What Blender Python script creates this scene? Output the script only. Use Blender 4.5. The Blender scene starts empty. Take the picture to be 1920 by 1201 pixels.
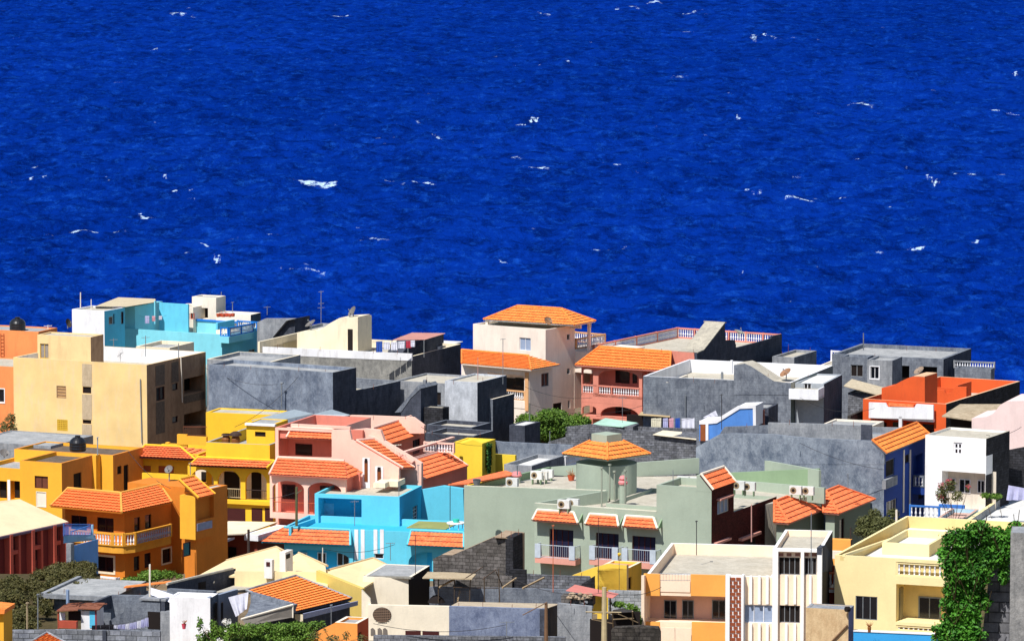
import bpy, bmesh, math, random
import numpy as np
from mathutils import Vector as V
R=math.radians
rnd=random.Random(7)
sc=bpy.context.scene
COL=sc.collection
CAMZ=58.0; PITCH=R(6.4); FPX=8800.0
CP,SP=math.cos(PITCH),math.sin(PITCH)
def ray(px,py):
    x=(px-960)/FPX; y=(600.5-py)/FPX
    d=V((x, CP+SP*y, -SP+CP*y))
    return d/d.y
def at(px,py,D):                     # world point seen at a photo pixel, D metres out
    d=ray(px,py); return V((d.x*D, D, CAMZ+d.z*D))
def ground(px,py,z):                 # world point on the level z
    d=ray(px,py); t=(z-CAMZ)/d.z; return V((d.x*t,t,z))
class Fr:
    def __init__(s,px,py,D,phi,P=None):
        s.O=P.copy() if P is not None else at(px,py,D)
        s.phi=phi; p=R(phi); s.py=py
        s.u=V((math.cos(p),-math.sin(p),0)); s.v=V((math.sin(p),math.cos(p),0))
        s.z=s.O.z
    def W(s,a,b,z): 
        p=s.O+s.u*a+s.v*b; p.z=z; return p
    def hit(s,px,py,off,n):
        d=ray(px,py); c=V((0,0,CAMZ)); q=s.O+n*off
        t=(q-c).dot(n)/d.dot(n); return c+d*t
    def fa(s,px,py,b=0):
        p=s.hit(px,py,b,s.v); return (p-s.O).dot(s.u), p.z
    def sb(s,px,py,a=0):
        p=s.hit(px,py,a,s.u); return (p-s.O).dot(s.v), p.z
    def A(s,px,b=0): return s.fa(px,s.py,b)[0]
    def B(s,px,a=0): return s.sb(px,s.py,a)[0]
    def fp(s,px,py,b=0): return s.hit(px,py,b,s.v)
    def sp(s,px,py,a=0): return s.hit(px,py,a,s.u)
    def sub(s,a,b,z,phi=None): return Fr(0,s.py,0,s.phi if phi is None else phi,P=s.W(a,b,z))
    def fr(s,x0,y0,x1,y1,b=0):       # pixel rect -> (a0,a1,z0,z1) on the front plane
        xm,ym=(x0+x1)/2,(y0+y1)/2
        return (s.fa(x0,ym,b)[0],s.fa(x1,ym,b)[0],s.fa(xm,y1,b)[1],s.fa(xm,y0,b)[1])
    def sr(s,x0,y0,x1,y1,a=0):
        xm,ym=(x0+x1)/2,(y0+y1)/2
        return (s.sb(x0,ym,a)[0],s.sb(x1,ym,a)[0],s.sb(xm,y1,a)[1],s.sb(xm,y0,a)[1])

# ---------------- materials
def lin(c): return tuple(((x/255)/12.92 if x/255<=0.04045 else ((x/255+0.055)/1.055)**2.4) for x in c)
MATS={}
def nodes(name):
    m=bpy.data.materials.new(name); m.use_nodes=True
    nt=m.node_tree; b=nt.nodes['Principled BSDF']; return m,nt,b
def N(nt,t,**k):
    n=nt.nodes.new(t)
    for a,v in k.items():
        if a in n.inputs.keys(): n.inputs[a].default_value=v
        else: setattr(n,a,v)
    return n
def mixc(nt,fac,c1,c2,bt='MIX'):
    m=nt.nodes.new('ShaderNodeMix'); m.data_type='RGBA'; m.blend_type=bt
    for s,v in ((0,fac),(6,c1),(7,c2)):
        if hasattr(v,'links'): nt.links.new(v,m.inputs[s])
        elif isinstance(v,(int,float)): m.inputs[s].default_value=v
        else: m.inputs[s].default_value=(*v[:3],1)
    return m.outputs[2]
def noise(nt,vec,scale,detail=5,rough=.6,lo=.35,hi=.65,stretch=None):
    if stretch:
        mp=nt.nodes.new('ShaderNodeMapping'); mp.inputs['Scale'].default_value=stretch
        nt.links.new(vec,mp.inputs['Vector']); vec=mp.outputs[0]
    n=N(nt,'ShaderNodeTexNoise',Scale=scale,Detail=detail,Roughness=rough)
    nt.links.new(vec,n.inputs['Vector'])
    r=nt.nodes.new('ShaderNodeMapRange'); r.inputs[1].default_value=lo; r.inputs[2].default_value=hi
    nt.links.new(n.outputs['Fac'],r.inputs[0]); return r.outputs[0],n.outputs['Fac']
def bump(nt,b,h,strength,dist=.02):
    bp=N(nt,'ShaderNodeBump',Strength=strength,Distance=dist); nt.links.new(h,bp.inputs['Height']); nt.links.new(bp.outputs[0],b.inputs['Normal'])
def paint(name,c,var=.82,stain=.3,stainc=None,rough=.85):
    """stuccoed, painted wall: broad fading, rain streaks and grime"""
    if name in MATS: return MATS[name]
    var-=.07; stain=min(.8,stain*1.5+.06)
    m,nt,b=nodes(name); c=lin(c)
    geo=nt.nodes.new('ShaderNodeNewGeometry'); P=geo.outputs['Position']
    f1,_=noise(nt,P,.45,4,.6,.35,.7)
    dk=tuple(x*var for x in c)
    col=mixc(nt,f1,c,dk)
    f2,_=noise(nt,P,1.6,7,.75,.49,.74,(1,1,.2))
    sc_=stainc or tuple(x*.45+.02 for x in c)
    mm=nt.nodes.new('ShaderNodeMath'); mm.operation='MULTIPLY'; nt.links.new(f2,mm.inputs[0]); mm.inputs[1].default_value=stain
    col=mixc(nt,mm.outputs[0],col,sc_)
    f3,raw=noise(nt,P,7,5,.75,.4,.7)
    mm=nt.nodes.new('ShaderNodeMath'); mm.operation='MULTIPLY'; nt.links.new(f3,mm.inputs[0]); mm.inputs[1].default_value=.16
    col=mixc(nt,mm.outputs[0],col,tuple(x*.6 for x in c))
    nt.links.new(col,b.inputs['Base Color']); b.inputs['Roughness'].default_value=rough
    b.inputs['Specular IOR Level'].default_value=.2
    bump(nt,b,raw,.5,.02)
    MATS[name]=m; return m
def concrete(name,c1,c2,scale=.9,bricks=0,rough=.95,lo=.34,hi=.66,light=None,joints=0):
    """raw render / block work; c1 dark, c2 light; bricks = course height in m"""
    if name in MATS: return MATS[name]
    m,nt,b=nodes(name); c1=lin(c1); c2=lin(c2)
    geo=nt.nodes.new('ShaderNodeNewGeometry'); P=geo.outputs['Position']
    f1,_=noise(nt,P,scale*1.2,10,.85,lo+.02,hi-.02,(1,1,.75))
    col=mixc(nt,f1,c1,c2)
    f2,_=noise(nt,P,scale*3.2,7,.75,.48,.7,(1,1,.16))
    mm=nt.nodes.new('ShaderNodeMath'); mm.operation='MULTIPLY'; nt.links.new(f2,mm.inputs[0]); mm.inputs[1].default_value=.45
    col=mixc(nt,mm.outputs[0],col,light and lin(light) or tuple(x*.6 for x in c1))
    f3,raw=noise(nt,P,11,4,.7,.3,.7)
    mm=nt.nodes.new('ShaderNodeMath'); mm.operation='MULTIPLY'; nt.links.new(f3,mm.inputs[0]); mm.inputs[1].default_value=.22
    col=mixc(nt,mm.outputs[0],col,tuple(x*.4 for x in c1))
    h=raw
    if not bricks and joints:
        uv=nt.nodes.new('ShaderNodeUVMap'); br=N(nt,'ShaderNodeTexBrick',Scale=1.0); br.inputs['Brick Width'].default_value=.5; br.inputs['Row Height'].default_value=.24; br.inputs['Mortar Size'].default_value=.018; br.inputs['Mortar Smooth'].default_value=.6
        br.inputs['Color1'].default_value=(1.05,1.05,1.05,1); br.inputs['Color2'].default_value=(.86,.86,.88,1); br.inputs['Mortar'].default_value=(.62,.62,.62,1)
        nt.links.new(uv.outputs[0],br.inputs['Vector']); col=mixc(nt,joints,col,br.outputs['Color'],'MULTIPLY')
        sep=nt.nodes.new('ShaderNodeSeparateXYZ'); nt.links.new(uv.outputs[0],sep.inputs[0]); f5,_=noise(nt,P,2.5,5,.7,.5,.75,(1,1,.08)); mm=nt.nodes.new('ShaderNodeMath'); mm.operation='MULTIPLY'; nt.links.new(f5,mm.inputs[0]); mm.inputs[1].default_value=.35; col=mixc(nt,mm.outputs[0],col,tuple(x*.4 for x in c1))
    if bricks:
        uv=nt.nodes.new('ShaderNodeUVMap')
        br=N(nt,'ShaderNodeTexBrick',Scale=1.0); br.inputs['Brick Width'].default_value=bricks*2.1; br.inputs['Row Height'].default_value=bricks
        br.inputs['Mortar Size'].default_value=bricks*.07; br.inputs['Mortar Smooth'].default_value=.3
        br.inputs['Color1'].default_value=(1.15,1.15,1.2,1); br.inputs['Color2'].default_value=(.55,.55,.55,1); br.inputs['Mortar'].default_value=(.25,.25,.25,1)
        nt.links.new(uv.outputs[0],br.inputs['Vector'])
        col=mixc(nt,.8,col,br.outputs['Color'],'MULTIPLY')
        h=br.outputs['Fac']
    nt.links.new(col,b.inputs['Base Color']); b.inputs['Roughness'].default_value=rough
    b.inputs['Specular IOR Level'].default_value=.15
    if bricks:
        bp=N(nt,'ShaderNodeBump',Strength=.8,Distance=.03); bp.invert=True; nt.links.new(h,bp.inputs['Height']); nt.links.new(bp.outputs[0],b.inputs['Normal'])
    else: bump(nt,b,h,.6,.03)
    MATS[name]=m; return m
def tile(name,c1,c2,c3=(150,60,30)):
    if name in MATS: return MATS[name]
    m,nt,b=nodes(name); geo=nt.nodes.new('ShaderNodeNewGeometry'); P=geo.outputs['Position']
    f1,_=noise(nt,P,3.2,5,.8,.38,.62); col=mixc(nt,f1,lin(c1),lin(c2))
    f2,raw=noise(nt,P,.8,6,.75,.55,.85)
    mm=nt.nodes.new('ShaderNodeMath'); mm.operation='MULTIPLY'; nt.links.new(f2,mm.inputs[0]); mm.inputs[1].default_value=.5
    col=mixc(nt,mm.outputs[0],col,lin(c3))
    nt.links.new(col,b.inputs['Base Color']); b.inputs['Roughness'].default_value=.8; b.inputs['Specular IOR Level'].default_value=.2
    MATS[name]=m; return m
def plain(name,c,rough=.6,metal=0,spec=.3):
    if name in MATS: return MATS[name]
    m,nt,b=nodes(name); geo=nt.nodes.new('ShaderNodeNewGeometry')
    f,_=noise(nt,geo.outputs['Position'],3,4,.6,.3,.7)
    c=lin(c); nt.links.new(mixc(nt,f,c,tuple(x*.8 for x in c)),b.inputs['Base Color'])
    b.inputs['Roughness'].default_value=rough; b.inputs['Metallic'].default_value=metal; b.inputs['Specular IOR Level'].default_value=spec
    MATS[name]=m; return m
GLASS=plain('window_glass',(22,24,32),.15,0,.5)
DARK=plain('dark_interior',(30,22,20),.9)
CURT=plain('curtain',(150,165,190),.8)
WHITE=paint('white_paint',(238,238,240),.93,.25,(.35,.33,.32))
CREAMW=paint('cream_white',(240,228,208),.93,.2)
WOODB=plain('brown_wood',(96,52,32),.7)
MAROON=plain('maroon_wood',(70,26,24),.7)
GREYMETAL=plain('grey_metal',(140,145,150),.5,.3)
RUST=plain('rust_metal',(120,70,50),.8)
ROPE=plain('wire',(60,58,60),.7)
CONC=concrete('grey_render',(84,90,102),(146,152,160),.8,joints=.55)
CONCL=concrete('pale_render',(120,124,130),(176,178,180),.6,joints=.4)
CONCD=concrete('dark_and_shaded_render',(54,58,68),(92,96,108),.9,joints=.6)  # shade of the sunless sides painted in; also used for dark walls
BLOCK=concrete('block_wall',(84,86,92),(150,152,156),1.2,.2)
BLOCKD=concrete('dark_block_wall',(38,38,40),(70,70,74),1.2,.2)
DECK=concrete('roof_screed',(176,168,150),(205,198,182),.7)
DECKG=concrete('grey_roof_screed',(140,142,142),(186,186,184),.7)
DECKW=concrete('white_roof_screed',(205,205,202),(232,230,224),.7)
T1=tile('orange_tile',(246,150,74),(226,118,52))
T2=tile('terracotta_tile',(243,134,84),(222,104,60))
T3=tile('peach_tile',(246,132,72),(232,112,58))

# ---------------- mesh builder
class Mb:
    def __init__(s,F=None): s.v=[]; s.f=[]; s.uv=[]; s.m=[]; s.mats=[]; s.F=F; s.cur=None
    def mi(s,m):
        if m not in s.mats: s.mats.append(m)
        return s.mats.index(m)
    def poly(s,pts,m=None,uv=None):
        i=len(s.v); s.v+= [tuple(p) for p in pts]; s.f.append(tuple(range(i,i+len(pts))))
        m=m or s.cur; s.m.append(s.mi(m) if m else 0)
        if uv is None:
            n=(V(pts[1])-V(pts[0])).cross(V(pts[2])-V(pts[1]))
            if s.F: u,w=s.F.u,s.F.v
            else: u,w=V((1,0,0)),V((0,1,0))
            if abs(n.z)>.7*n.length: uv=[(V(p).dot(u),V(p).dot(w)) for p in pts]
            else: uv=[(V(p).dot(u)+V(p).dot(w),V(p).z) for p in pts]
        s.uv.append(uv)
    def L(s,pts,m=None): s.poly([s.F.W(*p) for p in pts],m)
    def box(s,a0,a1,b0,b1,z0,z1,m=None):
        if a0>a1:a0,a1=a1,a0
        if b0>b1:b0,b1=b1,b0
        if z0>z1:z0,z1=z1,z0
        L=s.L
        L([(a0,b0,z0),(a1,b0,z0),(a1,b0,z1),(a0,b0,z1)],m); L([(a1,b1,z0),(a0,b1,z0),(a0,b1,z1),(a1,b1,z1)],m)
        L([(a1,b0,z0),(a1,b1,z0),(a1,b1,z1),(a1,b0,z1)],m); L([(a0,b1,z0),(a0,b0,z0),(a0,b0,z1),(a0,b1,z1)],m)
        L([(a0,b0,z1),(a1,b0,z1),(a1,b1,z1),(a0,b1,z1)],m); L([(a0,b1,z0),(a1,b1,z0),(a1,b0,z0),(a0,b0,z0)],m)
        return s
    def prism(s,p0,p1,m=None,cap=None):          # two matching loops of world points
        n=len(p0); s.poly(p0,m); s.poly(list(reversed(p1)),m)
        for i in range(n):
            j=(i+1)%n; s.poly([p0[j],p0[i],p1[i],p1[j]],cap or m)
        return s
    def pF(s,pts,b0,b1,m=None,cap=None):         # pixel polygon on the front plane b0, pushed back to b1
        q=[s.F.fa(x,y,b0) for x,y in pts]
        return s.prism([s.F.W(a,b0,z) for a,z in q],[s.F.W(a,b1,z) for a,z in q],m,cap)
    def pS(s,pts,a1,a0,m=None,cap=None):
        q=[s.F.sb(x,y,a1) for x,y in pts]
        return s.prism([s.F.W(a1,b,z) for b,z in q],[s.F.W(a0,b,z) for b,z in q],m,cap)
    def bF(s,x0,y0,x1,y1,b0,b1,m=None):
        a0,a1,z0,z1=s.F.fr(x0,y0,x1,y1,b0); return s.box(a0,a1,b0,b1,z0,z1,m)
    def bS(s,x0,y0,x1,y1,a1,a0,m=None):
        b0,b1,z0,z1=s.F.sr(x0,y0,x1,y1,a1); return s.box(a0,a1,b0,b1,z0,z1,m)
    def tube(s,p,q,r,n=6,m=None,r2=None):
        p,q=V(p),V(q); d=(q-p); 
        if d.length<1e-6: return s
        d.normalize(); x=d.orthogonal().normalized(); y=d.cross(x); r2=r if r2 is None else r2
        A=[p+(x*math.cos(k*2*math.pi/n)+y*math.sin(k*2*math.pi/n))*r for k in range(n)]
        B=[q+(x*math.cos(k*2*math.pi/n)+y*math.sin(k*2*math.pi/n))*r2 for k in range(n)]
        s.prism(list(reversed(A)),list(reversed(B)),m); return s
    def lathe(s,c,prof,n=8,m=None):
        c=V(c)
        for (r0,z0),(r1,z1) in zip(prof,prof[1:]):
            for k in range(n):
                a,b=k*2*math.pi/n,(k+1)*2*math.pi/n
                pts=[c+V((r0*math.cos(a),r0*math.sin(a),z0)),c+V((r0*math.cos(b),r0*math.sin(b),z0)),c+V((r1*math.cos(b),r1*math.sin(b),z1)),c+V((r1*math.cos(a),r1*math.sin(a),z1))]
                if r1<1e-4: pts=pts[:3]
                elif r0<1e-4: pts=[pts[0],pts[2],pts[3]]
                s.poly(pts,m)
        return s
    def holed(s,horiz,fix,c0,c1,z0,z1,holes,depth,m=None,inner=None):
        """wall face with rectangular holes; horiz='f' face on plane b=fix, 's' on plane a=fix"""
        hs=[h for h in holes if h[1]>c0 and h[0]<c1]
        hs=[(max(h[0],c0+.02),min(h[1],c1-.02),max(h[2],z0+.01),min(h[3],z1-.02),h[4] if len(h)>4 else depth) for h in hs]
        xs=sorted({c0,c1}|{h[0] for h in hs}|{h[1] for h in hs}); zs=sorted({z0,z1}|{h[2] for h in hs}|{h[3] for h in hs})
        def P(c,d,z): return (c,fix+d,z) if horiz=='f' else (fix-d,c,z)
        for i in range(len(xs)-1):
            for j in range(len(zs)-1):
                xm,zm=(xs[i]+xs[i+1])/2,(zs[j]+zs[j+1])/2
                if any(h[0]<xm<h[1] and h[2]<zm<h[3] for h in hs): continue
                s.L([P(xs[i],0,zs[j]),P(xs[i+1],0,zs[j]),P(xs[i+1],0,zs[j+1]),P(xs[i],0,zs[j+1])],m)
        for x0,x1,a0,a1,d in hs:
            k=inner or m
            s.L([P(x0,0,a0),P(x0,d,a0),P(x0,d,a1),P(x0,0,a1)][::-1],k); s.L([P(x1,0,a0),P(x1,d,a0),P(x1,d,a1),P(x1,0,a1)],k)
            s.L([P(x0,0,a0),P(x1,0,a0),P(x1,d,a0),P(x0,d,a0)],k); s.L([P(x0,0,a1),P(x0,d,a1),P(x1,d,a1),P(x1,0,a1)],k)
            s.L([P(x0,d,a0),P(x1,d,a0),P(x1,d,a1),P(x0,d,a1)],k)
    def build(s,name,mat=None,parent=None,smooth=False):
        me=bpy.data.meshes.new(name); 
        base=parent_loc(parent) if parent else V((0,0,0))
        me.from_pydata([tuple(V(p)-base) for p in s.v],[],s.f)
        if mat: me.materials.append(mat)
        else:
            for m in s.mats: me.materials.append(m)
            me.polygons.foreach_set('material_index',s.m)
        ul=me.uv_layers.new(name='UVMap'); flat=[c for uv in s.uv for p in uv for c in p]
        ul.data.foreach_set('uv',flat)
        if smooth: me.polygons.foreach_set('use_smooth',[True]*len(me.polygons))
        me.update(); o=bpy.data.objects.new(name,me); COL.objects.link(o)
        if parent: o.parent=parent
        return o
def parent_loc(p):
    l=V(p.location)
    while p.parent: p=p.parent; l+=V(p.location)
    return l
LABELS=set()
def tag(o,label,cat,group=None,kind=None):
    o['label']=label; o['category']=cat
    if group: o['group']=group
    if kind: o['kind']=kind
    if not 4<=len(label.split())<=16: print('LABEL LEN',len(label.split()),label)
    if label in LABELS: print('DUP LABEL',label)
    LABELS.add(label); return o
def thing(name,label,cat,loc,group=None):
    o=bpy.data.objects.new(name,None); o.empty_display_size=.5; COL.objects.link(o); o.location=loc
    return tag(o,label,cat,group)
def struct(name,mb,mat=None,kind='structure',smooth=False):
    o=mb.build(name,mat,smooth=smooth); o['kind']=kind; return o
def centre(o,pt=None):               # give a one-mesh thing an origin at its base
    me=o.data; n=len(me.vertices); co=np.empty(n*3,dtype=np.float32); me.vertices.foreach_get('co',co); co=co.reshape(-1,3)
    c=V(((co[:,0].min()+co[:,0].max())/2,(co[:,1].min()+co[:,1].max())/2,co[:,2].min())) if pt is None else pt
    co-=np.array(c,dtype=np.float32); me.vertices.foreach_set('co',co.ravel()); me.update(); o.location=V(o.location)+c; return o
BLK=[]
class Block:
    """rectangular volume of a house: a in [-W,0], b in [0,L], seen corner at a=0,b=0"""
    def __init__(s,H,F,xl=None,xr=None,W=None,L=None,m=None,side=None,par=.5,t=.2,deck=None,inner=None,rim=None,z0=-1.0,pl=None,name='wall'):
        s.H=H; s.F=F; s.W=-F.A(xl) if xl is not None else W; s.L=F.B(xr) if xr is not None else L
        s.m=m; s.side=side or m; s.par=par; s.t=t; s.deck=deck or DECK; s.inner=inner or m; s.rim=rim or s.inner; s.z0=z0; s.fh=[]; s.sh=[]; s.name=name; s.z1=F.z
        s.backm=None
        BLK.append(s)
    def win(s,face,x0,y0,x1,y1,fc=None,pane=None,nx=2,ny=1,depth=.16,sur=None,sw=.12,name='window',bar=.05,sill=None,lab=None):
        F=s.F; r=F.fr(x0,y0,x1,y1) if face=='f' else F.sr(x0,y0,x1,y1)
        c0,c1,z0,z1=r; fc=fc or WHITE; pane=pane or GLASS
        (s.fh if face=='f' else s.sh).append((c0,c1,z0,z1,depth))
        g=depth-.04; mb=Mb(F); e=.004
        def bx(p0,p1,q0,q1,d0,d1,mt=None,M=None):
            M=M or mb
            if face=='f': M.box(p0,p1,d0,d1,q0,q1,mt)
            else: M.box(-d1,-d0,p0,p1,q0,q1,mt)
        bx(c0+e,c0+bar,z0+e,z1-e,g-.05,g); bx(c1-bar,c1-e,z0+e,z1-e,g-.05,g)
        bx(c0+bar,c1-bar,z0+e,z0+bar,g-.05,g); bx(c0+bar,c1-bar,z1-bar,z1-e,g-.05,g)
        for i in range(1,nx):
            x=c0+(c1-c0)*i/nx; bx(x-bar/2,x+bar/2,z0+bar,z1-bar,g-.045,g)
        for j in range(1,ny):
            z=z0+(z1-z0)*j/ny; bx(c0+bar,c1-bar,z-bar/2,z+bar/2,g-.04,g-.002)
        o=mb.build(name,fc,s.H)
        if lab:o['label']=lab
        pb=Mb(F); bx(c0+e,c1-e,z0+e,z1-e,g+.004,g+.02,None,pb); pb.build('pane',pane,o)
        if sur:
            sb=Mb(F)
            for q in ((c0-sw,c0,z0-sw,z1+sw),(c1,c1+sw,z0-sw,z1+sw),(c0,c1,z1,z1+sw),(c0,c1,z0-sw,z0)): bx(*q,-.04,.02,None,sb)
            sb.build('surround',sur,o)
        if sill:
            sb=Mb(F); bx(c0-.15,c1+.15,z1+.1,z1+.22,-.35,0,None,sb); sb.build('lintel',sill,o)
        return o
    def hole(s,face,x0,y0,x1,y1,depth=1.2):
        r=s.F.fr(x0,y0,x1,y1) if face=='f' else s.F.sr(x0,y0,x1,y1)
        (s.fh if face=='f' else s.sh).append((*r,depth)); return r
    def done(s):
        F=s.F; mb=Mb(F); W,L,z0,z1,t=s.W,s.L,s.z0,s.z1,min(s.t,s.W/3,s.L/3); zd=z1-s.par
        mb.holed('f',0,-W,0,z0,z1,s.fh,.16,s.m); mb.holed('s',0,0,L,z0,z1,s.sh,.16,s.side)
        mb.L([(-W,L,z0),(-W,0,z0),(-W,0,z1),(-W,L,z1)],s.backm or s.m); mb.L([(0,L,z0),(-W,L,z0),(-W,L,z1),(0,L,z1)],s.backm or s.m)
        mb.L([(-W,L,z0),(0,L,z0),(0,0,z0),(-W,0,z0)],s.m)
        r=s.rim; i=s.inner
        mb.L([(-W,0,z1),(0,0,z1),(-t,t,z1),(-W+t,t,z1)],r); mb.L([(0,0,z1),(0,L,z1),(-t,L-t,z1),(-t,t,z1)],r)
        mb.L([(0,L,z1),(-W,L,z1),(-W+t,L-t,z1),(-t,L-t,z1)],r); mb.L([(-W,L,z1),(-W,0,z1),(-W+t,t,z1),(-W+t,L-t,z1)],r)
        a0,a1,b0,b1=-W+t,-t,t,L-t
        mb.L([(a0,b1,zd-.05),(a1,b1,zd-.05),(a1,b1,z1),(a0,b1,z1)],i); mb.L([(a1,b0,zd-.05),(a0,b0,zd-.05),(a0,b0,z1),(a1,b0,z1)],i)
        mb.L([(a0,b0,zd-.05),(a0,b1,zd-.05),(a0,b1,z1),(a0,b0,z1)],i); mb.L([(a1,b1,zd-.05),(a1,b0,zd-.05),(a1,b0,z1),(a1,b1,z1)],i)
        o=mb.build(s.name,None,s.H)
        db=Mb(F); db.L([(a0,b0,zd),(a1,b0,zd),(a1,b1,zd),(a0,b1,zd)]); db.build('roof',s.deck,s.H)
        return o
def house(name,label,F,cat='house'):
    return thing(name,label,cat,V((F.O.x,F.O.y,0)))
def roof(H,pts,mat=T1,n=None,name='tiled_roof',cap=None,under=None,period=.3,course=.42,caps=(1,1,1),parent=None):
    el,er,rr,rl=[V(p) for p in pts]
    e=(er-el).normalized(); upv=((rl+rr)/2-(el+er)/2); sl=upv.length; nrm=e.cross(upv).normalized()
    if nrm.z<0: nrm=-nrm
    n=n or max(2,round(sl/course)); mb=Mb(); lift=.075
    def end(t): return el.lerp(rl,t),er.lerp(rr,t)
    smax=(er-el).dot(e); s0=min(0,(rl-el).dot(e)); s1=max(smax,(rr-el).dot(e)); K=max(2,int((s1-s0)/(period/4)))
    for i in range(n):
        t0,t1=i/n,(i+1)/n
        rows=[]
        for t,h in ((t0,lift),(t1,.0)):
            A,B=end(t); sa,sb_=(A-el).dot(e),(B-el).dot(e); row=[]
            for k in range(K+1):
                s=s0+(s1-s0)*k/K; s=max(sa,min(sb_,s)); f=(s-sa)/(sb_-sa) if sb_-sa>1e-5 else 0
                w=.5-.5*math.cos(2*math.pi*s/period); w=w**.7
                row.append(A.lerp(B,f)+nrm*(h+.045*w))
            rows.append(row)
        # riser
        A,B=end(t0); low=[p-nrm*(lift+.005)+upv.normalized()*.08 for p in rows[0]]
        for k in range(K):
            if (rows[0][k+1]-rows[0][k]).length<1e-5 and (rows[1][k+1]-rows[1][k]).length<1e-5: continue
            mb.poly([rows[0][k],rows[0][k+1],rows[1][k+1],rows[1][k]])
            if (low[k+1]-low[k]).length>1e-5: mb.poly([low[k],low[k+1],rows[0][k+1],rows[0][k]])
    o=mb.build(name,mat,H)
    ub=Mb(); d=nrm*-.10; a=[el,er,rr,rl] if (rr-rl).length>.05 else [el,er,rr]
    ub.prism([p+d for p in a],[p-nrm*.005 for p in a]); ub.build('soffit',under or mat,o)
    cb=Mb(); up=nrm*.06
    if caps[0]: cb.tube(rl+up,el+up,.09)
    if caps[1]: cb.tube(rr+up,er+up,.09)
    if caps[2] and (rr-rl).length>.3: cb.tube(rl+up,rr+up,.10)
    if cb.v: cb.build('ridge_cap',cap or mat,o)
    return o
def hip(H,F,a0,a1,b0,b1,ze,zr,inset,mat=T1,under=None,cap=None,along='a',parent=None):
    c=[F.W(a0,b0,ze),F.W(a1,b0,ze),F.W(a1,b1,ze),F.W(a0,b1,ze)]; bm_,am=(b0+b1)/2,(a0+a1)/2
    if along=='a': r=[F.W(a0+inset,bm_,zr),F.W(a1-inset,bm_,zr)]
    else: r=[F.W(am,b0+inset,zr),F.W(am,b1-inset,zr)]
    if along=='a':
        roof(H,[c[0],c[1],r[1],r[0]],mat,under=under,cap=cap); roof(H,[c[1],c[2],r[1],r[1]],mat,caps=(0,0,0),under=under)
        roof(H,[c[2],c[3],r[0],r[1]],mat,caps=(1,1,0),under=under); roof(H,[c[3],c[0],r[0],r[0]],mat,caps=(0,0,0),under=under)
    else:
        roof(H,[c[0],c[1],r[0],r[0]],mat,under=under,cap=cap); roof(H,[c[1],c[2],r[1],r[0]],mat,caps=(0,0,1),under=under)
        roof(H,[c[2],c[3],r[1],r[1]],mat,under=under); roof(H,[c[3],c[0],r[0],r[1]],mat,caps=(0,0,0),under=under)
BALP=[(.06,0),(.06,.08),(.035,.12),(.085,.35),(.04,.6),(.06,.85),(.06,1)]
def balus(H,p,q,h=.8,rail=None,bal=None,step=.24,posts=2,name='balustrade',rw=.1):
    """p,q: world points at the foot; turned balusters between rails"""
    p,q=V(p),V(q); rail=rail or WHITE; bal=bal or WHITE
    d=(q-p); Ld=d.length; e=d.normalized(); nn=V((-e.y,e.x,0)).normalized(); zz=V((0,0,1))
    mb=Mb(); 
    def bar(P,Q,w,hh,z):
        a=[P-nn*w+zz*z,P+nn*w+zz*z,P+nn*w+zz*(z+hh),P-nn*w+zz*(z+hh)]; b=[x+(Q-P) for x in a]; mb.prism(a,b)
    bar(p,q,rw,.12,h-.12); bar(p,q,rw,.08,0)
    for i in range(posts):
        c=p+d*(i/max(1,posts-1)); c0=c-e*.1 if i==posts-1 else c if i==0 else c-e*.05
        bar(c0,c0+e*.12,rw+.015,h+.03,0)
    o=mb.build(name,rail,H)
    n=max(1,int(Ld/step)); key=(round(h,2),bal.name)
    if key not in BALM:
        bb=Mb(); bb.lathe((0,0,0),[(r,z*(h-.2)) for r,z in BALP],6); t=bb.build('baluster',bal); BALM[key]=t.data; bpy.data.objects.remove(t)
    rest=None
    for i in range(n):
        c=p+d*((i+.5)/n)+zz*.08
        BALC[H.name]=BALC.get(H.name,0)+1
        if BALC[H.name]<=100:
            x=bpy.data.objects.new('baluster',BALM[key]); COL.objects.link(x); x.parent=o; x.location=c-parent_loc(H)
        else:
            rest=rest or Mb(); rest.lathe(c,[(r,z*(h-.2)) for r,z in BALP],6)
    if rest: rest.build('balusters',bal,o)['kind']='stuff'
    return o
BALM={}; BALC={}
def rail(H,p,q,h=.9,mat=None,step=.16,name='railing',r=.012):
    p,q=V(p),V(q); mb=Mb(); d=q-p; zz=V((0,0,1)); mb.tube(p+zz*h,q+zz*h,.03); mb.tube(p+zz*.08,q+zz*.08,.02)
    n=max(1,int(d.length/step))
    for i in range(n+1): c=p+d*(i/n); mb.tube(c,c+zz*h,r,4)
    return mb.build(name,mat or GREYMETAL,H)
def part(H,name,mat,F,*ops,label=None):
    mb=Mb(F)
    for op in ops: getattr(mb,op[0])(*op[1:])
    o=mb.build(name,mat,H)
    if label:o['label']=label
    return o
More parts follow.
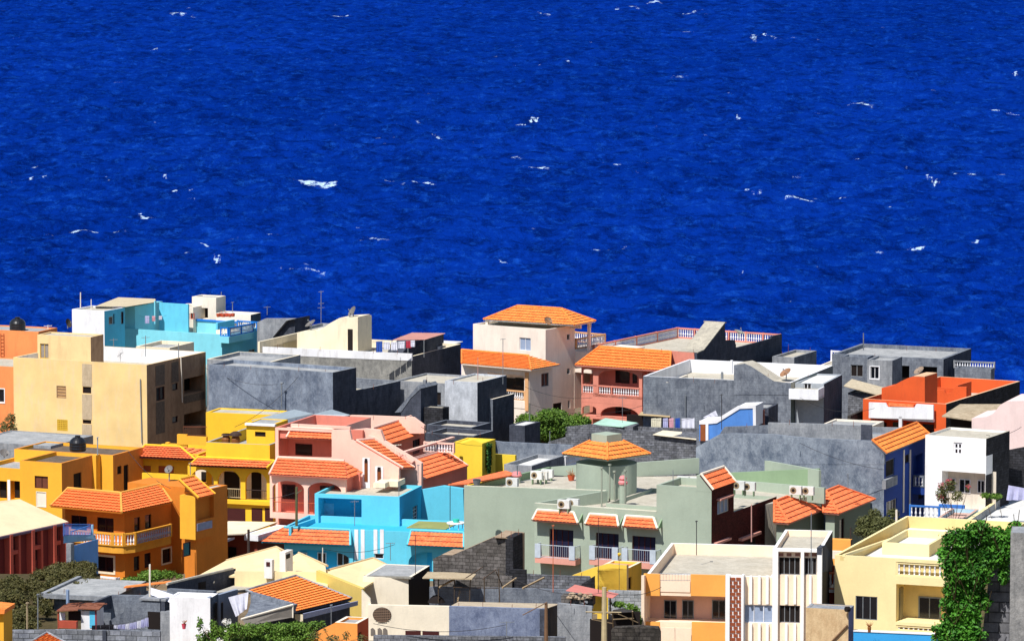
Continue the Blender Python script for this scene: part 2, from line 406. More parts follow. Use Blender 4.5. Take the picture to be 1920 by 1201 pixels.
def archwall(H,F,x0,x1,yt,yb,arches,b,thick,mat,name='arcade',rf=.95):
    """arcade wall on plane b; arches = pixel (xl,xr,ytop,ysill)"""
    mb=Mb(F); a0,a1,z0,z1=F.fr(x0,yt,x1,yb,b)
    A=[]
    for xl,xr,y0,ys in arches:
        l,r,s,t=F.fr(xl,y0,xr,ys,b); A.append((l,r,s,t))
    cuts=[a0]
    for l,r,s,t in A: cuts+= [l+(r-l)*(.5-.5*math.cos(math.pi*k/14)) for k in range(15)]
    cuts.append(a1); cuts=sorted(set(cuts))
    def top(x,l,r,s,t):
        c=(l+r)/2; w=(r-l)/2; rise=min(w*rf,(t-s)*.8); return t-rise+rise*math.sqrt(max(0,1-((x-c)/w)**2))
    for c,d in zip(cuts,cuts[1:]):
        if d-c<1e-4: continue
        m_=(c+d)/2; hit=[q for q in A if q[0]<m_<q[1]]
        if not hit: mb.box(c,d,b,b+thick,z0,z1); continue
        l,r,s,t=hit[0]; tc,td=top(c,l,r,s,t),top(d,l,r,s,t)
        P=lambda a,z,bb: F.W(a,bb,z)
        mb.prism([P(c,tc,b),P(d,td,b),P(d,z1,b),P(c,z1,b)],[P(c,tc,b+thick),P(d,td,b+thick),P(d,z1,b+thick),P(c,z1,b+thick)])
        if s-z0>.02: mb.box(c,d,b,b+thick,z0,s)
    return mb.build(name,mat,H)
# ---------------- camera, light, sky
cam=bpy.data.cameras.new('camera'); co=bpy.data.objects.new('camera',cam); COL.objects.link(co); sc.camera=co
co.location=(0,0,CAMZ); co.rotation_euler=(R(90)-PITCH,0,0); cam.sensor_fit='HORIZONTAL'; cam.sensor_width=36; cam.lens=36*FPX/1920
cam.clip_start=1; cam.clip_end=30000
sc.view_settings.view_transform='Standard'; sc.view_settings.look='None'; sc.view_settings.exposure=.34; sc.view_settings.gamma=1
SEL,SAZ=R(55),R(211)
w=bpy.data.worlds.new('World'); sc.world=w; w.use_nodes=True; nt=w.node_tree
sk=nt.nodes.new('ShaderNodeTexSky'); sk.sky_type='NISHITA'; sk.sun_disc=False; sk.sun_elevation=SEL; sk.sun_rotation=SAZ; sk.air_density=1; sk.dust_density=.3; sk.ozone_density=2
nt.links.new(sk.outputs[0],nt.nodes['Background'].inputs[0]); nt.nodes['Background'].inputs[1].default_value=.085
sl=bpy.data.lights.new('sun','SUN'); sl.energy=4.6; sl.angle=R(.5); sl.color=(1,.965,.925); so=bpy.data.objects.new('sun',sl); COL.objects.link(so)
tosun=V((math.sin(SAZ)*math.cos(SEL),math.cos(SAZ)*math.cos(SEL),math.sin(SEL)))
so.rotation_euler=(-tosun).to_track_quat('-Z','Y').to_euler(); so.location=(0,0,150)

# ---------------- terrain: hillside under the camera, town shelf, drop to the sea
def terr(x,y):
    y=y+max(0,min(34,(x-38)*3))
    if y<90: z=38.6+(90-y)*.195
    elif y<285: t=(y-90)/195; z=5.75+32.85*(1-t)**1.12
    elif y<468: z=max(0,57.5-.1815*y)
    elif y<500: t=(y-468)/32; z=-16*t*t*(3-2*t)
    else: z=-16
    return z
mb=Mb(); ys=list(range(-60,285,9))+list(range(285,520,7)); xs=list(range(-360,361,12))
G=[[V((x,y,terr(x,y)+(.25*math.sin(x*.31+y*.17)+.2*math.sin(x*.13-y*.41))*(1 if y<270 else .2) - (.3 if y>315 else 0))) for x in xs] for y in ys]
for i in range(len(ys)-1):
    for j in range(len(xs)-1): mb.poly([G[i][j],G[i][j+1],G[i+1][j+1],G[i+1][j]])
EARTH=concrete('dry_earth',(98,84,66),(146,128,102),.25)
struct('ground',mb,EARTH,smooth=True)

# ---------------- sea
SEA=-12.0
m,nt,b=nodes('sea_water')
geo=nt.nodes.new('ShaderNodeNewGeometry'); P=geo.outputs['Position']
f1,_=noise(nt,P,.02,5,.65,.38,.62,(.6,.5,1)); col=mixc(nt,f1,lin((2,37,120)),lin((4,43,134)))
f2,_=noise(nt,P,.3,9,.8,.46,.6,(.7,.34,1)); mm=nt.nodes.new('ShaderNodeMath'); mm.operation='MULTIPLY'; nt.links.new(f2,mm.inputs[0]); mm.inputs[1].default_value=.72
col=mixc(nt,mm.outputs[0],col,lin((1,15,66)))
f4,_=noise(nt,P,.62,9,.84,.52,.64,(.6,.3,1)); mm=nt.nodes.new('ShaderNodeMath'); mm.operation='MULTIPLY'; nt.links.new(f4,mm.inputs[0]); mm.inputs[1].default_value=.5
col=mixc(nt,mm.outputs[0],col,lin((22,80,176)))
at_=nt.nodes.new('ShaderNodeAttribute'); at_.attribute_name='foam'
fn,_=noise(nt,P,1.3,6,.8,.42,.6,(.6,.3,1))
m1=nt.nodes.new('ShaderNodeMath'); m1.operation='ADD'; nt.links.new(at_.outputs['Fac'],m1.inputs[0]); nt.links.new(fn,m1.inputs[1])
m2=nt.nodes.new('ShaderNodeMapRange'); m2.inputs[1].default_value=1.0; m2.inputs[2].default_value=1.5; nt.links.new(m1.outputs[0],m2.inputs[0])
m3=nt.nodes.new('ShaderNodeMath'); m3.operation='MULTIPLY'; nt.links.new(m2.outputs[0],m3.inputs[0])
m4=nt.nodes.new('ShaderNodeMapRange'); m4.inputs[1].default_value=.02; m4.inputs[2].default_value=.3; nt.links.new(at_.outputs['Fac'],m4.inputs[0]); nt.links.new(m4.outputs[0],m3.inputs[1])
col=mixc(nt,m3.outputs[0],col,(.46,.62,.78))
nt.links.new(col,b.inputs['Base Color']); b.inputs['Roughness'].default_value=.4; b.inputs['Specular IOR Level'].default_value=0; b.inputs['Specular Tint'].default_value=(.05,.25,1,1); b.inputs['IOR'].default_value=1.33
_,r1=noise(nt,P,.45,6,.65,.3,.7,(.8,.4,1)); bump(nt,b,r1,1,1.3)
SEAM=m
rs=np.random.RandomState(3)
NR,NC=760,1300
ang=np.linspace(R(7.35),R(1.75),NR); Dn=(CAMZ-SEA)/np.tan(ang); th=np.linspace(-.185,.185,NC)
DD,TT=np.meshgrid(Dn,th,indexing='ij'); XX=DD*TT; YY=DD.copy(); ZZ=np.zeros_like(DD)
gx=np.zeros_like(DD)
res=(DD**2/(CAMZ-SEA)*(ang[0]-ang[-1])/NR)     # row spacing; fades what it cannot carry
for i in range(84):
    lam=2.4*(1.036**i)*(.9+.2*rs.rand()); a=(.015 if lam<11 else .0055)*lam; dth=rs.normal(0,.75)+.2
    k=2*np.pi/lam; ph=rs.rand()*6.28; arg=k*(XX*np.sin(dth)+YY*np.cos(dth))+ph
    env=.5+.5*np.sin(XX*rs.uniform(.02,.09)+rs.rand()*6)*np.sin(YY*rs.uniform(.01,.05)+rs.rand()*6)
    ok=np.clip((lam/res/abs(np.cos(dth)+1e-3)-2.2)/2,0,1)
    ZZ+=a*ok*env*(np.sin(arg)+.3*np.sin(2*arg+.6))
foam=np.zeros_like(DD)
caps=[(335,27,26,3,0),(362,30,10,2,0),(640,30,30,1.5,0),(33,72,9,3,0),(290,93,10,2,0),(415,200,5,2,0),(285,228,14,1,0),(730,257,50,2,0),(820,257,16,4,2),(1022,26,22,4,3),(1158,17,8,4,0),(1190,14,16,3,3),(1226,5,24,4,0),(1280,22,60,1.5,-2),(1413,72,12,5,2),(1436,66,7,3,0),(1449,72,9,3,2),(1500,75,60,2,-2),(1818,53,12,1.5,0),(1903,140,12,3,0),(965,124,8,2,0),(1064,118,8,2,0),(1384,223,8,3,0),(1320,252,9,2,2),(1590,197,7,3,0),(1618,196,32,4,3),(1875,210,52,4,9),(1895,251,12,1.5,0),(977,234,16,4,-4),(1002,229,16,3,-4),(970,296,18,3,3),(1005,312,48,3,5),(595,341,90,6,1),(728,341,20,3,3),(787,344,50,4,-4),(165,436,115,3,0),(210,434,10,2,0),(258,399,9,4,1),(268,412,40,4,2),(388,455,32,4,5),(480,444,80,2,-10),(408,490,12,3,3),(328,365,10,3,1),(360,382,14,2,2),(196,334,18,2,4),(58,338,10,3,0),(75,338,24,1.5,0),(22,346,4,1.5,0),(675,423,14,3,3),(570,508,80,2,2),(1142,472,56,3,-2),(1403,357,10,3,2),(1418,363,16,4,-2),(1498,375,46,4,2),(1578,371,16,2,0),(1742,340,10,6,0),(1752,344,14,2,2),(1788,325,12,2,0),(1842,335,66,7,4),(1720,466,30,2,0),(1740,464,10,2,0),(1828,462,14,3,0),(1648,498,10,2,0),(1536,510,10,2,3),(1685,535,18,3,4),(940,488,24,3,4),(700,455,60,2,3),(1450,560,30,2,0),(1480,561,14,2,0),(1335,562,24,2,0),(1640,490,14,1.5,0),(1188,305,90,1.3,0),(1300,303,60,1,2),(310,335,8,2,1),(1620,640,20,2,0),(1390,520,12,2,0),(160,340,16,2,1)]
for px,py,wd,ht,tilt in caps:
    c=ground(px,py,SEA); ppm=FPX/c.y; w_=wd/ppm/2*1.15; yd=(c.y**2/(CAMZ-SEA)/FPX)*ht*.36
    sl_=(c.y**2/(CAMZ-SEA)/FPX)*(-tilt)
    i0=np.searchsorted(Dn,c.y-yd*3-abs(sl_)); i1=np.searchsorted(Dn,c.y+yd*3+abs(sl_))+1
    X=XX[i0:i1]-c.x; Y=YY[i0:i1]-c.y
    wob=yd*1.2*np.sin(X/w_*2.3+px)+yd*.6*np.sin(X/w_*6.1+py)
    g=np.exp(-(X/w_)**4)*np.exp(-(((Y-sl_*X/w_/2-wob)/yd)**2))
    foam[i0:i1]=np.maximum(foam[i0:i1],g*(1.15 if ht>=3 else .85)); pass
# scattered tiny crests
for _ in range(150):
    th_=rs.uniform(-.11,.11); a_=rs.uniform(R(2.4),R(6.6)); d=(CAMZ-SEA)/math.tan(a_); w_=rs.uniform(.25,.9)*(1 if rs.rand()<.8 else 2.4); yd=(d**2/(CAMZ-SEA)/FPX)*.45
    i0=np.searchsorted(Dn,d-yd*3); i1=np.searchsorted(Dn,d+yd*3)+1
    g=np.exp(-((XX[i0:i1]-d*th_)/w_)**2)*np.exp(-((YY[i0:i1]-d)/yd)**2); foam[i0:i1]=np.maximum(foam[i0:i1],g*rs.uniform(.3,.75))
ZZ+=SEA
vv=np.stack([XX,YY,ZZ],-1).reshape(-1,3)
idx=np.arange(NR*NC).reshape(NR,NC); q=np.stack([idx[:-1,:-1],idx[:-1,1:],idx[1:,1:],idx[1:,:-1]],-1).reshape(-1,4)
me=bpy.data.meshes.new('sea'); me.vertices.add(len(vv)); me.vertices.foreach_set('co',vv.astype(np.float32).ravel())
me.loops.add(q.size); me.loops.foreach_set('vertex_index',q.astype(np.int32).ravel()); me.polygons.add(len(q))
me.polygons.foreach_set('loop_start',np.arange(0,q.size,4,dtype=np.int32)); me.polygons.foreach_set('use_smooth',np.ones(len(q),dtype=bool))
me.update(calc_edges=True); me.validate(); at2=me.attributes.new('foam','FLOAT','POINT'); at2.data.foreach_set('value',foam.astype(np.float32).ravel())
me.materials.append(SEAM); o=bpy.data.objects.new('sea',me); COL.objects.link(o); o['kind']='structure'
mb=Mb(); mb.poly([(-9000,450,SEA-2.2),(9000,450,SEA-2.2),(9000,20000,SEA-2.2),(-9000,20000,SEA-2.2)]); struct('sea',mb,SEAM)
# ================= BACK ROW (left to right) =================
TEAL=paint('teal_paint',(134,216,230),.92,.15); BLUET=paint('blue_trim',(30,120,205),.9,.1); TEALD=paint('shaded_teal_paint',(104,200,228),.92,.2)  # TEALD: the teal with side-wall shade put into its colour
BEIGE=paint('beige_plaster',(240,206,142),.9,.3,(.62,.55,.45)); BEIGE2=paint('pale_beige_plaster',(240,206,150),.9,.3); BEIGES=concrete('shaded_beige_plaster',(150,118,92),(186,150,118),.8)  # BEIGES: brown tone paints the shade on the beige house side
PEACH=paint('peach_paint',(238,148,88),.9,.3)
WHITEO=paint('old_white_paint',(236,236,238),.88,.45,(.42,.38,.34)); CREAM=paint('cream_paint',(240,226,196),.92,.35)

# --- turquoise house with white block
F=Fr(416,627,445,28); H=house('turquoise_house','turquoise seaside house with blue-railed roof terrace and a white cube at its left',F)
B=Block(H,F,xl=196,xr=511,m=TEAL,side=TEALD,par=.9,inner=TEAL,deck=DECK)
B.win('s',425,661,447,676,fc=CREAMW,nx=3); B.win('s',466,655,478,675,fc=GREYMETAL,nx=2)
B.done()
G=Fr(195.5,583,444.8,28)
B2=Block(H,G,xl=135,xr=234,m=WHITE,side=TEALD,par=.15,deck=DECK,name='white_block_wall')
B2.win('s',204,593,212,608,fc=CREAMW,nx=1); B2.win('s',212.5,588,215,607,nx=1,fc=MAROON); B2.win('s',227,584,232,607,nx=1,fc=MAROON); B2.done()
K=Fr(253,574,450.2,28)
B3=Block(H,K,xl=228,L=5,m=TEAL,par=.1,z0=F.z-2.5,name='room_wall'); B3.done()
zt=K.z+.12
part(H,'roof_slab',concrete('thatch_slab',(190,172,140),(214,200,170),1.5),K,('prism',[ground(178,574,zt-.15),ground(236,575,zt-.15),ground(292,566,zt-.15),ground(291,560,zt-.15),ground(222,557,zt-.15)],[ground(178,574,zt+.1),ground(236,575,zt+.1),ground(292,566,zt+.1),ground(291,560,zt+.1),ground(222,557,zt+.1)]))
part(H,'porch_wall',TEALD,K,('box',0.3,3.6,3.9,4.1,F.z-2,K.z)); 
part(H,'porch_post',TEAL,K,('bF',289,564,291,607,.4,.5)); part(H,'porch_door',DARK,K,('bF',258,580,270,606,3.8,3.9))
# back parapet with its blue coping and rails
L=B.L; zz=F.z
part(H,'terrace_wall',TEAL,F,('box',F.A(300,7),F.A(405,7),7,7.2,zz-1,F.fa(350,600,7)[1]))
part(H,'blue_coping',BLUET,F,('box',F.A(298,7),F.A(452,7),6.9,7.35,F.fa(350,600,7)[1],F.fa(350,597,7)[1]))
balus(H,F.W(-.05,-.15,zz-.12),F.W(.85,-.15,zz-.12),.85,BLUET,WHITE)
balus(H,F.W(.85,-.15,zz-.12),F.W(.85,F.B(474,.85),zz-.12),.85,BLUET,WHITE,posts=3)
part(H,'balcony_slab',TEAL,F,('box',-.1,1.0,-.35,F.B(476,1.0),zz-.75,zz-.12))
balus(H,F.W(.05,F.B(481),zz-.3),F.W(.05,B.L-.2,zz-.3),.85,BLUET,WHITE,posts=3)
balus(H,F.W(F.A(446,7),6.9,zz-.3),F.W(0,6.9,zz-.3),.85,BLUET,WHITE,posts=2)
part(H,'terrace_divider',TEALD,F,('bS',408,602,440,615,-1.5,-1.7))

# --- white house with roof room behind it
F=Fr(405,558,455,24); H=house('white_house','white house with tall stair room and red-framed openings, behind the turquoise terrace',F)
B=Block(H,F,xl=360,xr=423,m=CREAMW,par=.1,z0=0,deck=DECKG); a=B.hole('f',373,577,390,597,.9); B.done()
part(H,'dark_hole_fill',DARK,F,('box',a[0]+.02,a[1]-.02,.7,.85,a[2]+.02,a[3]-.02))  # dark panel painting the shade deep in the opening
G=Fr(362,576,454,24); B=Block(H,G,xl=325,L=3,m=CREAMW,par=.1,z0=0,name='low_wall')
for x in (331.5,340,349,357): B.win('f',x,587,x+6.5,598,fc=paint('red_paint',(205,80,52)),pane=DARK,nx=1,bar=.07)
B.done()
G=Fr(470,590,452,24); B=Block(H,G,xl=405,xr=489,m=CREAMW,side=CONCD,par=.08,z0=0,deck=DECKW,name='roof_wing_wall'); B.done()
t=thing('flower_pots','row of orange potted plants on the white roof left of the grey stair house','plants',ground(420,594,G.z)); mb=Mb()
for i,x in enumerate((409,414,419,425,431,437)):
    p=ground(x,594-.6*(i%2),G.z+.02); mb.lathe(p,[(.14,0),(.2,.3),(.16,.32)],8)
mb.build('pots',plain('terracotta_pot',(205,92,55)),t); mb=Mb()
for i,x in enumerate((414,421,424,431)):
    p=ground(x,594,G.z+.3)
    for k in range(26):
        d=V((rnd.gauss(0,.16),rnd.gauss(0,.16),abs(rnd.gauss(.22,.14)))); e=V((rnd.gauss(0,1),rnd.gauss(0,1),rnd.gauss(0,1))).normalized()*.08; f=e.orthogonal().normalized()*.05; mb.poly([p+d-e,p+d+f,p+d+e])
mb.build('blooms',plain('red_blooms',(210,70,40)),t)

# --- grey stair house
F=Fr(519,600,447,26); H=house('grey_stair_house','dark grey concrete house with a sloping stair roof, right of the turquoise house',F)
mb=Mb(F); mb.pF([(482,604),(497,597),(553,597),(537,601),(512,631),(512,660),(482,660)],0,.4,CONCL); mb.build('stair_slope_wall',None,H)
mb=Mb(F); mb.pF([(537,600),(553,597),(552,665),(508,665),(510,634)],.5,3.5,CONCD); mb.build('wall',None,H)
F2=Fr(628,621,452,24); H=house('pale_flat_house','low pale grey flat-roofed house behind the antenna mast',F2); B=Block(H,F2,xl=552,L=6,m=CONCL,par=.3,z0=0,deck=DECKG); B.done()

# --- cream house with the long weathered parapet
F=Fr(772,668,425,24); H=house('cream_stair_house','cream stair room house on a long parapet wall, white above and weathered grey below',F)
OLDW=concrete('weathered_wall',(104,104,102),(168,166,158),.7); 
B=Block(H,F,xl=488,xr=864,m=OLDW,side=CONCD,par=.7,inner=CREAM,deck=DECK); B.done()
mb=Mb(F); q=[F.fa(x,y,-.03) for x,y in ((488,650),(516,651),(772,663),(772,676),(640,671),(560,667),(488,664))]
mb.prism([F.W(a,-.03,z) for a,z in q],[F.W(a,.2,z) for a,z in q]); mb.build('painted_parapet',WHITEO,H)
part(H,'parapet',CREAM,F,('bS',487,632,560,652,F.A(488)+.2,F.A(488)),label='low cream side parapet of the terrace')
G=Fr(671,594,433,24)
mb=Mb(G); mb.pF([(557,623),(588,619),(598,620),(618,606),(636,596),(648,595),(671,594),(671,664),(557,664)],0,2.6)
STAIRC=CREAM; mb.build('stair_room_wall',CREAM,H)
part(H,'stair_room_side',CREAM,G,('bS',671,594,697,662,.02,-.5))
part(H,'door',DARK,G,('bF',652,617,665,659,-.03,.1)); part(H,'window',plain('cream_block',(180,165,130)),F,('bS',531,640,556,655,F.A(488)+.24,F.A(488)+.1))
# dark block tower
G=Fr(797,634,432,24); part(H,'block_tower_wall',CONCD,G,('pS',[(773,660),(797,632),(832,626),(832,720),(773,720)],0,-2.5)); 
part(H,'rear_wall',CONCD,G,('pS',[(826,650),(863,643),(863,725),(826,725)],.4,-3.0)); part(H,'rear_roof',DECKW,G,('box',-6,.35,G.B(826),G.B(863)-.1,G.z-1.15,G.z-1.1))
D0=Fr(735,640,428,24); t=thing('awning','faded pink corrugated sheet awning over the laundry on the cream house roof','awning',D0.W(0,0,D0.z)); mb=Mb()
A_,B_,C_,E_=D0.fp(735,638),D0.fp(795,637),D0.fp(835,625,4),D0.fp(772,624,4)
n=44
for k in range(n):
    f,g=k/n,(k+1)/n; h=V((0,0,.06*(k%2))); h2=V((0,0,.06*((k+1)%2)))
    mb.poly([A_.lerp(B_,f)+h,A_.lerp(B_,g)+h2,E_.lerp(C_,g)+h2,E_.lerp(C_,f)+h])
mb.build('sheet',paint('pink_sheet',(205,150,138)),t); mb=Mb()
for p in (A_,B_,A_.lerp(B_,.5)): mb=Mb(); mb.tube(p,p-V((0,0,1.6)),.04); mb.build('post',GREYMETAL,t)
# --- villa
VC=paint('villa_cream',(243,228,212),.93,.2); 
F=Fr(1023,618,425,36); H=house('cream_villa','tall cream villa with an orange hipped tile roof over its open top terrace',F,'villa')
B=Block(H,F,xl=887,xr=1078,m=VC,side=VC,par=.15,deck=DECK)
B.win('f',974,633,995,657,fc=WHITE,pane=CURT,nx=2); B.win('s',1063,626,1069,637,nx=1); B.win('s',1063,690,1069,701,nx=1); B.win('s',1065,750,1069,765,nx=1); B.win('s',1037,755,1053,785,fc=MAROON,nx=1,pane=DARK)
B.done()
c=ground(1077,610,F.z+.36)
hf=Fr(1077,610,0,30,P=c); w_=-hf.A(906); l_=hf.B(1117)
ed=.0
hip(H,hf,-w_,0,0,l_,hf.z,hf.z+1.2,l_*.62,T1,under=DECKW)
for aa,bb in ((-.3,l_-.3),(-w_+.4,.4),(-w_+.4,l_-.4)): part(H,'roof_post',VC,hf,('box',aa-.25,aa,bb-.25,bb,F.z-.2,hf.z))
part(H,'roof_post',VC,hf,('box',-.55,-.3,l_-.6,l_-.35,F.z-3,hf.z))
part(H,'back_wall',VC,hf,('box',-w_+.3,-.6,l_*.55,l_*.6,F.z-.2,hf.z+.1))
# side terrace towards the sea
zt=F.sb(1100,655,0)[1]
part(H,'terrace_slab',VC,F,('box',-3,F.A(1023)+3.0,F.B(1078),F.B(1078)+7,zt-1.9,zt))
p=V(F.sp(1079,654,0)); q=V(F.sp(1134,641,0)); q.z=p.z
balus(H,p,q,.95,paint('ochre_rail',(214,160,110)),WHITE); e=F.u*-3.5
balus(H,q,q+e+V((0,.1,0)),.95,paint('ochre_rail',(214,160,110)),WHITE)
part(H,'terrace_wall',VC,F,('bS',1077,650,1136,760,0.02,-.4))
# front wing
G=Fr(992,692,417,36); B=Block(H,G,xl=865,xr=1036,m=VC,par=.05,t=.3,name='wing_wall')
pr=B.hole('f',914,701,983,746,1.3); B.win('s',1015,699,1029,724,fc=GREYMETAL,nx=2); B.done()
part(H,'arch_column',paint('ochre_column',(232,178,126)),G,('bF',984,698,990,770,-.12,.0))
ob=Mb(G); 
for x in (948,966,):
    r=G.fr(x,708,x+17,742,1.2); ob.box(r[0],r[1],1.2,1.28,r[2],r[3])
ob.build('porch_window',GLASS,H)
p=G.fp(935,746,.1); q=G.fp(985,749,.1); q.z=p.z; balus(H,p,q,.85,paint('ochre_column',(232,178,126)),WHITE)
part(H,'balcony_band',VC,G,('bF',940,750,986,764,-.05,.0))
zr=G.z+.06
el=G.W(G.A(866,-.7),-.7,zr); er=G.W(.75,-.7,zr); far=G.W(.75,G.B(1038),zr)
rl=G.W(G.A(866,2.6),2.6,zr+.75); rr=G.W(-1.9,2.6,zr+.75)
roof(H,[el,er,rr,rl],T1,under=VC); roof(H,[er,far,rr,rr],T1,under=VC,caps=(0,0,0))

# --- coral house
CORAL=paint('coral_paint',(222,142,122),.9,.25); CORALD=paint('dusty_coral',(214,140,124),.9,.3)
F=Fr(1307,661,424,30); H=house('coral_house','coral house with a two-storey balcony porch, long orange tile eave and baluster roof terrace',F)
B=Block(H,F.sub(0,0,F.z-.95),W=-F.A(1106),L=F.B(1466),m=CORAL,side=CONCD,par=.05,inner=CORALD,deck=DECK,rim=CORAL); B.done(); part(H,'front_parapet',CORAL,F,('box',F.A(1250),0,0,.2,F.z-.96,F.z)); part(H,'side_parapet',CONCD,F,('box',-.2,0,.2,F.B(1380),F.z-.96,F.z),('box',-.2,0,F.B(1446),B.L,F.z-.96,F.z))
mb=Mb(F); zl=F.z
mb.pS([(1307,661),(1319,656),(1358.5,605),(1361,638),(1378,637),(1380,650),(1380,700),(1307,700)],.03,-.25,CONCD)
mb.pS([(1307,661),(1319,656),(1358.5,605),(1361,638),(1361,700),(1307,700)],F.A(1273),F.A(1273)-.25,CONCD); mb.build('stair_wall',None,H)
A0=F.A(1273)-.1
def S(x,y,a): b,z=F.sb(x,y,0); return F.W(a,b,z)
mb=Mb(F); mb.prism([S(1307,662,A0),S(1307,662,.05),S(1319,657,.05),S(1319,657,A0)],[S(1307,660,A0),S(1307,660,.05),S(1319,655,.05),S(1319,655,A0)])
mb.prism([S(1319,657,A0),S(1319,657,.05),S(1358.5,606,.05),S(1358.5,606,A0)],[S(1319,655,A0),S(1319,655,.05),S(1358.5,604,.05),S(1358.5,604,A0)])
mb.prism([S(1358.5,606,A0-.2),S(1358.5,606,.05),S(1361,606,.05),S(1361,606,A0-.2)],[S(1358.5,603.5,A0-.2),S(1358.5,603.5,.05),S(1361,603.5,.05),S(1361,603.5,A0-.2)])
mb.box(A0,A0+.2,F.sb(1319,656)[0],F.sb(1358,605)[0],0,.1) if False else None
mb.build('stair_roof',concrete('stair_screed',(150,144,132),(200,192,172),.8),H)
part(H,'stair_back',CONCD,F,('box',A0,.0,F.B(1357.5),F.B(1359),F.z-.5,F.sb(1358.5,607)[1]))
bl=B.L; wl=B.W
balus(H,F.W(-wl+.1,bl-.1,F.z-.95),F.W(-.1,bl-.1,F.z-.95),.95,CORAL,WHITE,posts=7)
balus(H,F.W(-wl+.1,.5,F.z-.95),F.W(-wl+.1,bl-.2,F.z-.95),.95,CORAL,WHITE,posts=5)
part(H,'terrace_parapet',CONCD,F,('pS',[(1380,652),(1447,634),(1466,630),(1466,668),(1380,690)],.04,-.15))
# porch
G=Fr(1204,692,422,29); pd=-G.A(1090)
zf=G.fa(1150,741)[1]; zu=G.fa(1150,757)[1]; zb=G.fa(1150,781)[1]
mb=Mb(G); w=2.2
mb.box(-pd,0,0,w+3,zu,zf); mb.box(-pd,0,0,w+3,zb-.3,zb); mb.build('porch_slab',CORAL,H)
archwall(H,G,1090,1204,684,745,[(1092,1112,692,742),(1122,1198,694,742)],0,.25,CORAL,'upper_arcade',rf=.3)
archwall(H,G,1090,1204,757,782,[(1092,1118,760,782),(1126,1198,762,782)],0,.25,CORAL,'lower_arcade',rf=.4)
part(H,'porch_back_wall',CORALD,G,('box',-pd,3.5,w,w+.2,zb-2,G.z+.3)); part(H,'porch_side_wall',CORAL,G,('box',-.25,-.02,w*.6,w,zb-2,G.z+.1))
for x0,x1,y0,y1 in ((1154,1180,694,718),(1154,1182,756,780),(1186,1194,694,718)):
    r=G.fr(x0,y0,x1,y1,w-.05); part(H,'porch_window',GLASS,G,('box',r[0],r[1],w-.06,w,r[2],r[3]))
p=G.fp(1092,740,.1);q=G.fp(1203,745,.1); q.z=p.z=zf+.02
balus(H,p,q,.82,CORAL,WHITE,posts=3); balus(H,q,G.W(-.1,w,zf+.02),.82,CORAL,WHITE,posts=2)
balus(H,p,G.W(-pd+.1,w,zf+.02),.82,CORAL,WHITE,posts=2)
ze=G.z+.05
roof(H,[G.W(-pd-.3,-.6,ze),G.W(G.A(1262),-.6,ze),F.fp(1258,660,-.05),F.fp(1124,650,-.05)],T1,under=CORAL,n=7)
roof(H,[G.W(-pd-.3,6,ze),G.W(-pd-.3,-.6,ze),F.fp(1124,650,-.05),F.fp(1124,650,-.05)],T1,under=CORAL,caps=(0,0,0),n=7)

# --- small grey house + terrace balustrade
F=Fr(1489,670,432,24); H=house('small_grey_house','small grey render house with one square window beside the coral house',F)
B=Block(H,F,xl=1448,xr=1531,m=CONCL,side=CONC,par=.25,rim=CONCL); B.win('f',1459,687,1474,698,nx=2); B.done()
F=Fr(1600,697,446,20); H=house('terrace_house','low pale house with a white baluster terrace facing the sea',F); B=Block(H,F,xl=1515,L=8,m=CREAMW,par=.1,deck=DECK); B.done()
balus(H,F.W(-B.W,B.L-.1,F.z),F.W(0,B.L-.1,F.z),1.0,WHITE,WHITE,posts=4)

# --- grey unfinished house on the right
F=Fr(1769,673,437,22); H=house('grey_block_house','unfinished blue-grey house with dark openings and pale flat roof, far right by the sea',F)
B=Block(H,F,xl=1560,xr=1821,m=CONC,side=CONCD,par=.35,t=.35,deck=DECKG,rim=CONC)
B.win('f',1679,685,1705,716,nx=1,pane=DARK,fc=CONCD,depth=.9); B.win('f',1725,687,1757,716,nx=1,pane=DARK,fc=CONCD,depth=.9); B.done()
G=Fr(1673,676,433,20); B=Block(H,G,xl=1626,L=3.5,m=CONCL,side=CONC,par=.2,name='bay_wall',deck=DECKG); B.win('f',1632,687,1648,710,sur=WHITE,sw=.08); B.done()
G=Fr(1627,670,434.6,20); B=Block(H,G,xl=1578,L=2,m=CONC,par=.2,name='left_wall',deck=DECKG); B.win('f',1595,684,1618,706,nx=2,pane=DARK,fc=CONCL); B.done()
G=Fr(0,0,0,20,P=F.W(3.0,3.4,F.sb(1863,690,3)[1]))
part(H,'roof_parapet',CONCL,F,('bF',1695,651,1770,656,B.L+9,B.L+9.4))
G=Fr(1858,692,437,20); B=Block(H,G,xl=1790,xr=1865,m=CONC,side=CONC,par=.7,name='annex_wall'); B.done()
balus(H,G.W(-4,1.5,G.z-.2),G.W(0,1.5,G.z-.2),.7,CONCL,WHITE)
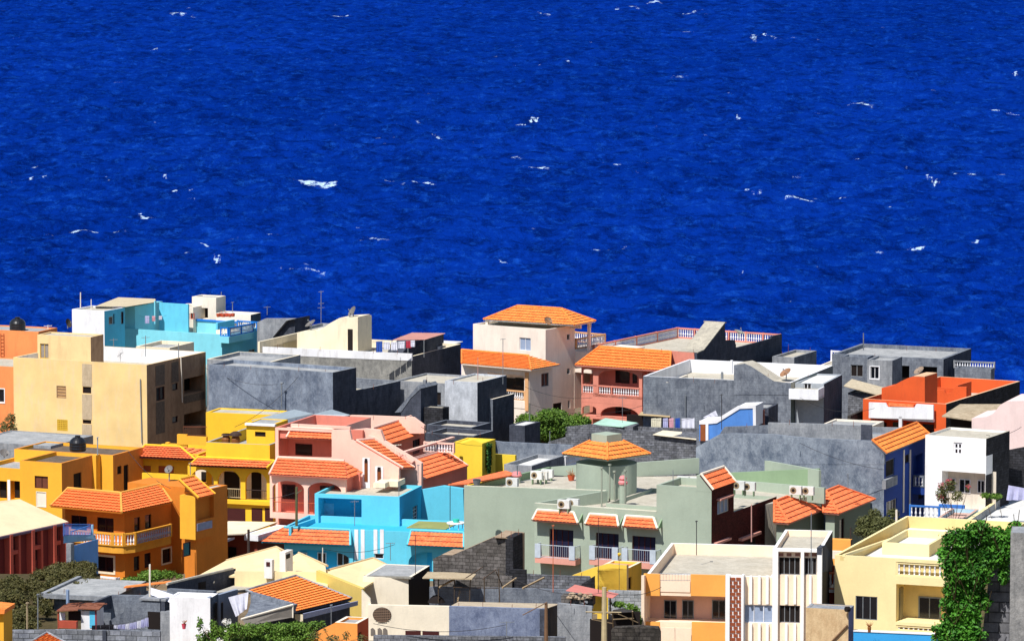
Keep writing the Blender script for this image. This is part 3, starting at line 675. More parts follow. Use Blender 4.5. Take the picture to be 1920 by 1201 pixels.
# ================= SECOND ROW =================
# --- peach house, left edge
F=Fr(72,622,414,22); H=house('peach_house','peach-orange house at the left edge of the picture with a ladder on its wall',F)
B=Block(H,F,xl=-90,L=3.6,m=PEACH,par=.1,deck=DECKG); B.done()
G=Fr(30,688,406,22); B=Block(H,G,xl=-90,L=6,m=PEACH,par=.1,name='lower_wall'); B.win('f',-3,729,8,754,sur=WHITE,sw=.08,nx=1); B.done()
lp=Mb(F)
for x in (1,7): r=F.fr(x,625,x+.8,684,-.05); lp.box(r[0],r[1],-.08,-.04,r[2],r[3])
for k in range(9): r=F.fr(1,628+k*6.5,7.5,629+k*6.5,-.05); lp.box(r[0],r[1],-.07,-.05,r[2],r[3])
tag(centre(lp.build('ladder',plain('rusty_orange',(190,100,60)))),'thin rusty ladder fixed to the peach wall','ladder')
def tank(px,py,D,w,label,lying=False):
    c=at(px,py,D); r=w/2
    t=thing('water_tank',label,'water tank',c); BT=plain('black_plastic',(26,26,30),.35,0,.5); mb=Mb()
    mb.lathe(c,[(r*.9,0),(r*.96,.05),(r,.2),(r*.97,.3),(r,.42),(r*.97,.52),(r,.64),(r*.98,.72),(r*.86,.9),(r*.6,1.06),(r*.3,1.14)],24); mb.build('body',BT,t,smooth=True)
    mb=Mb(); mb.lathe(c,[(r*.32,1.12),(r*.32,1.24),(0,1.27)],16); mb.build('lid',BT,t); return t
tank(33,620,416,1.45,'black round water tank on the peach house roof')
# --- beige three-storey block
F=Fr(275,684,396,25); H=house('beige_house','large beige three-storey house with peeling plaster, few tiny front openings and a brown shaded side',F)
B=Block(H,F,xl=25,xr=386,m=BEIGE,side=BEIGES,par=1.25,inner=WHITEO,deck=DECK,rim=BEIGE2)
B.win('f',155,725,171,737,fc=MAROON,nx=1,pane=DARK); B.win('f',155,787,171,794,fc=MAROON,nx=1,pane=DARK)
B.win('f',106,723,124,746,fc=BEIGES,pane=plain('board_shutter',(196,154,104)),nx=1,ny=4,depth=.1)
B.win('f',107,786,127,807,fc=plain('yellow_block',(222,180,60)),pane=plain('yellow_block2',(200,160,60)),nx=6,ny=6,depth=.08,bar=.07)
B.win('s',293,725,309,750,fc=MAROON,nx=2); B.win('s',323,718,334,731,fc=MAROON,nx=1); B.win('s',323,780,334,792,fc=MAROON,nx=1)
r1=B.hole('s',345,706,384,736,1.6); r2=B.hole('s',345,772,384,799,1.6); B.done()
part(H,'pilaster',concrete('bare_plaster',(176,156,128),(206,186,156),1.4),F,('bF',154,682,172,724,-.03,.05),('bF',154,739,172,786,-.03,.05),('bF',154,795,172,846,-.03,.05))
for a in (0,1): part(H,'balcony_door',DARK,F,('box',-1.58,-1.5,r1[0]+.8+2*a,r1[0]+1.7+2*a,r1[2]-.0,r1[3]-.2))
cp=concrete('pebble_dash',(92,80,70),(136,118,102),3)
part(H,'rough_panel',cp,F,('bS',292,684,309,722,.03,0)); part(H,'rough_panel',cp,F,('bS',322,678,335,716,.03,0)); part(H,'rough_panel',cp,F,('bS',293,753,309,812,.03,0)); part(H,'balcony_grille',cp,F,('bS',345,738,384,752,.04,-.1))
part(H,'drain_pipe',CREAMW,F,('tube',F.sp(339,668,.1),F.sp(342,754,.1),.05)); part(H,'drain_pipe',GREYMETAL,F,('tube',F.fp(263,710,-.1),F.fp(266,830,-.1),.05)); part(H,'drain_pipe',CREAMW,F,('tube',F.sp(388.5,683,.15),F.sp(388.5,766,.15),.08))
G=Fr(170,632,403,22); B=Block(H,G,xl=70,xr=194,m=BEIGE2,side=BEIGES,par=.1,z0=F.z-1.3,name='roof_room_wall',deck=DECK)
B.win('f',75,644,91,672,fc=plain('yellow_door_frame',(216,176,70)),nx=2,pane=plain('pale_curtain',(150,140,130))); B.done()
# rooftop lumps behind beige: small cream roof hatch
F2=Fr(318,652,418,22); H=house('cream_hatch_house','low cream rooftop with a hatch, behind the beige house parapet',F2); B=Block(H,F2,xl=255,L=5,m=CREAM,par=.3,deck=DECKG); B.done()
F2=Fr(205,645,424,24); 
# --- big mottled grey house
MOT=concrete('mottled_render',(84,94,112),(154,164,178),.6,lo=.36,hi=.66,light=(104,110,120))
F=Fr(624,698,393,28); H=house('mottled_grey_house','big windowless house of mottled blue-grey render with an almost black side wall',F)
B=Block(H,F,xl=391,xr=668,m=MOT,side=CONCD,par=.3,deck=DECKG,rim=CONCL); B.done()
P=F.sp(667.5,732,0); G=Fr(0,732,0,28,P=P); B=Block(H,G,W=8,xr=751,m=CONC,side=CONCD,par=.9,inner=CONC,name='rear_wall',rim=CONCL); B.done()
part(H,'vent_pipe',GREYMETAL,F,('tube',F.fp(528,765,-.6),F.fp(528,718,-.6),.06),('tube',F.fp(526,718,-.6),F.fp(531,718,-.6),.08))
F2=Fr(505,679,402,24); H=house('beige_roof_house','low pale house roof between the turquoise house and the mottled grey house',F2); B=Block(H,F2,xl=388,xr=506,m=CONCL,L=6,par=.3,rim=CREAM,deck=DECKG) ; B.L=6; B.done()
# --- grey cluster with the white room
F=Fr(895,717,399,26); H=house('white_room_house','pale weathered room with jet dark side wall, left of the leafy tree',F)
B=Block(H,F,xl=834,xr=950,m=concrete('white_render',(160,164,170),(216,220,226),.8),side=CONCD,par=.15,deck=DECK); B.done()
G=Fr(836,719,402,26); B=Block(H,G,xl=740,L=6,m=CONCL,par=.15,deck=DECK,name='left_wall',z0=4); B.win('f',815,735,827,760,fc=CONC,pane=DARK,nx=1); B.done()
part(H,'concrete_post',CONCL,G,('bF',793,712,798,752,-1.2,-.9)); part(H,'concrete_post',CONCL,G,('bF',800,716,803,752,1,1.3))
part(H,'terrace_floor',DECKG,G,('box',G.A(786),-.1,-3,6,G.fa(800,760)[1]-.2,G.fa(800,760)[1]))
G=Fr(0,748,0,26,P=F.sp(924,748,.35)); B=Block(H,G,W=4,xr=964,m=CONC,side=CONCD,par=.4,name='rear_wall',rim=CREAMW); B.done()
G=Fr(830,765,392,26); B=Block(H,G,xl=785,L=1.2,m=BLOCKD,side=BLOCKD,par=.05,name='lower_wall'); B.done()
part(H,'stair_wall',CONCD,G,('pF',[(752,770),(770,748),(784,728),(789,730),(789,830),(752,830)],-.5,2.6))
part(H,'stair_roof',CONC,G,('pF',[(740,773),(764,745),(784,722),(789,728),(770,746),(752,772)],-.55,2.7))
F=Fr(888,817,377,26); H=house('dark_flat_house','low dark grey flat roofs stepped below the white room',F)
B=Block(H,F,xl=798,xr=925,m=CONCD,side=CONCD,par=.35,deck=DECK,rim=CONC); B.done()
G=Fr(885,801,386,26); B=Block(H,G,xl=800,xr=920,m=CONCD,par=.3,deck=DECK,rim=CONC,name='upper_wall'); B.L=min(B.L,4.5); B.done()
F=Fr(984,798,393,26); H=house('black_shed','small dark shed with a white roof edge beside the leafy tree',F,'shed'); B=Block(H,F,xl=955,L=3,m=CONCD,par=.05,deck=DECKW); B.done()
# --- grey house with white roof terrace
F=Fr(1483,717,401,20); H=house('white_terrace_house','blue-grey house with white-painted roof terrace and a sloping stair hood, centre right',F)
B=Block(H,F,xl=1206,W=None,L=13,m=CONC,side=plain('green_grey_paint',(96,108,108),.8),par=1.15,inner=WHITE,deck=DECK,rim=WHITE); B.done()
mb=Mb(F); b=[(1376,722),(1376,684),(1396,681),(1408,686),(1451,714),(1483,718),(1483,740),(1376,740)]
mb.pF(b,-.03,2.3,CONC,DECK); mb.build('stair_hood',None,H)
part(H,'terrace_divider',CREAMW,F,('pS',[(1253,716),(1290,702),(1290,708),(1253,722)],F.A(1253),F.A(1253)-.2))
part(H,'vent_pipe',GREYMETAL,F,('tube',F.fp(1285,785,-.15),F.fp(1285,740,-.15),.05)); part(H,'roof_pipe',WHITE,F,('tube',F.fp(1372,700,5),F.fp(1372,675,5),.12))
part(H,'roof_pipe',GREYMETAL,F,('tube',F.fp(1354,716,8),F.fp(1354,697,8),.12))
G=Fr(0,717,0,17,P=F.W(2.6,1.2,F.z-.15)); B=Block(H,G,W=2.55,L=7,m=plain('pale_grey_paint',(160,166,172),.8),side=CONCD,par=.12,name='balcony_room_wall',deck=DECKW)
B.win('f',1507,717,1521,731,nx=2); B.done()
G=Fr(0,717,0,17,P=F.W(2.7,.0,F.sb(1503,734)[1]+.9)); part(H,'balcony',WHITE,G,('box',-2.6,0,-1.0,-.85,G.z-1.0,G.z-.1),('box',-2.6,0,-.85,1.2,G.z-1.0,G.z-.8),('box',-.12,0,-.85,1.2,G.z-1.0,G.z-.1)); part(H,'balcony_floor',DECK,G,('box',-2.6,-.12,-.85,1.2,G.z-.8,G.z-.3))
# --- blue stair tower
F=Fr(1417,760,374,18); H=house('blue_stair_tower','bright blue stair wall with thick white border and a brown door',F,'stair tower')
BL=paint('bright_blue',(86,140,214),.85,.3)
o=[(1311,789),(1342,787),(1384,761),(1417,760),(1417,799),(1356,812),(1324,827),(1311,826)]
mb=Mb(F); mb.pF(o,0,2.4,BL,WHITE); mb.build('wall',None,H)
mb=Mb(F)
ring_o=[(1311,788),(1342,786),(1384,760),(1417,759),(1417.5,800)]; ring_i=[(1322,795),(1344,793),(1387,766),(1411.5,765),(1412,800)]
for k in range(4): mb.pF([ring_o[k],ring_o[k+1],ring_i[k+1],ring_i[k]],-.08,.0)
mb.pF([(1311,788),(1328,788),(1328,825),(1323,826),(1323,795),(1311,795)],-.09,0); mb.build('white_border',WHITE,H)
part(H,'door',plain('orange_wood',(150,84,44)),F,('bF',1313,795,1323,826,-.06,.02))
G=Fr(1441,765,377,18); B=Block(H,G,xl=1393,L=3,m=CONCD,par=.1,deck=DECKG,name='rear_wall'); B.done()
part(H,'post',plain('rosewood',(150,90,76)),G,('bF',1429,768,1433,815,-1,-.8))
part(H,'base_wall',CONC,F,('box',-5,0,.2,3,-1,F.fa(1380,806)[1]))
# --- grey and blue house with the orange side roof
F=Fr(1658,848,348,23); H=house('blue_balcony_house','mottled grey house with a deep blue balcony side under an orange tile eave',F)
DB=paint('deep_blue',(40,72,150),.85,.3); MOT2=concrete('mottled_render_fine',(84,94,110),(158,166,176),.75,lo=.36,hi=.66,light=(116,122,132))
B=Block(H,F,xl=1440,xr=1737,m=MOT2,side=DB,par=.05,deck=DECKG,t=.2)
B.win('s',1661,861,1677,892,fc=GREYMETAL,pane=DARK,nx=1); B.win('s',1662,937,1681,962,fc=CREAMW,pane=GLASS,nx=3); B.hole('s',1712,852,1730,890,.5); B.win('s',1697,851,1706,868,nx=1,pane=DARK,fc=DB); B.win('s',1722,917,1731,935,nx=1,fc=DB,pane=DARK); B.done()
mb=Mb(F); mb.pF([(1305,838),(1348,814),(1380,812),(1450,814),(1520,821.5),(1633,826),(1658,848),(1658,870),(1440,870),(1440,1020),(1305,1020)],-.02,.25); mb.build('gable_wall',MOT2,H)
part(H,'roof_wall',CONC,F,('pF',[(1350,812),(1358,800),(1442,797),(1442,850),(1350,850)],1.2,1.5))
b1=B.L+.3; zr=F.fa(1636,825)[1]; ar=F.A(1636)
roof(H,[F.W(.25,-.1,F.z-.05),F.W(.25,b1,F.z-.05),F.W(ar,b1,zr),F.W(ar,-.1,zr)],T1,under=CONCL)
for x in (1695,1707): part(H,'white_pillar',CREAMW,F,('bS',x-1,843,x+1,960,.05,-.05))
bb0,bb1=F.B(1711),F.B(1737); z_b=F.sb(1720,907)[1]
part(H,'balcony_slab',DB,F,('box',0,1.0,bb0,bb1+.5,z_b-.6,z_b))
balus(H,F.W(.1,bb0+.05,z_b),F.W(.95,bb0+.05,z_b),.85,CONC,WHITE); balus(H,F.W(.95,bb0,z_b),F.W(.95,bb1+.5,z_b),.85,CONC,plain('shaded_baluster',(110,120,140)),posts=2)  # side run: baluster white darkened to paint its shade
part(H,'window_apron',CONCL,F,('bS',1661,895,1683,912,.3,0))
G=Fr(0,799,0,18,P=F.fp(1633,799,1.3)); H2=H; part(H,'parapet_wall',CONCL,G,('pF',[(1440,792),(1560,795),(1633,799),(1636,850),(1440,850)],0,.3)); part(H,'parapet_wall',CONCL,F,('pF',[(1600,800),(1712,802),(1712,830),(1600,830)],B.L+.6,B.L+.9)); part(H2,'dark_pier',CONCD,G,('bF',1614,796,1635,830,-.1,0))
# --- orange-red house
OR=paint('orange_red_paint',(222,94,46),.92,.15)
F=Fr(1774,757,402,27); H=house('orange_red_house','orange-red house with a white balcony front, stair tower and long walled roof terrace',F)
B=Block(H,F,xl=1618,xr=1912,m=OR,side=BLOCKD,par=1.3,inner=OR,deck=DECK,rim=paint('peach_coping',(236,190,150)))
hr=B.hole('f',1637,783,1752,812,1.8); B.done()
part(H,'white_balcony_front',WHITE,F,('pF',[(1629,754),(1660,755),(1664,763),(1714,764),(1718,757),(1750,759),(1750,786),(1629,783)],-.6,-.4)); part(H,'balcony_slab',WHITE,F,('box',F.A(1629,-.4),F.A(1750,-.4),-.4,0,F.fa(1690,786)[1],F.fa(1690,781)[1]))
part(H,'white_post',WHITE,F,('bF',1685,780,1691,806,-.6,-.35)); 
for x0,x1,y in ((1641,1662,791),(1674,1684,791),(1700,1722,793),(1730,1750,795)): part(H,'dark_window',GLASS,F,('bF',x0,y,x1,815,1.75,1.79))
part(H,'tile_insert',T2,F,('bF',1666,757,1713,762,-.3,.0))
G=Fr(0,707,0,27,P=F.fp(1733,707,1.2)); mb=Mb(G); mb.pF([(1653,727),(1672,724),(1690,714),(1703,708),(1715,705.5),(1734,706),(1734,770),(1653,770)],0,2.9); mb.build('stair_tower',OR,H)
part(H,'tower_door',DARK,G,('bS',1742,719,1751,757,.03,0)); part(H,'tower_cap',paint('peach_coping',(236,190,150)),G,('bF',1714,704.5,1734,706,0,2.9))
a0=F.A(1774,5.5); part(H,'terrace_wall',OR,F,('box',F.A(1757,8.5),F.A(1800,8.5),8.5,8.7,F.z-1.3,F.z+.25),('box',F.A(1790,8.5),F.A(1790,8.5)+.2,8.7,12,F.z-1.3,F.z+.5))
part(H,'terrace_wall',OR,F,('pF',[(1753,731),(1770,731),(1773,737),(1784,736),(1790,725),(1812,725),(1812,760),(1753,760)],7.5,7.8))
# --- rubble-walled yard and shack left of it
F=Fr(1640,738,411,21); H=house('straw_roof_shack','stone hut with a pale matting roof between the white-balcony house and the orange-red house',F,'hut')
B=Block(H,F,xl=1590,xr=1655,m=BLOCK,side=BLOCKD,par=.1); B.done()
part(H,'matting_roof',concrete('straw_mat',(180,166,140),(212,198,170),2),F,('prism',[F.W(-2.7,-.5,F.z+.6),F.W(.6,-.5,F.z-.1),F.W(.6,2.4,F.z+.1),F.W(-2.9,2.6,F.z+.8)],[F.W(-2.7,-.5,F.z+.68),F.W(.6,-.5,F.z),F.W(.6,2.4,F.z+.2),F.W(-2.9,2.6,F.z+.9)]))
F=Fr(1617,770,407,21); t=house('rubble_wall','long dark rubble yard wall left of the orange-red house',F,'wall'); part(t,'stone',concrete('rubble',(40,38,38),(98,92,84),1.5,.25),F,('box',-.3,0,-3.5,14,-1,F.z))
F=Fr(1632,800,393,21); H=house('pale_yard_house','low pale roof cluttered with a wooden cross frame in front of the rubble wall',F); B=Block(H,F,xl=1540,L=4,m=CREAMW,par=.15,deck=DECKG); B.done()
# --- pale pink house right
F=Fr(1960,800,372,20); H=house('pale_pink_house','pale pink house with a curved gable at the right edge, behind the white house',F)
PP=paint('pale_pink',(238,212,206),.94,.15); mb=Mb(F); mb.pF([(1822,784),(1850,781),(1862,775),(1876,758),(1887,752),(1960,750),(1960,880),(1822,860)],0,5); mb.build('wall',PP,H)
F=Fr(1822,786,376,21); H=house('shaded_lean_to','dark open lean-to under a tan sheet roof beside the pale pink house',F,'shed'); part(H,'back_wall',DARK,F,('box',F.A(1773),0,1.5,3.8,-1,F.z-.2))
part(H,'sheet_roof',concrete('tan_sheet',(150,132,106),(200,184,156),1.2),F,('prism',[F.fp(1766,779,-.4),F.fp(1824,787,-.4),F.fp(1908,757,7),F.fp(1800,757,7)],[F.fp(1766,781,-.4),F.fp(1824,789,-.4),F.fp(1908,759,7),F.fp(1800,759,7)]))
# --- white house with paned window
F=Fr(1849,822,351,27); H=house('white_overhang_house','bright white house with a small paned window whose upper floor overhangs a recessed ground floor',F)
WB=paint('bright_white',(244,243,240),.96,.12)
B=Block(H,F,xl=1735,xr=1893,m=WB,side=BLOCKD,par=.15,deck=DECK,rim=DECK)
B.win('f',1788,829,1804,852,nx=2,ny=2,fc=WHITE,bar=.12); hr=B.hole('f',1766,885,1856,962,1.3); B.done()
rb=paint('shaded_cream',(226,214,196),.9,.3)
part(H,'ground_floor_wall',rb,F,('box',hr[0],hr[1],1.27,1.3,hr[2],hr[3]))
for x0,x1,y0,y1 in ((1773,1790,897,920),(1800,1818,899,922),(1834,1845,901,922)):
    r=F.fr(x0,y0,x1,y1,1.2); o=part(H,'shutter_window',WHITE,F,('box',r[0]-.06,r[1]+.06,1.2,1.26,r[2]-.06,r[3]+.06)); 
    part(o,'pane',GLASS,F,('box',r[0],(r[0]+r[1])/2-.04,1.17,1.19,r[2],r[3]),('box',(r[0]+r[1])/2+.04,r[1],1.17,1.19,r[2],r[3])) if False else None
    gb=Mb(F); gb.box(r[0],(r[0]+r[1])/2-.04,1.17,1.19,r[2],r[3]); gb.box((r[0]+r[1])/2+.04,r[1],1.17,1.19,r[2],r[3]); gb.build('pane',GLASS,o)
part(H,'side_band',WB,F,('bS',1849,853,1861,888,.04,0))
F=Fr(1946,845,357,20); t=house('black_stone_wall','tall black lava stone wall at the right edge, right of the white house',F,'wall'); part(t,'stone',BLOCKD,F,('pF',[(1862,870),(1880,846),(1900,842),(1946,833),(1946,960),(1862,960)],0,.6))

# ================= THIRD ROW =================
# --- amber house left
AM=paint('amber_paint',(243,178,56),.94,.12); AMS=paint('shaded_amber_paint',(224,144,66),.9,.2)  # AMS: amber deepened to paint the shaded side walls
F=Fr(115.6,868,364,24); H=house('amber_house','amber-orange flat-roofed house on the left with a brown roof deck carrying a black tank',F)
DB2=concrete('brown_screed',(92,80,70),(128,112,98),.8)
B=Block(H,F,xl=37,xr=182,m=AM,side=AMS,par=.3,deck=DB2,rim=paint('amber_coping',(232,150,60)),inner=AM); 
B.win('f',65,892,90,915,fc=MAROON,pane=plain('brown_curtain',(110,62,44)),nx=2); B.win('f',68,921,87,950,fc=CREAMW,pane=CREAMW,nx=1,depth=.06); B.win('s',138,886,153,921,fc=MAROON,nx=1,pane=DARK); B.done()
P=F.sp(183,853,.0); G=Fr(0,852,0,24,P=F.W(F.A(212,B.L),B.L,F.z-.02)); 
B2=Block(H,G,W=9,xr=268,m=AM,side=AMS,par=.25,deck=DB2,rim=paint('amber_coping',(232,150,60)),name='rear_wall'); B2.win('s',220,873,228,888,fc=MAROON,nx=1,pane=DARK); B2.win('s',232,871,241,921,fc=MAROON,nx=1,pane=DARK); B2.done()
part(H,'pilaster',AM,F,('box',.0,.35,B.L-.8,B.L-.1,-1,F.z+.02))
G=Fr(40,879,366,24); B=Block(H,G,xl=-40,L=6,m=AM,par=.3,name='left_wall',deck=DECKG,rim=AM); B.win('f',-8,901,13,936,nx=1,fc=AM,pane=DARK,depth=.6); B.win('f',20,901,37.5,936,nx=1,fc=AM,pane=DARK,depth=.6); B.done(); part(H,'white_post',WHITE,G,('bF',14,899,19,938,-.05,.1))
G=Fr(95,836,374,24); H2=house('grey_sheet_roof_house','low house with pale grey sheet roof between the beige and amber houses, left edge',G)
B=Block(H2,G,xl=-60,L=7,m=CONCL,par=.05,deck=DECKG,side=CONCL); B.done()
tank(146,845,370.5,1.35,'black ribbed water tank on the amber house roof')
# --- orange house with corner balcony
OB=paint('burnt_orange_wall',(218,130,46),.92,.15)
F=Fr(233,956,344,30); H=house('corner_balcony_house','burnt orange house with a white baluster balcony wrapping its corner under a tiled eave',F)
B=Block(H,F,xl=122,xr=322,m=OB,side=OB,par=.1,deck=DECKG)
mg=dict(fc=MAROON,pane=GLASS,nx=2)
B.win('f',133,966,163,996,**mg); B.win('f',182,970,213,997,**mg); B.win('f',182,1043,213,1071,sur=CREAM,sw=.16,**mg)
for a in ((252,969,263,995),(272,964,284,990),(251,1042,262,1069),(271,1036,283,1063)): B.win('s',*a,fc=MAROON,nx=1)
B.win('s',304,1028,320,1054,fc=MAROON,nx=1,sur=CREAM,sw=.12); B.done()
ze=F.z
e1=F.W(F.A(111),-1.1,ze-.0); e2=F.W(.55,-1.1,ze); e3=F.W(.85,F.B(322,.85),ze)
r1=F.W(F.A(128,1.6),1.6,ze+.95); r2=F.W(-1.4,1.6,ze+.95); r3=F.W(-1.4,F.B(300,-1.4),ze+.95)
roof(H,[e1,e2,r2,r1],T3,under=OB,cap=paint('yellow_cap',(236,170,80))); roof(H,[e2,e3,r3,r2],T3,under=OB,cap=paint('yellow_cap',(236,170,80)),caps=(0,1,1))
zf=F.fa(220,1023,-1)[1]; c=.55
pts=[F.W(F.A(130,-1.1),-1.1,zf),F.W(-.3,-1.1,zf),F.W(.5,-.85,zf),F.W(.95,0,zf),F.W(.95,F.B(320,.95),zf)]
inn=[F.W(F.A(130,-1.1),0.01,zf),F.W(-.3,0.01,zf),F.W(-.01,.0,zf),F.W(-.01,.1,zf),F.W(-.01,F.B(320,.95),zf)]
mb=Mb(F)
for k in range(4):
    q=[pts[k],pts[k+1],inn[k+1],inn[k]]; mb.prism([p-V((0,0,.55)) for p in q],[p+V((0,0,.02)) for p in q])
mb.build('balcony_slab',paint('balcony_yellow',(238,170,60)),H)
for k in range(4): balus(H,pts[k],pts[k+1],.95,paint('balcony_yellow',(238,170,60)),WHITE if k<3 else plain('shaded_baluster2',(170,178,200)),posts=2)  # last run: white balusters with shade painted in as blue-grey
# right-hand piece
G=Fr(366,930,341,30); B=Block(H,G,xl=337,xr=403,m=AM,side=OB,par=.05,name='stair_bay_wall',z0=G.fa(350,1010)[1]); b3=B.hole('s',370,925,401,972,.9); B.done()
part(H,'bay_panel',plain('grey_panel',(150,158,184)),G,('bS',370,978,398,992,.04,0))
roof(H,[G.W(.35,-.1,G.z-.1),G.W(.35,G.B(403,.35),G.z-.1),G.W(G.A(337),G.B(400,.35),G.z+1.15),G.W(G.A(337),-.1,G.z+1.15)],T3,under=OB,cap=AM)
G2=Fr(0,1000,0,30,P=G.W(-.35,.6,G.z+.2)); B=Block(H,G2,W=1.0,L=4.2,m=OB,par=.05,name='stair_wall'); B.win('s',346,1016,359,1042,fc=MAROON,nx=1); B.done()
P=F.W(0,B.L,F.z); part(H,'rear_wall',OB,F,('box',-4,1.2,F.B(322),F.B(322)+3,-1,F.z+1.0))
part(H,'ground_wall_gate',paint('balcony_yellow',(238,170,60)),F,('box',F.A(182,-2.5),F.A(238,-2.5),-2.6,-2.4,-.5,F.fa(200,1080,-2.5)[1]))
balus(H,F.W(F.A(182,-3),-3.0,F.fa(200,1098,-3)[1]),F.W(F.A(222,-3),-3.0,F.fa(200,1098,-3)[1]),.7,WHITE,WHITE,name='gate')
# --- yellow house with arches
YE=paint('yellow_paint',(246,196,52),.94,.1)
F=Fr(515,778,382,18); H=house('yellow_arch_house','bright yellow house with round arches, an orange tile eave and a small roof terrace',F)
B=Block(H,F,xl=386,L=3,m=YE,par=.1,name='back_wall'); B.done()
G=Fr(506,878,368,18); zt=G.fa(470,832)[1]
body=Block(H,Fr(0,835,0,18,P=G.W(0,.0,zt)),xl=386,L=11,m=YE,par=.9,t=.2,name='terrace_wall',inner=YE,rim=DECKG,deck=DECKG)
bf=body.F; hr=body.hole('f',356,882,505,941,1.3); body.done()
archwall(H,G,352,506,876,946,[(356,401,880,938),(408,451,881,936),(460,500,884,936)],0-.02,.28,YE,name='arcade')
part(H,'porch_back_wall',CREAMW,G,('box',hr[0],hr[1],1.2,1.28,hr[2],hr[3]))
for x0,x1 in ((378,392),(421,449),(472,490)): r=G.fr(x0,884,x1,938,1.18); part(H,'arch_door',DARK,G,('box',r[0],r[1],1.12,1.19,r[2],r[3]))
RL=plain('dark_rail',(60,44,40))
rail(H,G.fp(408,932,.1),G.fp(451,934,.1),.75,plain('cream_rail',(210,190,150))); rail(H,G.fp(460,935,.1),G.fp(500,937,.1),.75,RL)
rail(H,G.fp(372,930,.1),G.fp(401,931,.1),.75,RL)
part(H,'floor_band',YE,G,('bF',404,938,506,945,-.3,.1))
for x0,x1 in ((408,460),(472,492),(497,512)): r=G.fr(x0,952,x1,976,0); part(H,'garage_door',MAROON,G,('box',r[0],r[1],-.04,0,r[2],r[3]))
roof(H,[G.fp(355,872,-.9),G.W(G.A(508),-.9,G.fa(430,874,-.9)[1]),G.W(G.A(515),.0,G.fa(430,860,0)[1]),G.W(G.A(372),.0,G.fa(430,860,0)[1])],T2,under=MAROON,cap=YE)
J=Fr(515,795,371,18); B=Block(H,J,xl=462,L=3,m=YE,par=.05,name='stair_room_wall',deck=DECKG); B.win('f',478,809,498,818,fc=MAROON,pane=DARK,nx=1); B.done()
part(H,'white_coping',WHITE,J,('bF',459,794,515,798,-.25,.1))
for px in (424,442):
    p=G.fp(px,834,2); t=thing('clay_jar','brown clay jar with a %s rim on the yellow house terrace'%('dark' if px<430 else 'wide drooping'),'jar',p,'clay jars on the yellow roof'); mb=Mb(); mb.lathe(p,[(.2,0),(.34,.25),(.36,.5),(.22,.8)],12); mb.build('body',plain('clay',(140,86,40)),t); mb=Mb()
    if px<430: mb.lathe(p,[(.24,.78),(.42,.82),(.3,.92)],12)
    else: mb.lathe(p,[(.1,.8),(.5,.78),(.46,.95),(.2,1.1),(.0,1.12)],12)
    mb.build('rim',plain('dark_clay',(70,52,44)),t)
K=Fr(372,862,372,18); zq=K.fa(300,857)[1]
B=Block(H,Fr(0,862,0,18,P=K.W(0,0,K.fa(300,848)[1])),xl=262,L=5,m=YE,par=.3,name='left_wall',rim=YE); BK=paint('brick_panel',(170,92,52),.8,.2)
B.win('f',268,871,284,886,fc=YE,pane=BK,nx=1,depth=.08); B.win('f',296,872,327,888,fc=YE,pane=BK,nx=1,depth=.08); B.done()
z0=K.fa(300,858,-.9)[1]; z1=K.fa(300,836,1.2)[1]
roof(H,[K.W(K.A(262),-.9,z0),K.W(K.A(366,-.9),-.9,z0),K.W(K.A(338,1.2),1.2,z1),K.W(K.A(262),1.2,z1)],T2,under=MAROON,cap=YE)
roof(H,[K.W(K.A(366,-.9),-.9,z0),K.W(K.A(366,-.9),4,z0),K.W(K.A(338,1.2),1.2,z1),K.W(K.A(338,1.2),1.2,z1)],T2,under=MAROON,caps=(0,0,0))
part(H,'front_wall',YE,K,('box',K.A(266,-3),K.A(352,-3),-3.0,-2.8,-1,K.fa(310,888,-3)[1]))
part(H,'stepped_parapet',AM,K,('bF',310,829,316,834,3,3.4),('bF',332,814,350,836,3,3.3),('bF',350,818,387,834,3,3.3),('bF',312,832,350,838,3,3.3))
balus(H,K.fp(340,823,3),K.fp(386,823,3),.7,RL,RL,name='iron_rail') if False else rail(H,K.fp(344,818,3.2),K.fp(388,818,3.2),.8,RUST)
# --- pink house with tiled balconies
PK=paint('salmon_pink',(247,200,180),.95,.1); PKD=paint('shaded_salmon',(226,134,114),.92,.15); RAILR=plain('red_rail',(190,84,50))  # PKD: salmon with shade painted in, for sides and recesses
F=Fr(624,806,361,20); H=house('salmon_house','salmon pink house with three tiled eaves, a baluster balcony and a tiled stair slope',F)
# left wing with the recessed balcony
B=Block(H,F,xl=516,L=8,m=PK,par=.8,inner=PKD,name='balcony_wing_wall',deck=DECKG)
hr=B.hole('f',522,808,623,873,1.9); B.done()
mb=Mb(F); mb.box(hr[0]+.01,hr[1]-.01,1.84,1.88,hr[2],hr[3]); mb.box(hr[0]+.004,hr[0]+.03,.02,1.84,hr[2],hr[3]); mb.build('balcony_back_wall',PKD,H)
r=F.fr(554,832,585,853,1.8); wq=part(H,'window',MAROON,F,('box',r[0],r[1],1.78,1.84,r[2],r[3])); part(wq,'pane',GLASS,F,('box',r[0]+.08,r[1]-.08,1.75,1.77,r[2]+.08,r[3]-.08))
balus(H,F.fp(522,873,.05),F.fp(623,876,.05),.78,PK,paint('pink_white',(240,214,200)),posts=2)
roof(H,[F.fp(537,820,-.35),F.fp(624,824,-.35),F.fp(624,806,.5),F.fp(548,802,.5)],T2,under=PKD,cap=PK)
part(H,'eave_coping',PK,F,('bF',545,797,656,802,.5,.8))
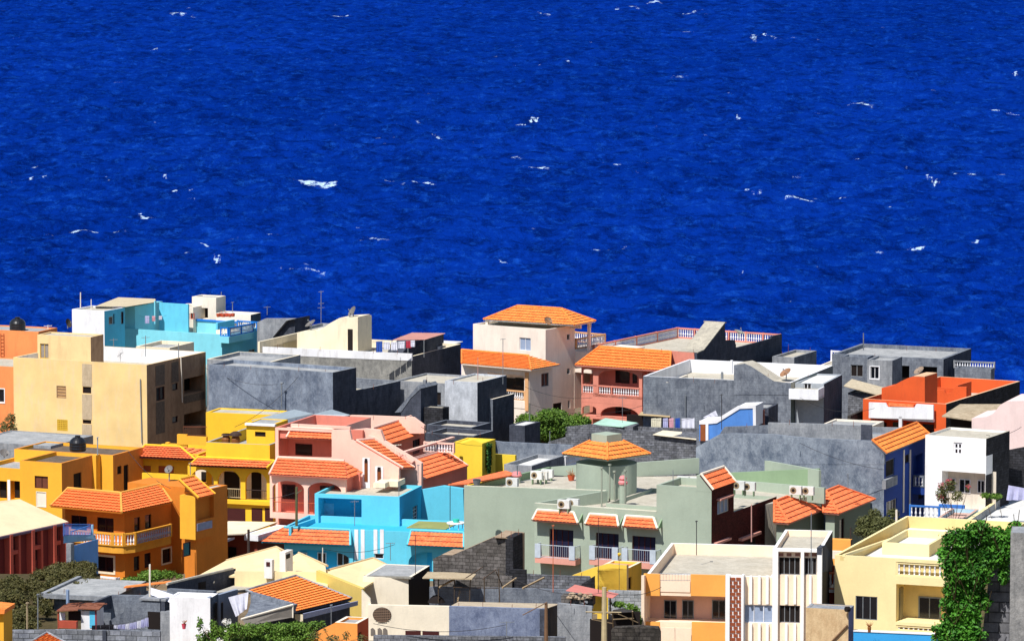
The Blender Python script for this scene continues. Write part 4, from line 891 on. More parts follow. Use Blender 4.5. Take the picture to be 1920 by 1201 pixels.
# stair wing
G=Fr(748,878,357.5,20)
mb=Mb(G); mb.pF([(622,806),(655,806),(659,824),(748,877),(748,960),(622,960)],0,.3,PK); mb.build('stair_wing_wall',None,H)
mb=Mb(G); mb.pF([(655,806),(659,824),(748,877),(748,960),(655,960)],2.1,2.4,PK); mb.pF([(655,806),(684,803),(713,806),(720,826),(790,868),(790,960),(655,960)],2.4,2.8,PK); mb.build('stair_inner_wall',None,H)
roof(H,[G.fp(748,877,.1)+V((.3,0,0)),G.W(G.A(776,2.0),2.1,G.fa(748,877)[1]-.25),G.W(G.fa(668,826,.1)[0]+.7,2.1,G.fa(668,826,.1)[1]-.1),G.fp(668,826,.1)],T2,under=PKD,cap=PK,name='stair_tiles')
part(H,'stair_coping',PK,G,('pF',[(690,816),(700,818),(775,864),(772,868),(690,821)],2.0,2.35)); 
part(H,'stair_post',PKD,G,('bF',658,806,680,824,2.0,2.3))
for x0,x1,y0,y1 in ((684,690,859,902),(708,715,875,900)):
    r=G.fr(x0-4,y0-1,x1+4,y1+14,0); s_=part(H,'window_surround',WHITE,G,('box',r[0],r[1],-.05,.02,r[2],r[3])); 
    r=G.fr(x0,y0,x1,y1,0); w_=part(s_,'pane',plain('amber_wood',(128,70,34)),G,('box',r[0],r[1],-.09,-.04,r[2],r[3]-.15)); part(s_,'arch_pane',DARK,G,('box',r[0]+.03,r[1]-.03,-.095,-.04,r[3]-.35,r[3]))
# lower porch
P=Fr(648,898,356,20)
archwall(H,P,506,648,893,974,[(511,570,901,961),(577,640,904,965)],0,.3,PK,rf=.45,name='porch_arcade')
part(H,'porch_back_wall',PKD,P,('box',P.A(506),P.A(660),1.6,1.8,-1,P.z+.3)); part(H,'porch_side_wall',PKD,P,('box',-.25,0,.3,1.6,0,P.z)); part(H,'porch_floor',PKD,P,('box',P.A(506),0,.3,1.6,P.fa(560,966)[1]-.3,P.fa(560,966)[1]))
for x0,x1,y0,y1 in ((529,553,908,935),(600,625,911,940)): r=P.fr(x0,y0,x1,y1,1.5); w_=part(H,'porch_window',MAROON,P,('box',r[0],r[1],1.5,1.6,r[2],r[3])); part(w_,'pane',GLASS,P,('box',r[0]+.1,r[1]-.1,1.46,1.49,r[2]+.1,r[3]-.1))
rail(H,P.fp(511,960,.1),P.fp(570,963,.1),.85,RAILR); rail(H,P.fp(577,963,.1),P.fp(640,967,.1),.85,RAILR)
ze=P.fa(560,892,-.5)[1]
roof(H,[P.W(P.A(505,-.5),-.5,ze),P.W(.35,-.5,ze),P.W(-.75,1.6,ze+1.0),P.W(P.A(521,1.6),1.6,ze+1.0)],T2,under=PKD,cap=PK,caps=(1,0,1)); roof(H,[P.W(.35,-.5,ze),P.W(.35,2.6,ze),P.W(-.75,1.6,ze+1.0),P.W(-.75,1.6,ze+1.0)],T2,under=PKD,caps=(0,0,0))
# rear block with side eave
J=Fr(716,832,367,22); B=Block(H,J,xl=660,xr=796,m=PK,side=PKD,par=.05,name='rear_wall',deck=DECKG)
B.win('s',774,823,788,850,fc=MAROON,nx=3); B.done(); part(H,'side_recess',MAROON,J,('bS',727,834,746,860,.03,0))
zr=J.fa(698,803)[1]
roof(H,[J.W(.45,-.1,J.z-.05),J.W(.45,J.B(797,.45),J.z-.05),J.W(J.fa(698,802)[0],J.B(797,.45),zr),J.W(J.fa(698,802)[0],-.1,zr)],T2,under=PKD,cap=PK)
part(H,'rear_parapet',PK,J,('pF',[(656,778),(700,779),(775,782),(795,797),(795,812),(656,812)],5,5.3)); part(H,'front_pier',PKD,J,('bF',658,804,683,822,-.2,1))
# side terrace with lattice, lower eave
K=Fr(790,897,361,24); B=Block(H,K,xl=745,xr=876,m=PKD,side=PKD,par=.05,name='side_porch_wall',deck=DECKG); B.done()
B.F=K; b1=K.B(876,.35)
zl=K.z-.02; roof(H,[K.W(.4,-.2,zl),K.W(.4,b1,zl),K.W(-1.6,b1,zl+1.15),K.W(-1.6,-.1,zl+1.15)],T2,under=PKD,cap=PK)
q0=K.W(-1.75,0,zl+1.1); q1=K.W(-1.75,K.B(850,-1.75),zl+1.1)
part(H,'lattice_parapet',PK,K,('box',-1.95,-1.7,-.1,K.B(850,-1.75),zl+.6,zl+1.25)); rail(H,q0,q1,.75,plain('grey_lattice',(170,130,124)),name='lattice')
part(H,'lattice_coping',PK,K,('box',-1.9,-1.6,-.1,K.B(850,-1.75),zl+1.85,zl+2.0))
balus(H,K.fp(795,846,6.5),K.fp(852,849,6.5),.8,PK,WHITE)
# metal roofs behind
M1=Fr(652,790,373,26); Hs=house('zinc_roof_shed','grey zinc lean-to roof shed between the yellow and salmon houses',M1,'shed'); B=Block(Hs,M1,xl=622,xr=656,m=paint('shed_plaster',(206,170,150)),par=.02,z0=4); B.win('f',630,784,641,795,nx=1,pane=DARK,fc=RUST); B.done()
ZN=plain('zinc_sheet',(160,172,178),.55,.2)
part(Hs,'metal_roof',ZN,M1,('prism',[M1.fp(588,776,0),M1.fp(619,786,-.2),M1.sp(656,777,0),M1.fp(622,767,3)],[M1.fp(588,777.5,0),M1.fp(619,787.5,-.2),M1.sp(656,778.5,0),M1.fp(622,768.5,3)]))
part(Hs,'metal_roof',ZN,M1,('prism',[M1.fp(472,787,0),M1.fp(515,789,-.2),M1.fp(588,775,2),M1.fp(552,767,3)],[M1.fp(472,789,0),M1.fp(515,791,-.2),M1.fp(588,777,2),M1.fp(552,769,3)]))
# --- lemon yellow house
F=Fr(904,831,371,22); H=house('lemon_house','small lemon yellow house with an ivy stripe down its side, right of the salmon house',F)
LY=paint('lemon_paint',(240,208,66),.95,.08)
mb=Mb(F); mb.pF([(850,838),(871,829),(887,824),(904,831),(904,900),(850,900)],-.03,.4,LY); mb.build('gable_wall',None,H)
B=Block(H,F,xl=851,xr=929,m=LY,par=.06,deck=LY); B.win('s',910,842,914,876,fc=MAROON,nx=1); B.win('s',919,838,923,872,fc=MAROON,nx=1); B.done()
G=Fr(965,857,381,22); part(H,'low_wall',LY,G,('bF',926,852,966,884,0,.3))
t=thing('ivy_strip','green ivy climbing between two slit windows of the lemon yellow house','climbing plant',F.sp(917,885,.05)); mb=Mb(F)
for _ in range(420):
    x=917+rnd.gauss(0,1.6); y=rnd.uniform(831,886); p=F.sp(x if y>838 else x+rnd.gauss(0,2.5),y,.08+rnd.random()*.15)
    e=V((rnd.gauss(0,1),rnd.gauss(0,1),rnd.gauss(0,1))).normalized()*.11; f=e.orthogonal().normalized()*.08; mb.poly([p-e,p-f,p+e,p+f])
mb.build('leaves',plain('ivy_green',(52,96,34),.6),t)
# --- grey yard walls behind the olive house
F=Fr(1060,836,385,16); H=house('long_grey_yard_wall','long smoke-stained grey yard wall between the lemon house and the olive tower',F,'wall')
part(H,'wall',MOT2,F,('pF',[(926,826),(940,828),(1075,834),(1075,880),(926,880)],0,.3)); part(H,'wall_end',CONCD,F,('pS',[(926,826),(930,827),(930,870),(926,870)],F.A(930),F.A(930)-.3)) 
F=Fr(997,873,366,24); H=house('white_flat_roof','low grey-white flat roof with a baluster edge, between the lemon house and the olive tower',F)
B=Block(H,F,xl=945,xr=1057,m=CONCL,side=CONC,par=.3,deck=DECKW,rim=CONCL); B.done(); balus(H,F.sp(1058,876,0),F.sp(1085,868,0),.9,WHITE,WHITE)
F=Fr(1290,812,398,14)
for i,(pts,b) in enumerate(([(1033,822),(1100,826),(1200,830),(1303,838),(1303,880),(1033,880)],0),([(1030,832),(1062,818),(1103,818),(1106,840),(1030,845)],3),([(1112,792),(1160,796),(1312,806),(1312,830),(1105,815)],8)) if False else enumerate((([(1060,800),(1110,795),(1170,806),(1303,812),(1312,835),(1312,860),(1060,860)],4),([(1180,832),(1303,838),(1303,870),(1180,870)],0),([(1028,828),(1060,819),(1103,818),(1103,850),(1028,850)],2))):
    D_=(397,388,393)[i]; G=Fr(1200,830,D_,14); t=house('block_yard_wall',('rough grey block yard wall in the yards behind the orange tower roof, highest one','low block yard wall directly right of the olive tower','short stepped block yard wall left of the olive tower')[i],G,'wall'); part(t,'blocks',BLOCK,G,('pF',pts,0,.25))
G=Fr(1298,838,386,14); t=house('concrete_post_wall','dark upright concrete pier at the end of the low yard wall',G,'pier'); part(t,'pier',CONCD,G,('bF',1291,838,1304,862,0,.5))
G=Fr(1310,822,381,14); H=house('cream_shed_roof','cream sheet roof between the block walls in the yard',G,'shed'); part(H,'sheet_roof',CREAM,G,('prism',[G.fp(1224,814,0),G.fp(1311,824,0),G.fp(1311,812,3),G.fp(1243,806,3)],[G.fp(1224,815,0),G.fp(1311,825,0),G.fp(1311,813,3),G.fp(1243,807,3)])); part(H,'wall',BLOCK,G,('box',G.A(1226,.3),-.1,.3,3,-1,G.fa(1260,818)[1]))
G=Fr(1190,801,401,16); H=house('mint_roof_shed','shed with a pale mint sheet roof in front of the coral house',G,'shed'); part(H,'sheet_roof',paint('mint_sheet',(176,214,194)),G,('prism',[G.fp(1110,795,0),G.fp(1168,800,0),G.fp(1196,792,2.5),G.fp(1135,783,3)],[G.fp(1110,796,0),G.fp(1168,801,0),G.fp(1196,793,2.5),G.fp(1135,784,3)])); part(H,'wall',BLOCK,G,('box',G.A(1112,.3),G.A(1185),.3,2.5,-1,G.fa(1150,799)[1]))
G=Fr(1262,790,404,16); H=house('plank_roof_shed','open shed with tan plank roof sheets below the grey house with white terrace',G,'shed'); part(H,'sheet_roof',plain('tan_planks',(196,172,130)),G,('prism',[G.fp(1197,777,0),G.fp(1256,781,0),G.fp(1259,775,2),G.fp(1203,771,2)],[G.fp(1197,778,0),G.fp(1256,782,0),G.fp(1259,776,2),G.fp(1203,772,2)])); part(H,'back_wall',DARK,G,('box',G.A(1175,1.5),G.A(1290,1.5),1.5,1.7,-1,G.fa(1230,781)[1]-.1)); part(H,'low_wall',BLOCK,G,('bF',1165,801,1310,830,-2,-1.8))

# --- turquoise front house
TQ=paint('turquoise_paint',(102,202,226),.95,.08); TQD=paint('shaded_turquoise',(60,178,216),.95,.1)  # TQD: turquoise with shade coloured in, for side, recesses and soffits
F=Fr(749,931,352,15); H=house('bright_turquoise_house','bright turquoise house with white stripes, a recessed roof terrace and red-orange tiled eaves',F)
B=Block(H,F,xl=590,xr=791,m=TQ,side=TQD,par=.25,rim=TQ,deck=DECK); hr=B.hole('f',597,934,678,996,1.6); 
B.win('s',774,948,783,975,fc=WHITE,nx=2,ny=4,bar=.04); B.done()
r=F.fr(608,943,626,996,1.55); d_=part(H,'door',plain('blue_white_door',(140,200,226)),F,('box',r[0],r[1],1.52,1.6,r[2],r[3])); part(d_,'door_handle',DARK,F,('box',r[1]-.2,r[1]-.12,1.46,1.52,r[2]+.9,r[2]+1))
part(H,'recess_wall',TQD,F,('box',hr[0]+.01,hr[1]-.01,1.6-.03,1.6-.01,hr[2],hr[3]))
G=Fr(869,911,357,15); mb=Mb(G); mb.pF([(788,918),(830,910.5),(868,916),(871,990),(788,990)],0,.5,TQ); mb.build('rear_wall',None,H)
GL=Fr(1040,998,337,15); body=Block(H,Fr(871,1001,345,15),xl=533,L=6,m=TQ,par=.5,rim=TQ,deck=TQD,name='front_wall')
bf=body.F; h1=body.hole('f',535,1031,655,1075,1.0); h2=body.hole('f',766,1034,810,1075,1.0); body.win('f',702,1037,719,1047,fc=WHITE,nx=1); body.done()
archwall(H,bf,533,662,1022,1078,[(536,655,1030,1078)],-.12,.12,TQ,rf=.25,name='porch_arch'); archwall(H,bf,762,872,1022,1078,[(766,850,1033,1078)],-.12,.12,TQ,rf=.5,name='porch_arch')
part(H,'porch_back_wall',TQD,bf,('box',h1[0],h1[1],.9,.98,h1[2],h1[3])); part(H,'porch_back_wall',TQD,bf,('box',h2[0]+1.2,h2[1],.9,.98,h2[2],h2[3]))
for x0,x1 in ((560,576),(595,612),(632,655)): r=bf.fr(x0,1035,x1,1060,.85); w_=part(H,'arch_window',WHITE,bf,('box',r[0],r[1],.84,.9,r[2],r[3])); m_=(r[0]+r[1])/2; pb=Mb(bf); pb.box(r[0]+.08,m_-.05,.8,.83,r[2]+.06,r[3]-.06); pb.box(m_+.05,r[1]-.08,.8,.83,r[2]+.06,r[3]-.06); pb.build('pane',GLASS,w_)
for x in (664,676,700,712): part(H,'white_stripe',WHITE,bf,('bF',x+.5,992,x+7.5,1048 if x<690 else 1037,-.04,0))
z_e=bf.fa(600,1020,-.8)[1]; z_r=bf.fa(600,991,.15)[1]
roof(H,[bf.W(bf.A(490,-.8),-.8,z_e),bf.W(bf.A(657,-.8),-.8,z_e),bf.W(bf.A(657,.1),.1,z_r),bf.W(bf.A(533,.1),.1,z_r)],T2,under=TQD,cap=TQ,caps=(0,1,1))
roof(H,[bf.W(bf.A(490,-.8),3.5,z_e),bf.W(bf.A(490,-.8),-.8,z_e),bf.W(bf.A(533,.1),.1,z_r),bf.W(bf.A(533,.1),3.5,z_r)],T2,under=TQD,caps=(0,0,0))
roof(H,[bf.W(bf.A(764,-.8),-.8,bf.fa(815,1024,-.8)[1]),bf.W(bf.A(870,-.8),-.8,bf.fa(815,1024,-.8)[1]),bf.W(bf.A(870,.1),.1,bf.fa(815,996,.1)[1]),bf.W(bf.A(771,.1),.1,bf.fa(815,996,.1)[1])],T2,under=TQD,cap=TQ)
part(H,'terrace_canopy',paint('moss_canopy',(150,156,96)),bf,('prism',[bf.fp(762,988,1),bf.fp(836,991,1),bf.fp(862,979,3.5),bf.fp(785,976,3.5)],[bf.fp(762,989.5,1),bf.fp(836,992.5,1),bf.fp(862,980.5,3.5),bf.fp(785,977.5,3.5)]))
part(H,'left_parapet',TQ,F,('pS',[(546,987),(592,971),(592,990),(546,1003)],F.A(590),F.A(590)-.2))
part(H,'roof_bench',CREAM,F,('bF',700,905,722,914,3,5),('bF',722,902,746,912,4,6))
t=thing('table_parasol','small table with a teal tub on the turquoise house terrace','table',bf.fp(855,993,1.2)); p=bf.fp(855,991,1.2); mb=Mb(); mb.lathe(p,[(0,.42),(.7,.42),(.7,.5),(0,.5)],14); mb.build('table_top',WHITE,t)
for k in range(4): a=k*math.pi/2+.4; mb=Mb(); mb.tube(p+V((math.cos(a)*.5,math.sin(a)*.5,0)),p+V((math.cos(a)*.55,math.sin(a)*.55,.42)),.035); mb.build('leg',WHITE,t)
t=tag(centre(Mb().lathe(p+V((0,0,.5)),[(.0,0),(.22,0),(.26,.25),(.0,.28)],12).build('tub',plain('teal_plastic',(60,200,180)))),'teal tub standing on the white terrace table','tub')

# --- olive house
OL=paint('olive_grey',(164,176,158),.96,.08); OLG=paint('olive_green',(138,162,128),.95,.1); BRK=concrete('maroon_brick',(70,28,26),(104,48,40),2,.09)
ST=paint('pink_slab',(222,158,140),.95,.1)
FA=Fr(1135,919,339,13); H=house('olive_house','large olive-grey house with a round tile-roofed tower, awning balconies and maroon brick side',FA)
B=Block(H,FA,xl=870,L=.3,m=OL,par=.02,inner=OL,rim=CREAMW,deck=CREAMW,t=.05,name='left_wall'); B.done()
FP=Fr(1334,958,329,25)
PB=Block(H,Fr(0,958,0,25,P=FP.W(FP.A(1232),0,FP.fa(1225,958)[1])),xl=1002,L=.3,m=OL,par=.02,t=.05,inner=OL,rim=CREAMW,deck=CREAMW,name='front_wall')
pf=PB.F
for x0,x1,y0,y1 in ((1030,1075,992,1048),(1117,1160,999,1056),(1185,1229,1005,1062)):
    PB.win('f',x0,y0,x1,y1,fc=MAROON,pane=plain('night_glass',(34,36,62),.3),nx=4,depth=.25)
PB.done()
p_=pf.W(-PB.W,.3,0); q_=FA.W(.02,.1,0); nn0=V(((q_-p_).y,-(q_-p_).x,0)).normalized()*.2; z_=zd0=FA.z-.9
part(H,'side_parapet',OL,None,('prism',[V((p_.x,p_.y,-1)),V((q_.x,q_.y,-1)),V((q_.x,q_.y,FA.z)),V((p_.x,p_.y,pf.z))],[V((p_.x,p_.y,-1))+nn0,V((q_.x,q_.y,-1))+nn0,V((q_.x,q_.y,FA.z))+nn0,V((p_.x,p_.y,pf.z))+nn0]))
BW=plain('balcony_white',(190,200,210))
for x0,x1,y0,y1,e0,e1,r0,r1,yr in ((1003,1079,1029,1047,998,1084,1008,1076,956),(1105,1160,1032,1050,1097,1160,1106,1157,963),(1166,1231,1036,1055,1168,1233,1174,1226,967)):
    a0,a1,z0,z1=pf.fr(x0,y1,x1,y1+14,-.0); a0=pf.A(x0,-.9); a1=pf.A(x1,-.9)
    zt=pf.fa((x0+x1)/2,y1,-.9)[1]
    s_=part(H,'balcony_slab',ST,pf,('box',a0,a1,-.9,0,zt-.38,zt)); 
    q0,q1=pf.W(a0+.05,-.85,zt),pf.W(a1-.05,-.85,zt)
    rail(H,q0,q1,.95,BW,name='balcony_railing'); rail(H,q0,pf.W(a0+.05,0,zt),.95,BW,name='balcony_railing'); rail(H,q1,pf.W(a1-.05,0,zt),.95,BW,name='balcony_railing')
    for a in (a0,a1-.5): part(H,'railing_pillar',BW,pf,('box',a,a+.45,-.93,-.8,zt,zt+1.0))
    ze=pf.fa((e0+e1)/2,yr+22,-.85)[1]
    roof(H,[pf.W(pf.A(e0,-.85),-.85,ze),pf.W(pf.A(e1,-.85),-.85,ze),pf.W(pf.A(r1,-.0),-.02,ze+.62),pf.W(pf.A(r0,-.0),-.02,ze+.62)],T2,under=ST,cap=CREAMW,name='awning_roof')
    part(H,'awning_cheek',OLG,pf,('prism',[pf.W(pf.A(e1,-.85),-.8,ze),pf.W(pf.A(e1,-.85),0,ze),pf.W(pf.A(e1,-.85),0,ze+.6)],[pf.W(pf.A(e1,-.85)-.1,-.8,ze),pf.W(pf.A(e1,-.85)-.1,0,ze),pf.W(pf.A(e1,-.85)-.1,0,ze+.6)]))
# stair tower at the corner
mb=Mb(FP); 
TW=Block(H,Fr(0,912,0,25,P=FP.W(0,0,FP.fa(1334,917)[1])),xl=1231,xr=1376,m=OL,side=BRK,par=.0001,name='tower_wall',deck=DECK)
TW.F.z=FP.fa(1270,911)[1]; TW.z1=TW.F.z; TW.par=.5; TW.win('s',1345,936,1367,961,fc=CREAMW,nx=3,pane=CURT,sill=ST); TW.done()
mb=Mb(FP); mb.pF([(1306,915),(1306,890),(1314,890),(1334,917),(1334,922),(1306,920)],-.01,TW.L,OL); mb.build('tower_gable',OL,H)
zt=FP.fa(1314,889)[1]; at0=FP.A(1314)
roof(H,[FP.W(.12,-.06,FP.fa(1336,918)[1]),FP.W(.12,TW.L,FP.fa(1336,918)[1]),FP.W(at0,TW.L,zt),FP.W(at0,-.06,zt)],T2,under=MAROON,cap=CREAMW)
# brick flank
P0=FP.W(-.0,TW.L,FP.sb(1376,959)[1]); FB=Fr(0,958,0,25,P=P0); RB=Block(H,FB,W=10,xr=1456,m=OL,side=BRK,par=.5,rim=DECK,inner=OL,deck=DECK,name='brick_wall')
RB.win('s',1395,1010,1420,1030,fc=MAROON,nx=1,pane=DARK); RB.done()
part(H,'lintel',ST,FB,('bS',1392,1002,1428,1007,.3,0)); part(H,'lintel',ST,FP,('bS',1345,1012,1372,1016,.3,0))
# bay with hipped awnings
G1=Fr(1487,975,335,22)
OD=paint('shaded_olive',(118,128,112),.95,.1)  # olive darkened to paint the shade on the bay sides
def bay(px,py,D,xl,xr,up):
    G=Fr(px,py,D,24); B=Block(H,G,xl=xl,xr=xr,m=OL,side=OD,par=.05,name='bay_wall',deck=DECK); return G,B
G,B=bay(1471,979,336,1456,1545,0); B.win('s',1486,992,1497,1030,fc=MAROON,nx=1); B.done()
x2=G.B(1545,.5); z=G.z
roof(H,[G.W(G.A(1452,-.5),-.5,z),G.W(.5,-.5,z),G.W(-1.3,1.6,z+1.25),G.W(-1.4,1.6,z+1.25)],T2,under=ST,caps=(1,0,0)); roof(H,[G.W(.5,-.5,z),G.W(.5,x2,z),G.W(-1.3,x2-3,z+1.25),G.W(-1.3,1.6,z+1.25)],T2,under=ST)
G,B=bay(1565,961,341,1548,1632,0); B.win('s',1574,972,1583,1012,fc=MAROON,nx=1); B.done(); z=G.z
roof(H,[G.W(G.A(1544,-.5),-.5,z),G.W(.5,-.5,z),G.W(-1.3,1.6,z+1.3),G.W(-1.5,1.6,z+1.3)],T2,under=ST,caps=(1,0,0)); roof(H,[G.W(.5,-.5,z),G.W(.5,G.B(1640,.5),z),G.W(-1.3,G.B(1640,.5)-3,z+1.3),G.W(-1.3,1.6,z+1.3)],T2,under=ST)
G=Fr(1505,934,345,24); B=Block(H,G,xl=1470,xr=1545,m=OL,side=BRK,par=.4,rim=CREAMW,name='rear_brick_wall',deck=DECK); B.done()
# big roof deck and rear wings
zd=FA.z-.9
part(H,'main_roof',DECK,FA,('prism',[V((pf.W(-PB.W+.3,.35,0).x,pf.W(-PB.W+.3,.35,0).y,zd)),V((pf.W(0,.35,0).x,pf.W(0,.35,0).y,zd)),ground(1455,942,zd),ground(1540,925,zd),ground(1530,893,zd),ground(1385,890,zd),ground(1195,893,zd),ground(1030,893,zd),ground(885,919,zd),FA.W(0,.2,zd)],[p-V((0,0,4.9)) for p in (V((pf.W(-PB.W+.3,.35,0).x,pf.W(-PB.W+.3,.35,0).y,zd)),V((pf.W(0,.35,0).x,pf.W(0,.35,0).y,zd)),ground(1455,942,zd),ground(1540,925,zd),ground(1530,893,zd),ground(1385,890,zd),ground(1195,893,zd),ground(1030,893,zd),ground(885,919,zd),FA.W(0,.2,zd))],DECK,OL))
def wallpoly(pxs,zb,top,m,name,t=.22,lab=None):
    """a parapet run: base points on level zb, raised so its top meets the pixel heights given"""
    P=[ground(x,y,zb) for x,y in pxs]; mb=Mb()
    for (p,q),(ya,yb) in zip(zip(P,P[1:]),zip(top,top[1:])):
        def ztop(pt,y):
            d=ray(960,y); return CAMZ+d.z*pt.y
        n=V((-(q-p).y,(q-p).x,0)).normalized()*t
        a=[p,q,V((q.x,q.y,ztop(q,yb))),V((p.x,p.y,ztop(p,ya)))]; mb.prism(a,[k+n for k in a],m,m)
    return mb.build(name,m,H)
wallpoly([(1195,893),(1380,884),(1535,915)],zd,[867,853,881],OL,'rear_parapet')
wallpoly([(1362,903),(1536,912)],zd-.0,[886,878],OLG,'green_wing_wall')
wallpoly([(1372,925),(1545,944)],zd-.4,[899,914],OL,'inner_parapet')
wallpoly([(1033,890),(1085,893)],zd,[875,871],OL,'rear_parapet')
# side wing left of the tower with ACs
wallpoly([(880,921),(1033,890)],zd,[911,875],OLG,'left_side_parapet')
# round tower
tc=FA.W(0,0,0); TD=342.5; c=at(1137,940,TD); rr_=57.5/FPX*TD; ztop=at(1137,866,TD).z
part(H,'round_tower',OL,None,('lathe',V((c.x,c.y,0)),[(rr_,-.5),(rr_,ztop),(0,ztop)],40))
for p in H.children[-1].data.polygons: p.use_smooth=False
hw=1.0
ea=[at(1133,864,TD-3.1),at(1218,851,TD),at(1140,840,TD+4),at(1053,851,TD)]
zz=sum(p.z for p in (ea[1],ea[3]))/2; k_=1.0
cx,cy=c.x,c.y; hd=(ea[1]-ea[3]).length/2
E=[V((cx,cy-hd,zz)),V((cx+hd,cy,zz)),V((cx,cy+hd,zz)),V((cx-hd,cy,zz))]
ia=.36; zp=at(1137,826,TD).z; Tn=[V((cx,cy-hd*ia,zp)),V((cx+hd*ia,cy,zp)),V((cx,cy+hd*ia,zp)),V((cx-hd*ia,cy,zp))]
for k in range(4):
    j=(k+1)%4; roof(H,[E[k],E[j],Tn[j],Tn[k]],T1,under=OL,caps=(1,0,0),name='tower_tiles')
mb=Mb(); q=[(t_-V((cx,cy,0)))*.95+V((cx,cy,0)) for t_ in Tn]; q=[V((p.x,p.y,zp-.2)) for p in q]; mb.prism(q[::-1],[p+V((0,0,.75)) for p in q][::-1]); mb.build('tower_cap',OL,H)
for px,yt,yb in ((1128,878,950),(1143,872,940),(1152,885,945),(1172,884,950)): 
    p=ground(px,yb,zd); d=ray(px,yt); q=V((p.x,p.y,CAMZ+d.z*p.y)); o=part(H,'vent_pipe',plain('olive_pipe',(150,156,140)),None,('tube',p,q,.06),('tube',q,q+V((0,0,.12)),.13))
p=ground(1168,948,zd); part(H,'chimney',OL,None,('tube',p,p+V((0,0,1.6)),.26,12)); part(H,'chimney_cap',plain('pink_cap',(226,140,140)),None,('lathe',p+V((0,0,1.6)),[(.32,0),(.36,.15),(.2,.3),(.3,.42),(.2,.6),(0,.66)],12))
p=ground(969,905,zd); part(H,'chimney',OL,None,('tube',p,p+V((0,0,.5)),.3,12)); part(H,'chimney_cap',plain('pink_cap',(226,140,140)),None,('lathe',p+V((0,0,.5)),[(.36,0),(.4,.1),(.3,.35),(0,.42)],12))
part(H,'left_tile_strip',T2,None,('prism',[FA.fp(840,907,6),FA.fp(880,905,.5),FA.fp(968,888,9),FA.fp(948,881,11)],[p-V((0,0,.1)) for p in (FA.fp(840,907,6),FA.fp(880,905,.5),FA.fp(968,888,9),FA.fp(948,881,11))]))
# air conditioners: one unit built, then copied
ACW=plain('ac_white',(226,226,220),.5)
def ac(px,py,D,label,phi=20,src=[]):
    c=at(px,py,D)
    if not src:
        t=thing('air_conditioner',label,'air conditioner',c,'air conditioner units on the olive roof'); f=Fr(0,0,0,0,P=c)
        part(t,'casing',ACW,f,('box',-.45,.45,0,.35,c.z-.62,c.z)); 
        mb=Mb(); n=20; q=[c+V((-.15+math.cos(k*2*math.pi/n)*.24,-.012,-.31+math.sin(k*2*math.pi/n)*.24)) for k in range(n)]; mb.prism(q,[p+V((0,.012,0)) for p in q]); g=mb.build('fan',plain('fan_ring',(150,130,100)),t)
        mb=Mb(); q=[c+V((-.15+math.cos(k*2*math.pi/n)*.12,-.02,-.31+math.sin(k*2*math.pi/n)*.12)) for k in range(n)]; mb.prism(q,[p+V((0,.012,0)) for p in q]); mb.build('hub',DARK,g)
        for x in (-.35,.3): part(t,'bracket',OLG,f,('box',x,x+.06,0,.3,c.z-1.0,c.z-.62))
        src.append(t); t.rotation_euler.z=-R(phi); return t
    s=src[0]; r=s.copy(); COL.objects.link(r); r.location=c; r['label']=label; r.rotation_euler.z=-R(phi)
    for ch in s.children:
        k=ch.copy(); COL.objects.link(k); k.parent=r
        for g in ch.children: h=g.copy(); COL.objects.link(h); h.parent=k
    return r
for px,py,D,l in ((1384,902,336,'left of the two white AC units beside the tile-capped stair tower'),(1404,904,336,'right of the two white AC units beside the tile-capped stair tower'),(1491,911,340,'left AC unit of the pair at the rear right parapet'),(1514,912,340,'right AC unit of the pair at the rear right parapet'),(1280,893,345,'white AC unit just behind the stair tower, left one'),(1297,894,345,'AC unit just behind the stair tower, right one with dark fan'),(1005,883,348,'AC unit at the left parapet, leftmost of three'),(1015,883,348.5,'AC unit at the left parapet, middle of three'),(1025,880,350,'AC unit at the left parapet, rightmost of three'),(959,896,342,'AC unit beside the low pink-capped chimney'),(1056,937,333.5,'AC unit in the sunken front terrace, left one'),(1073,935,334.5,'AC unit in the sunken front terrace, right one')): ac(px,py,D,l)
# ================= FRONT ROWS =================
# --- maroon colonnade
F=Fr(172,958,326,42); MR=paint('maroon_rose',(214,104,84),.92,.15); MRD=paint('dark_maroon',(136,60,54),.9,.2)
c0=ground(119,968,0); 
H=house('maroon_colonnade','long maroon hall with rose columns under a pale tan pitched roof, lower left',Fr(119,972,330,62),'hall')
# wall line runs from near left (0,1083 foot) to far right (118,1057 foot)
zf=1.2
A0=at(-60,1105,334); A1=at(118,1058,343.5); A0.z=A1.z=zf; W_=A1-A0; e=W_.normalized(); n=V((e.y,-e.x,0)); 
def ev(p,y): return CAMZ+ray(960,y).z*p.y
zt0=ev(A0,1018); zt1=ev(A1,978); zt=zt1
mb=Mb(); P=[A0,A1,A1-n*6,A0-n*6]; mb.prism([V((p.x,p.y,-1)) for p in P][::-1],[V((p.x,p.y,zt)) for p in P][::-1]); mb.build('wall',MRD,H)
Ln=W_.length
def along(px):   # distance along the wall for a pixel column
    lo,hi=0,Ln
    for _ in range(30):
        m_=(lo+hi)/2; p=A0+e*m_; x=960+FPX*p.x/(p.y*CP+SP*50/1) 
        if x<px: lo=m_
        else: hi=m_
    return lo
def colm(px,w,yt=None,deep=.55,name='column',z0=None,z1=None,m=MR):
    p=A0+e*along(px); q=p+e*w; mb=Mb(); z0_=zf-1 if z0 is None else z0; z1_=zt if z1 is None else z1
    a=[p+n*deep,q+n*deep,q,p]; mb.prism([V((k.x,k.y,z0_)) for k in a],[V((k.x,k.y,z1_)) for k in a]); return mb.build(name,m,H)
for x in (-34,7,48,89,111): colm(x,.34)
for x in (-13,27,69): colm(x,.22,deep=.35)
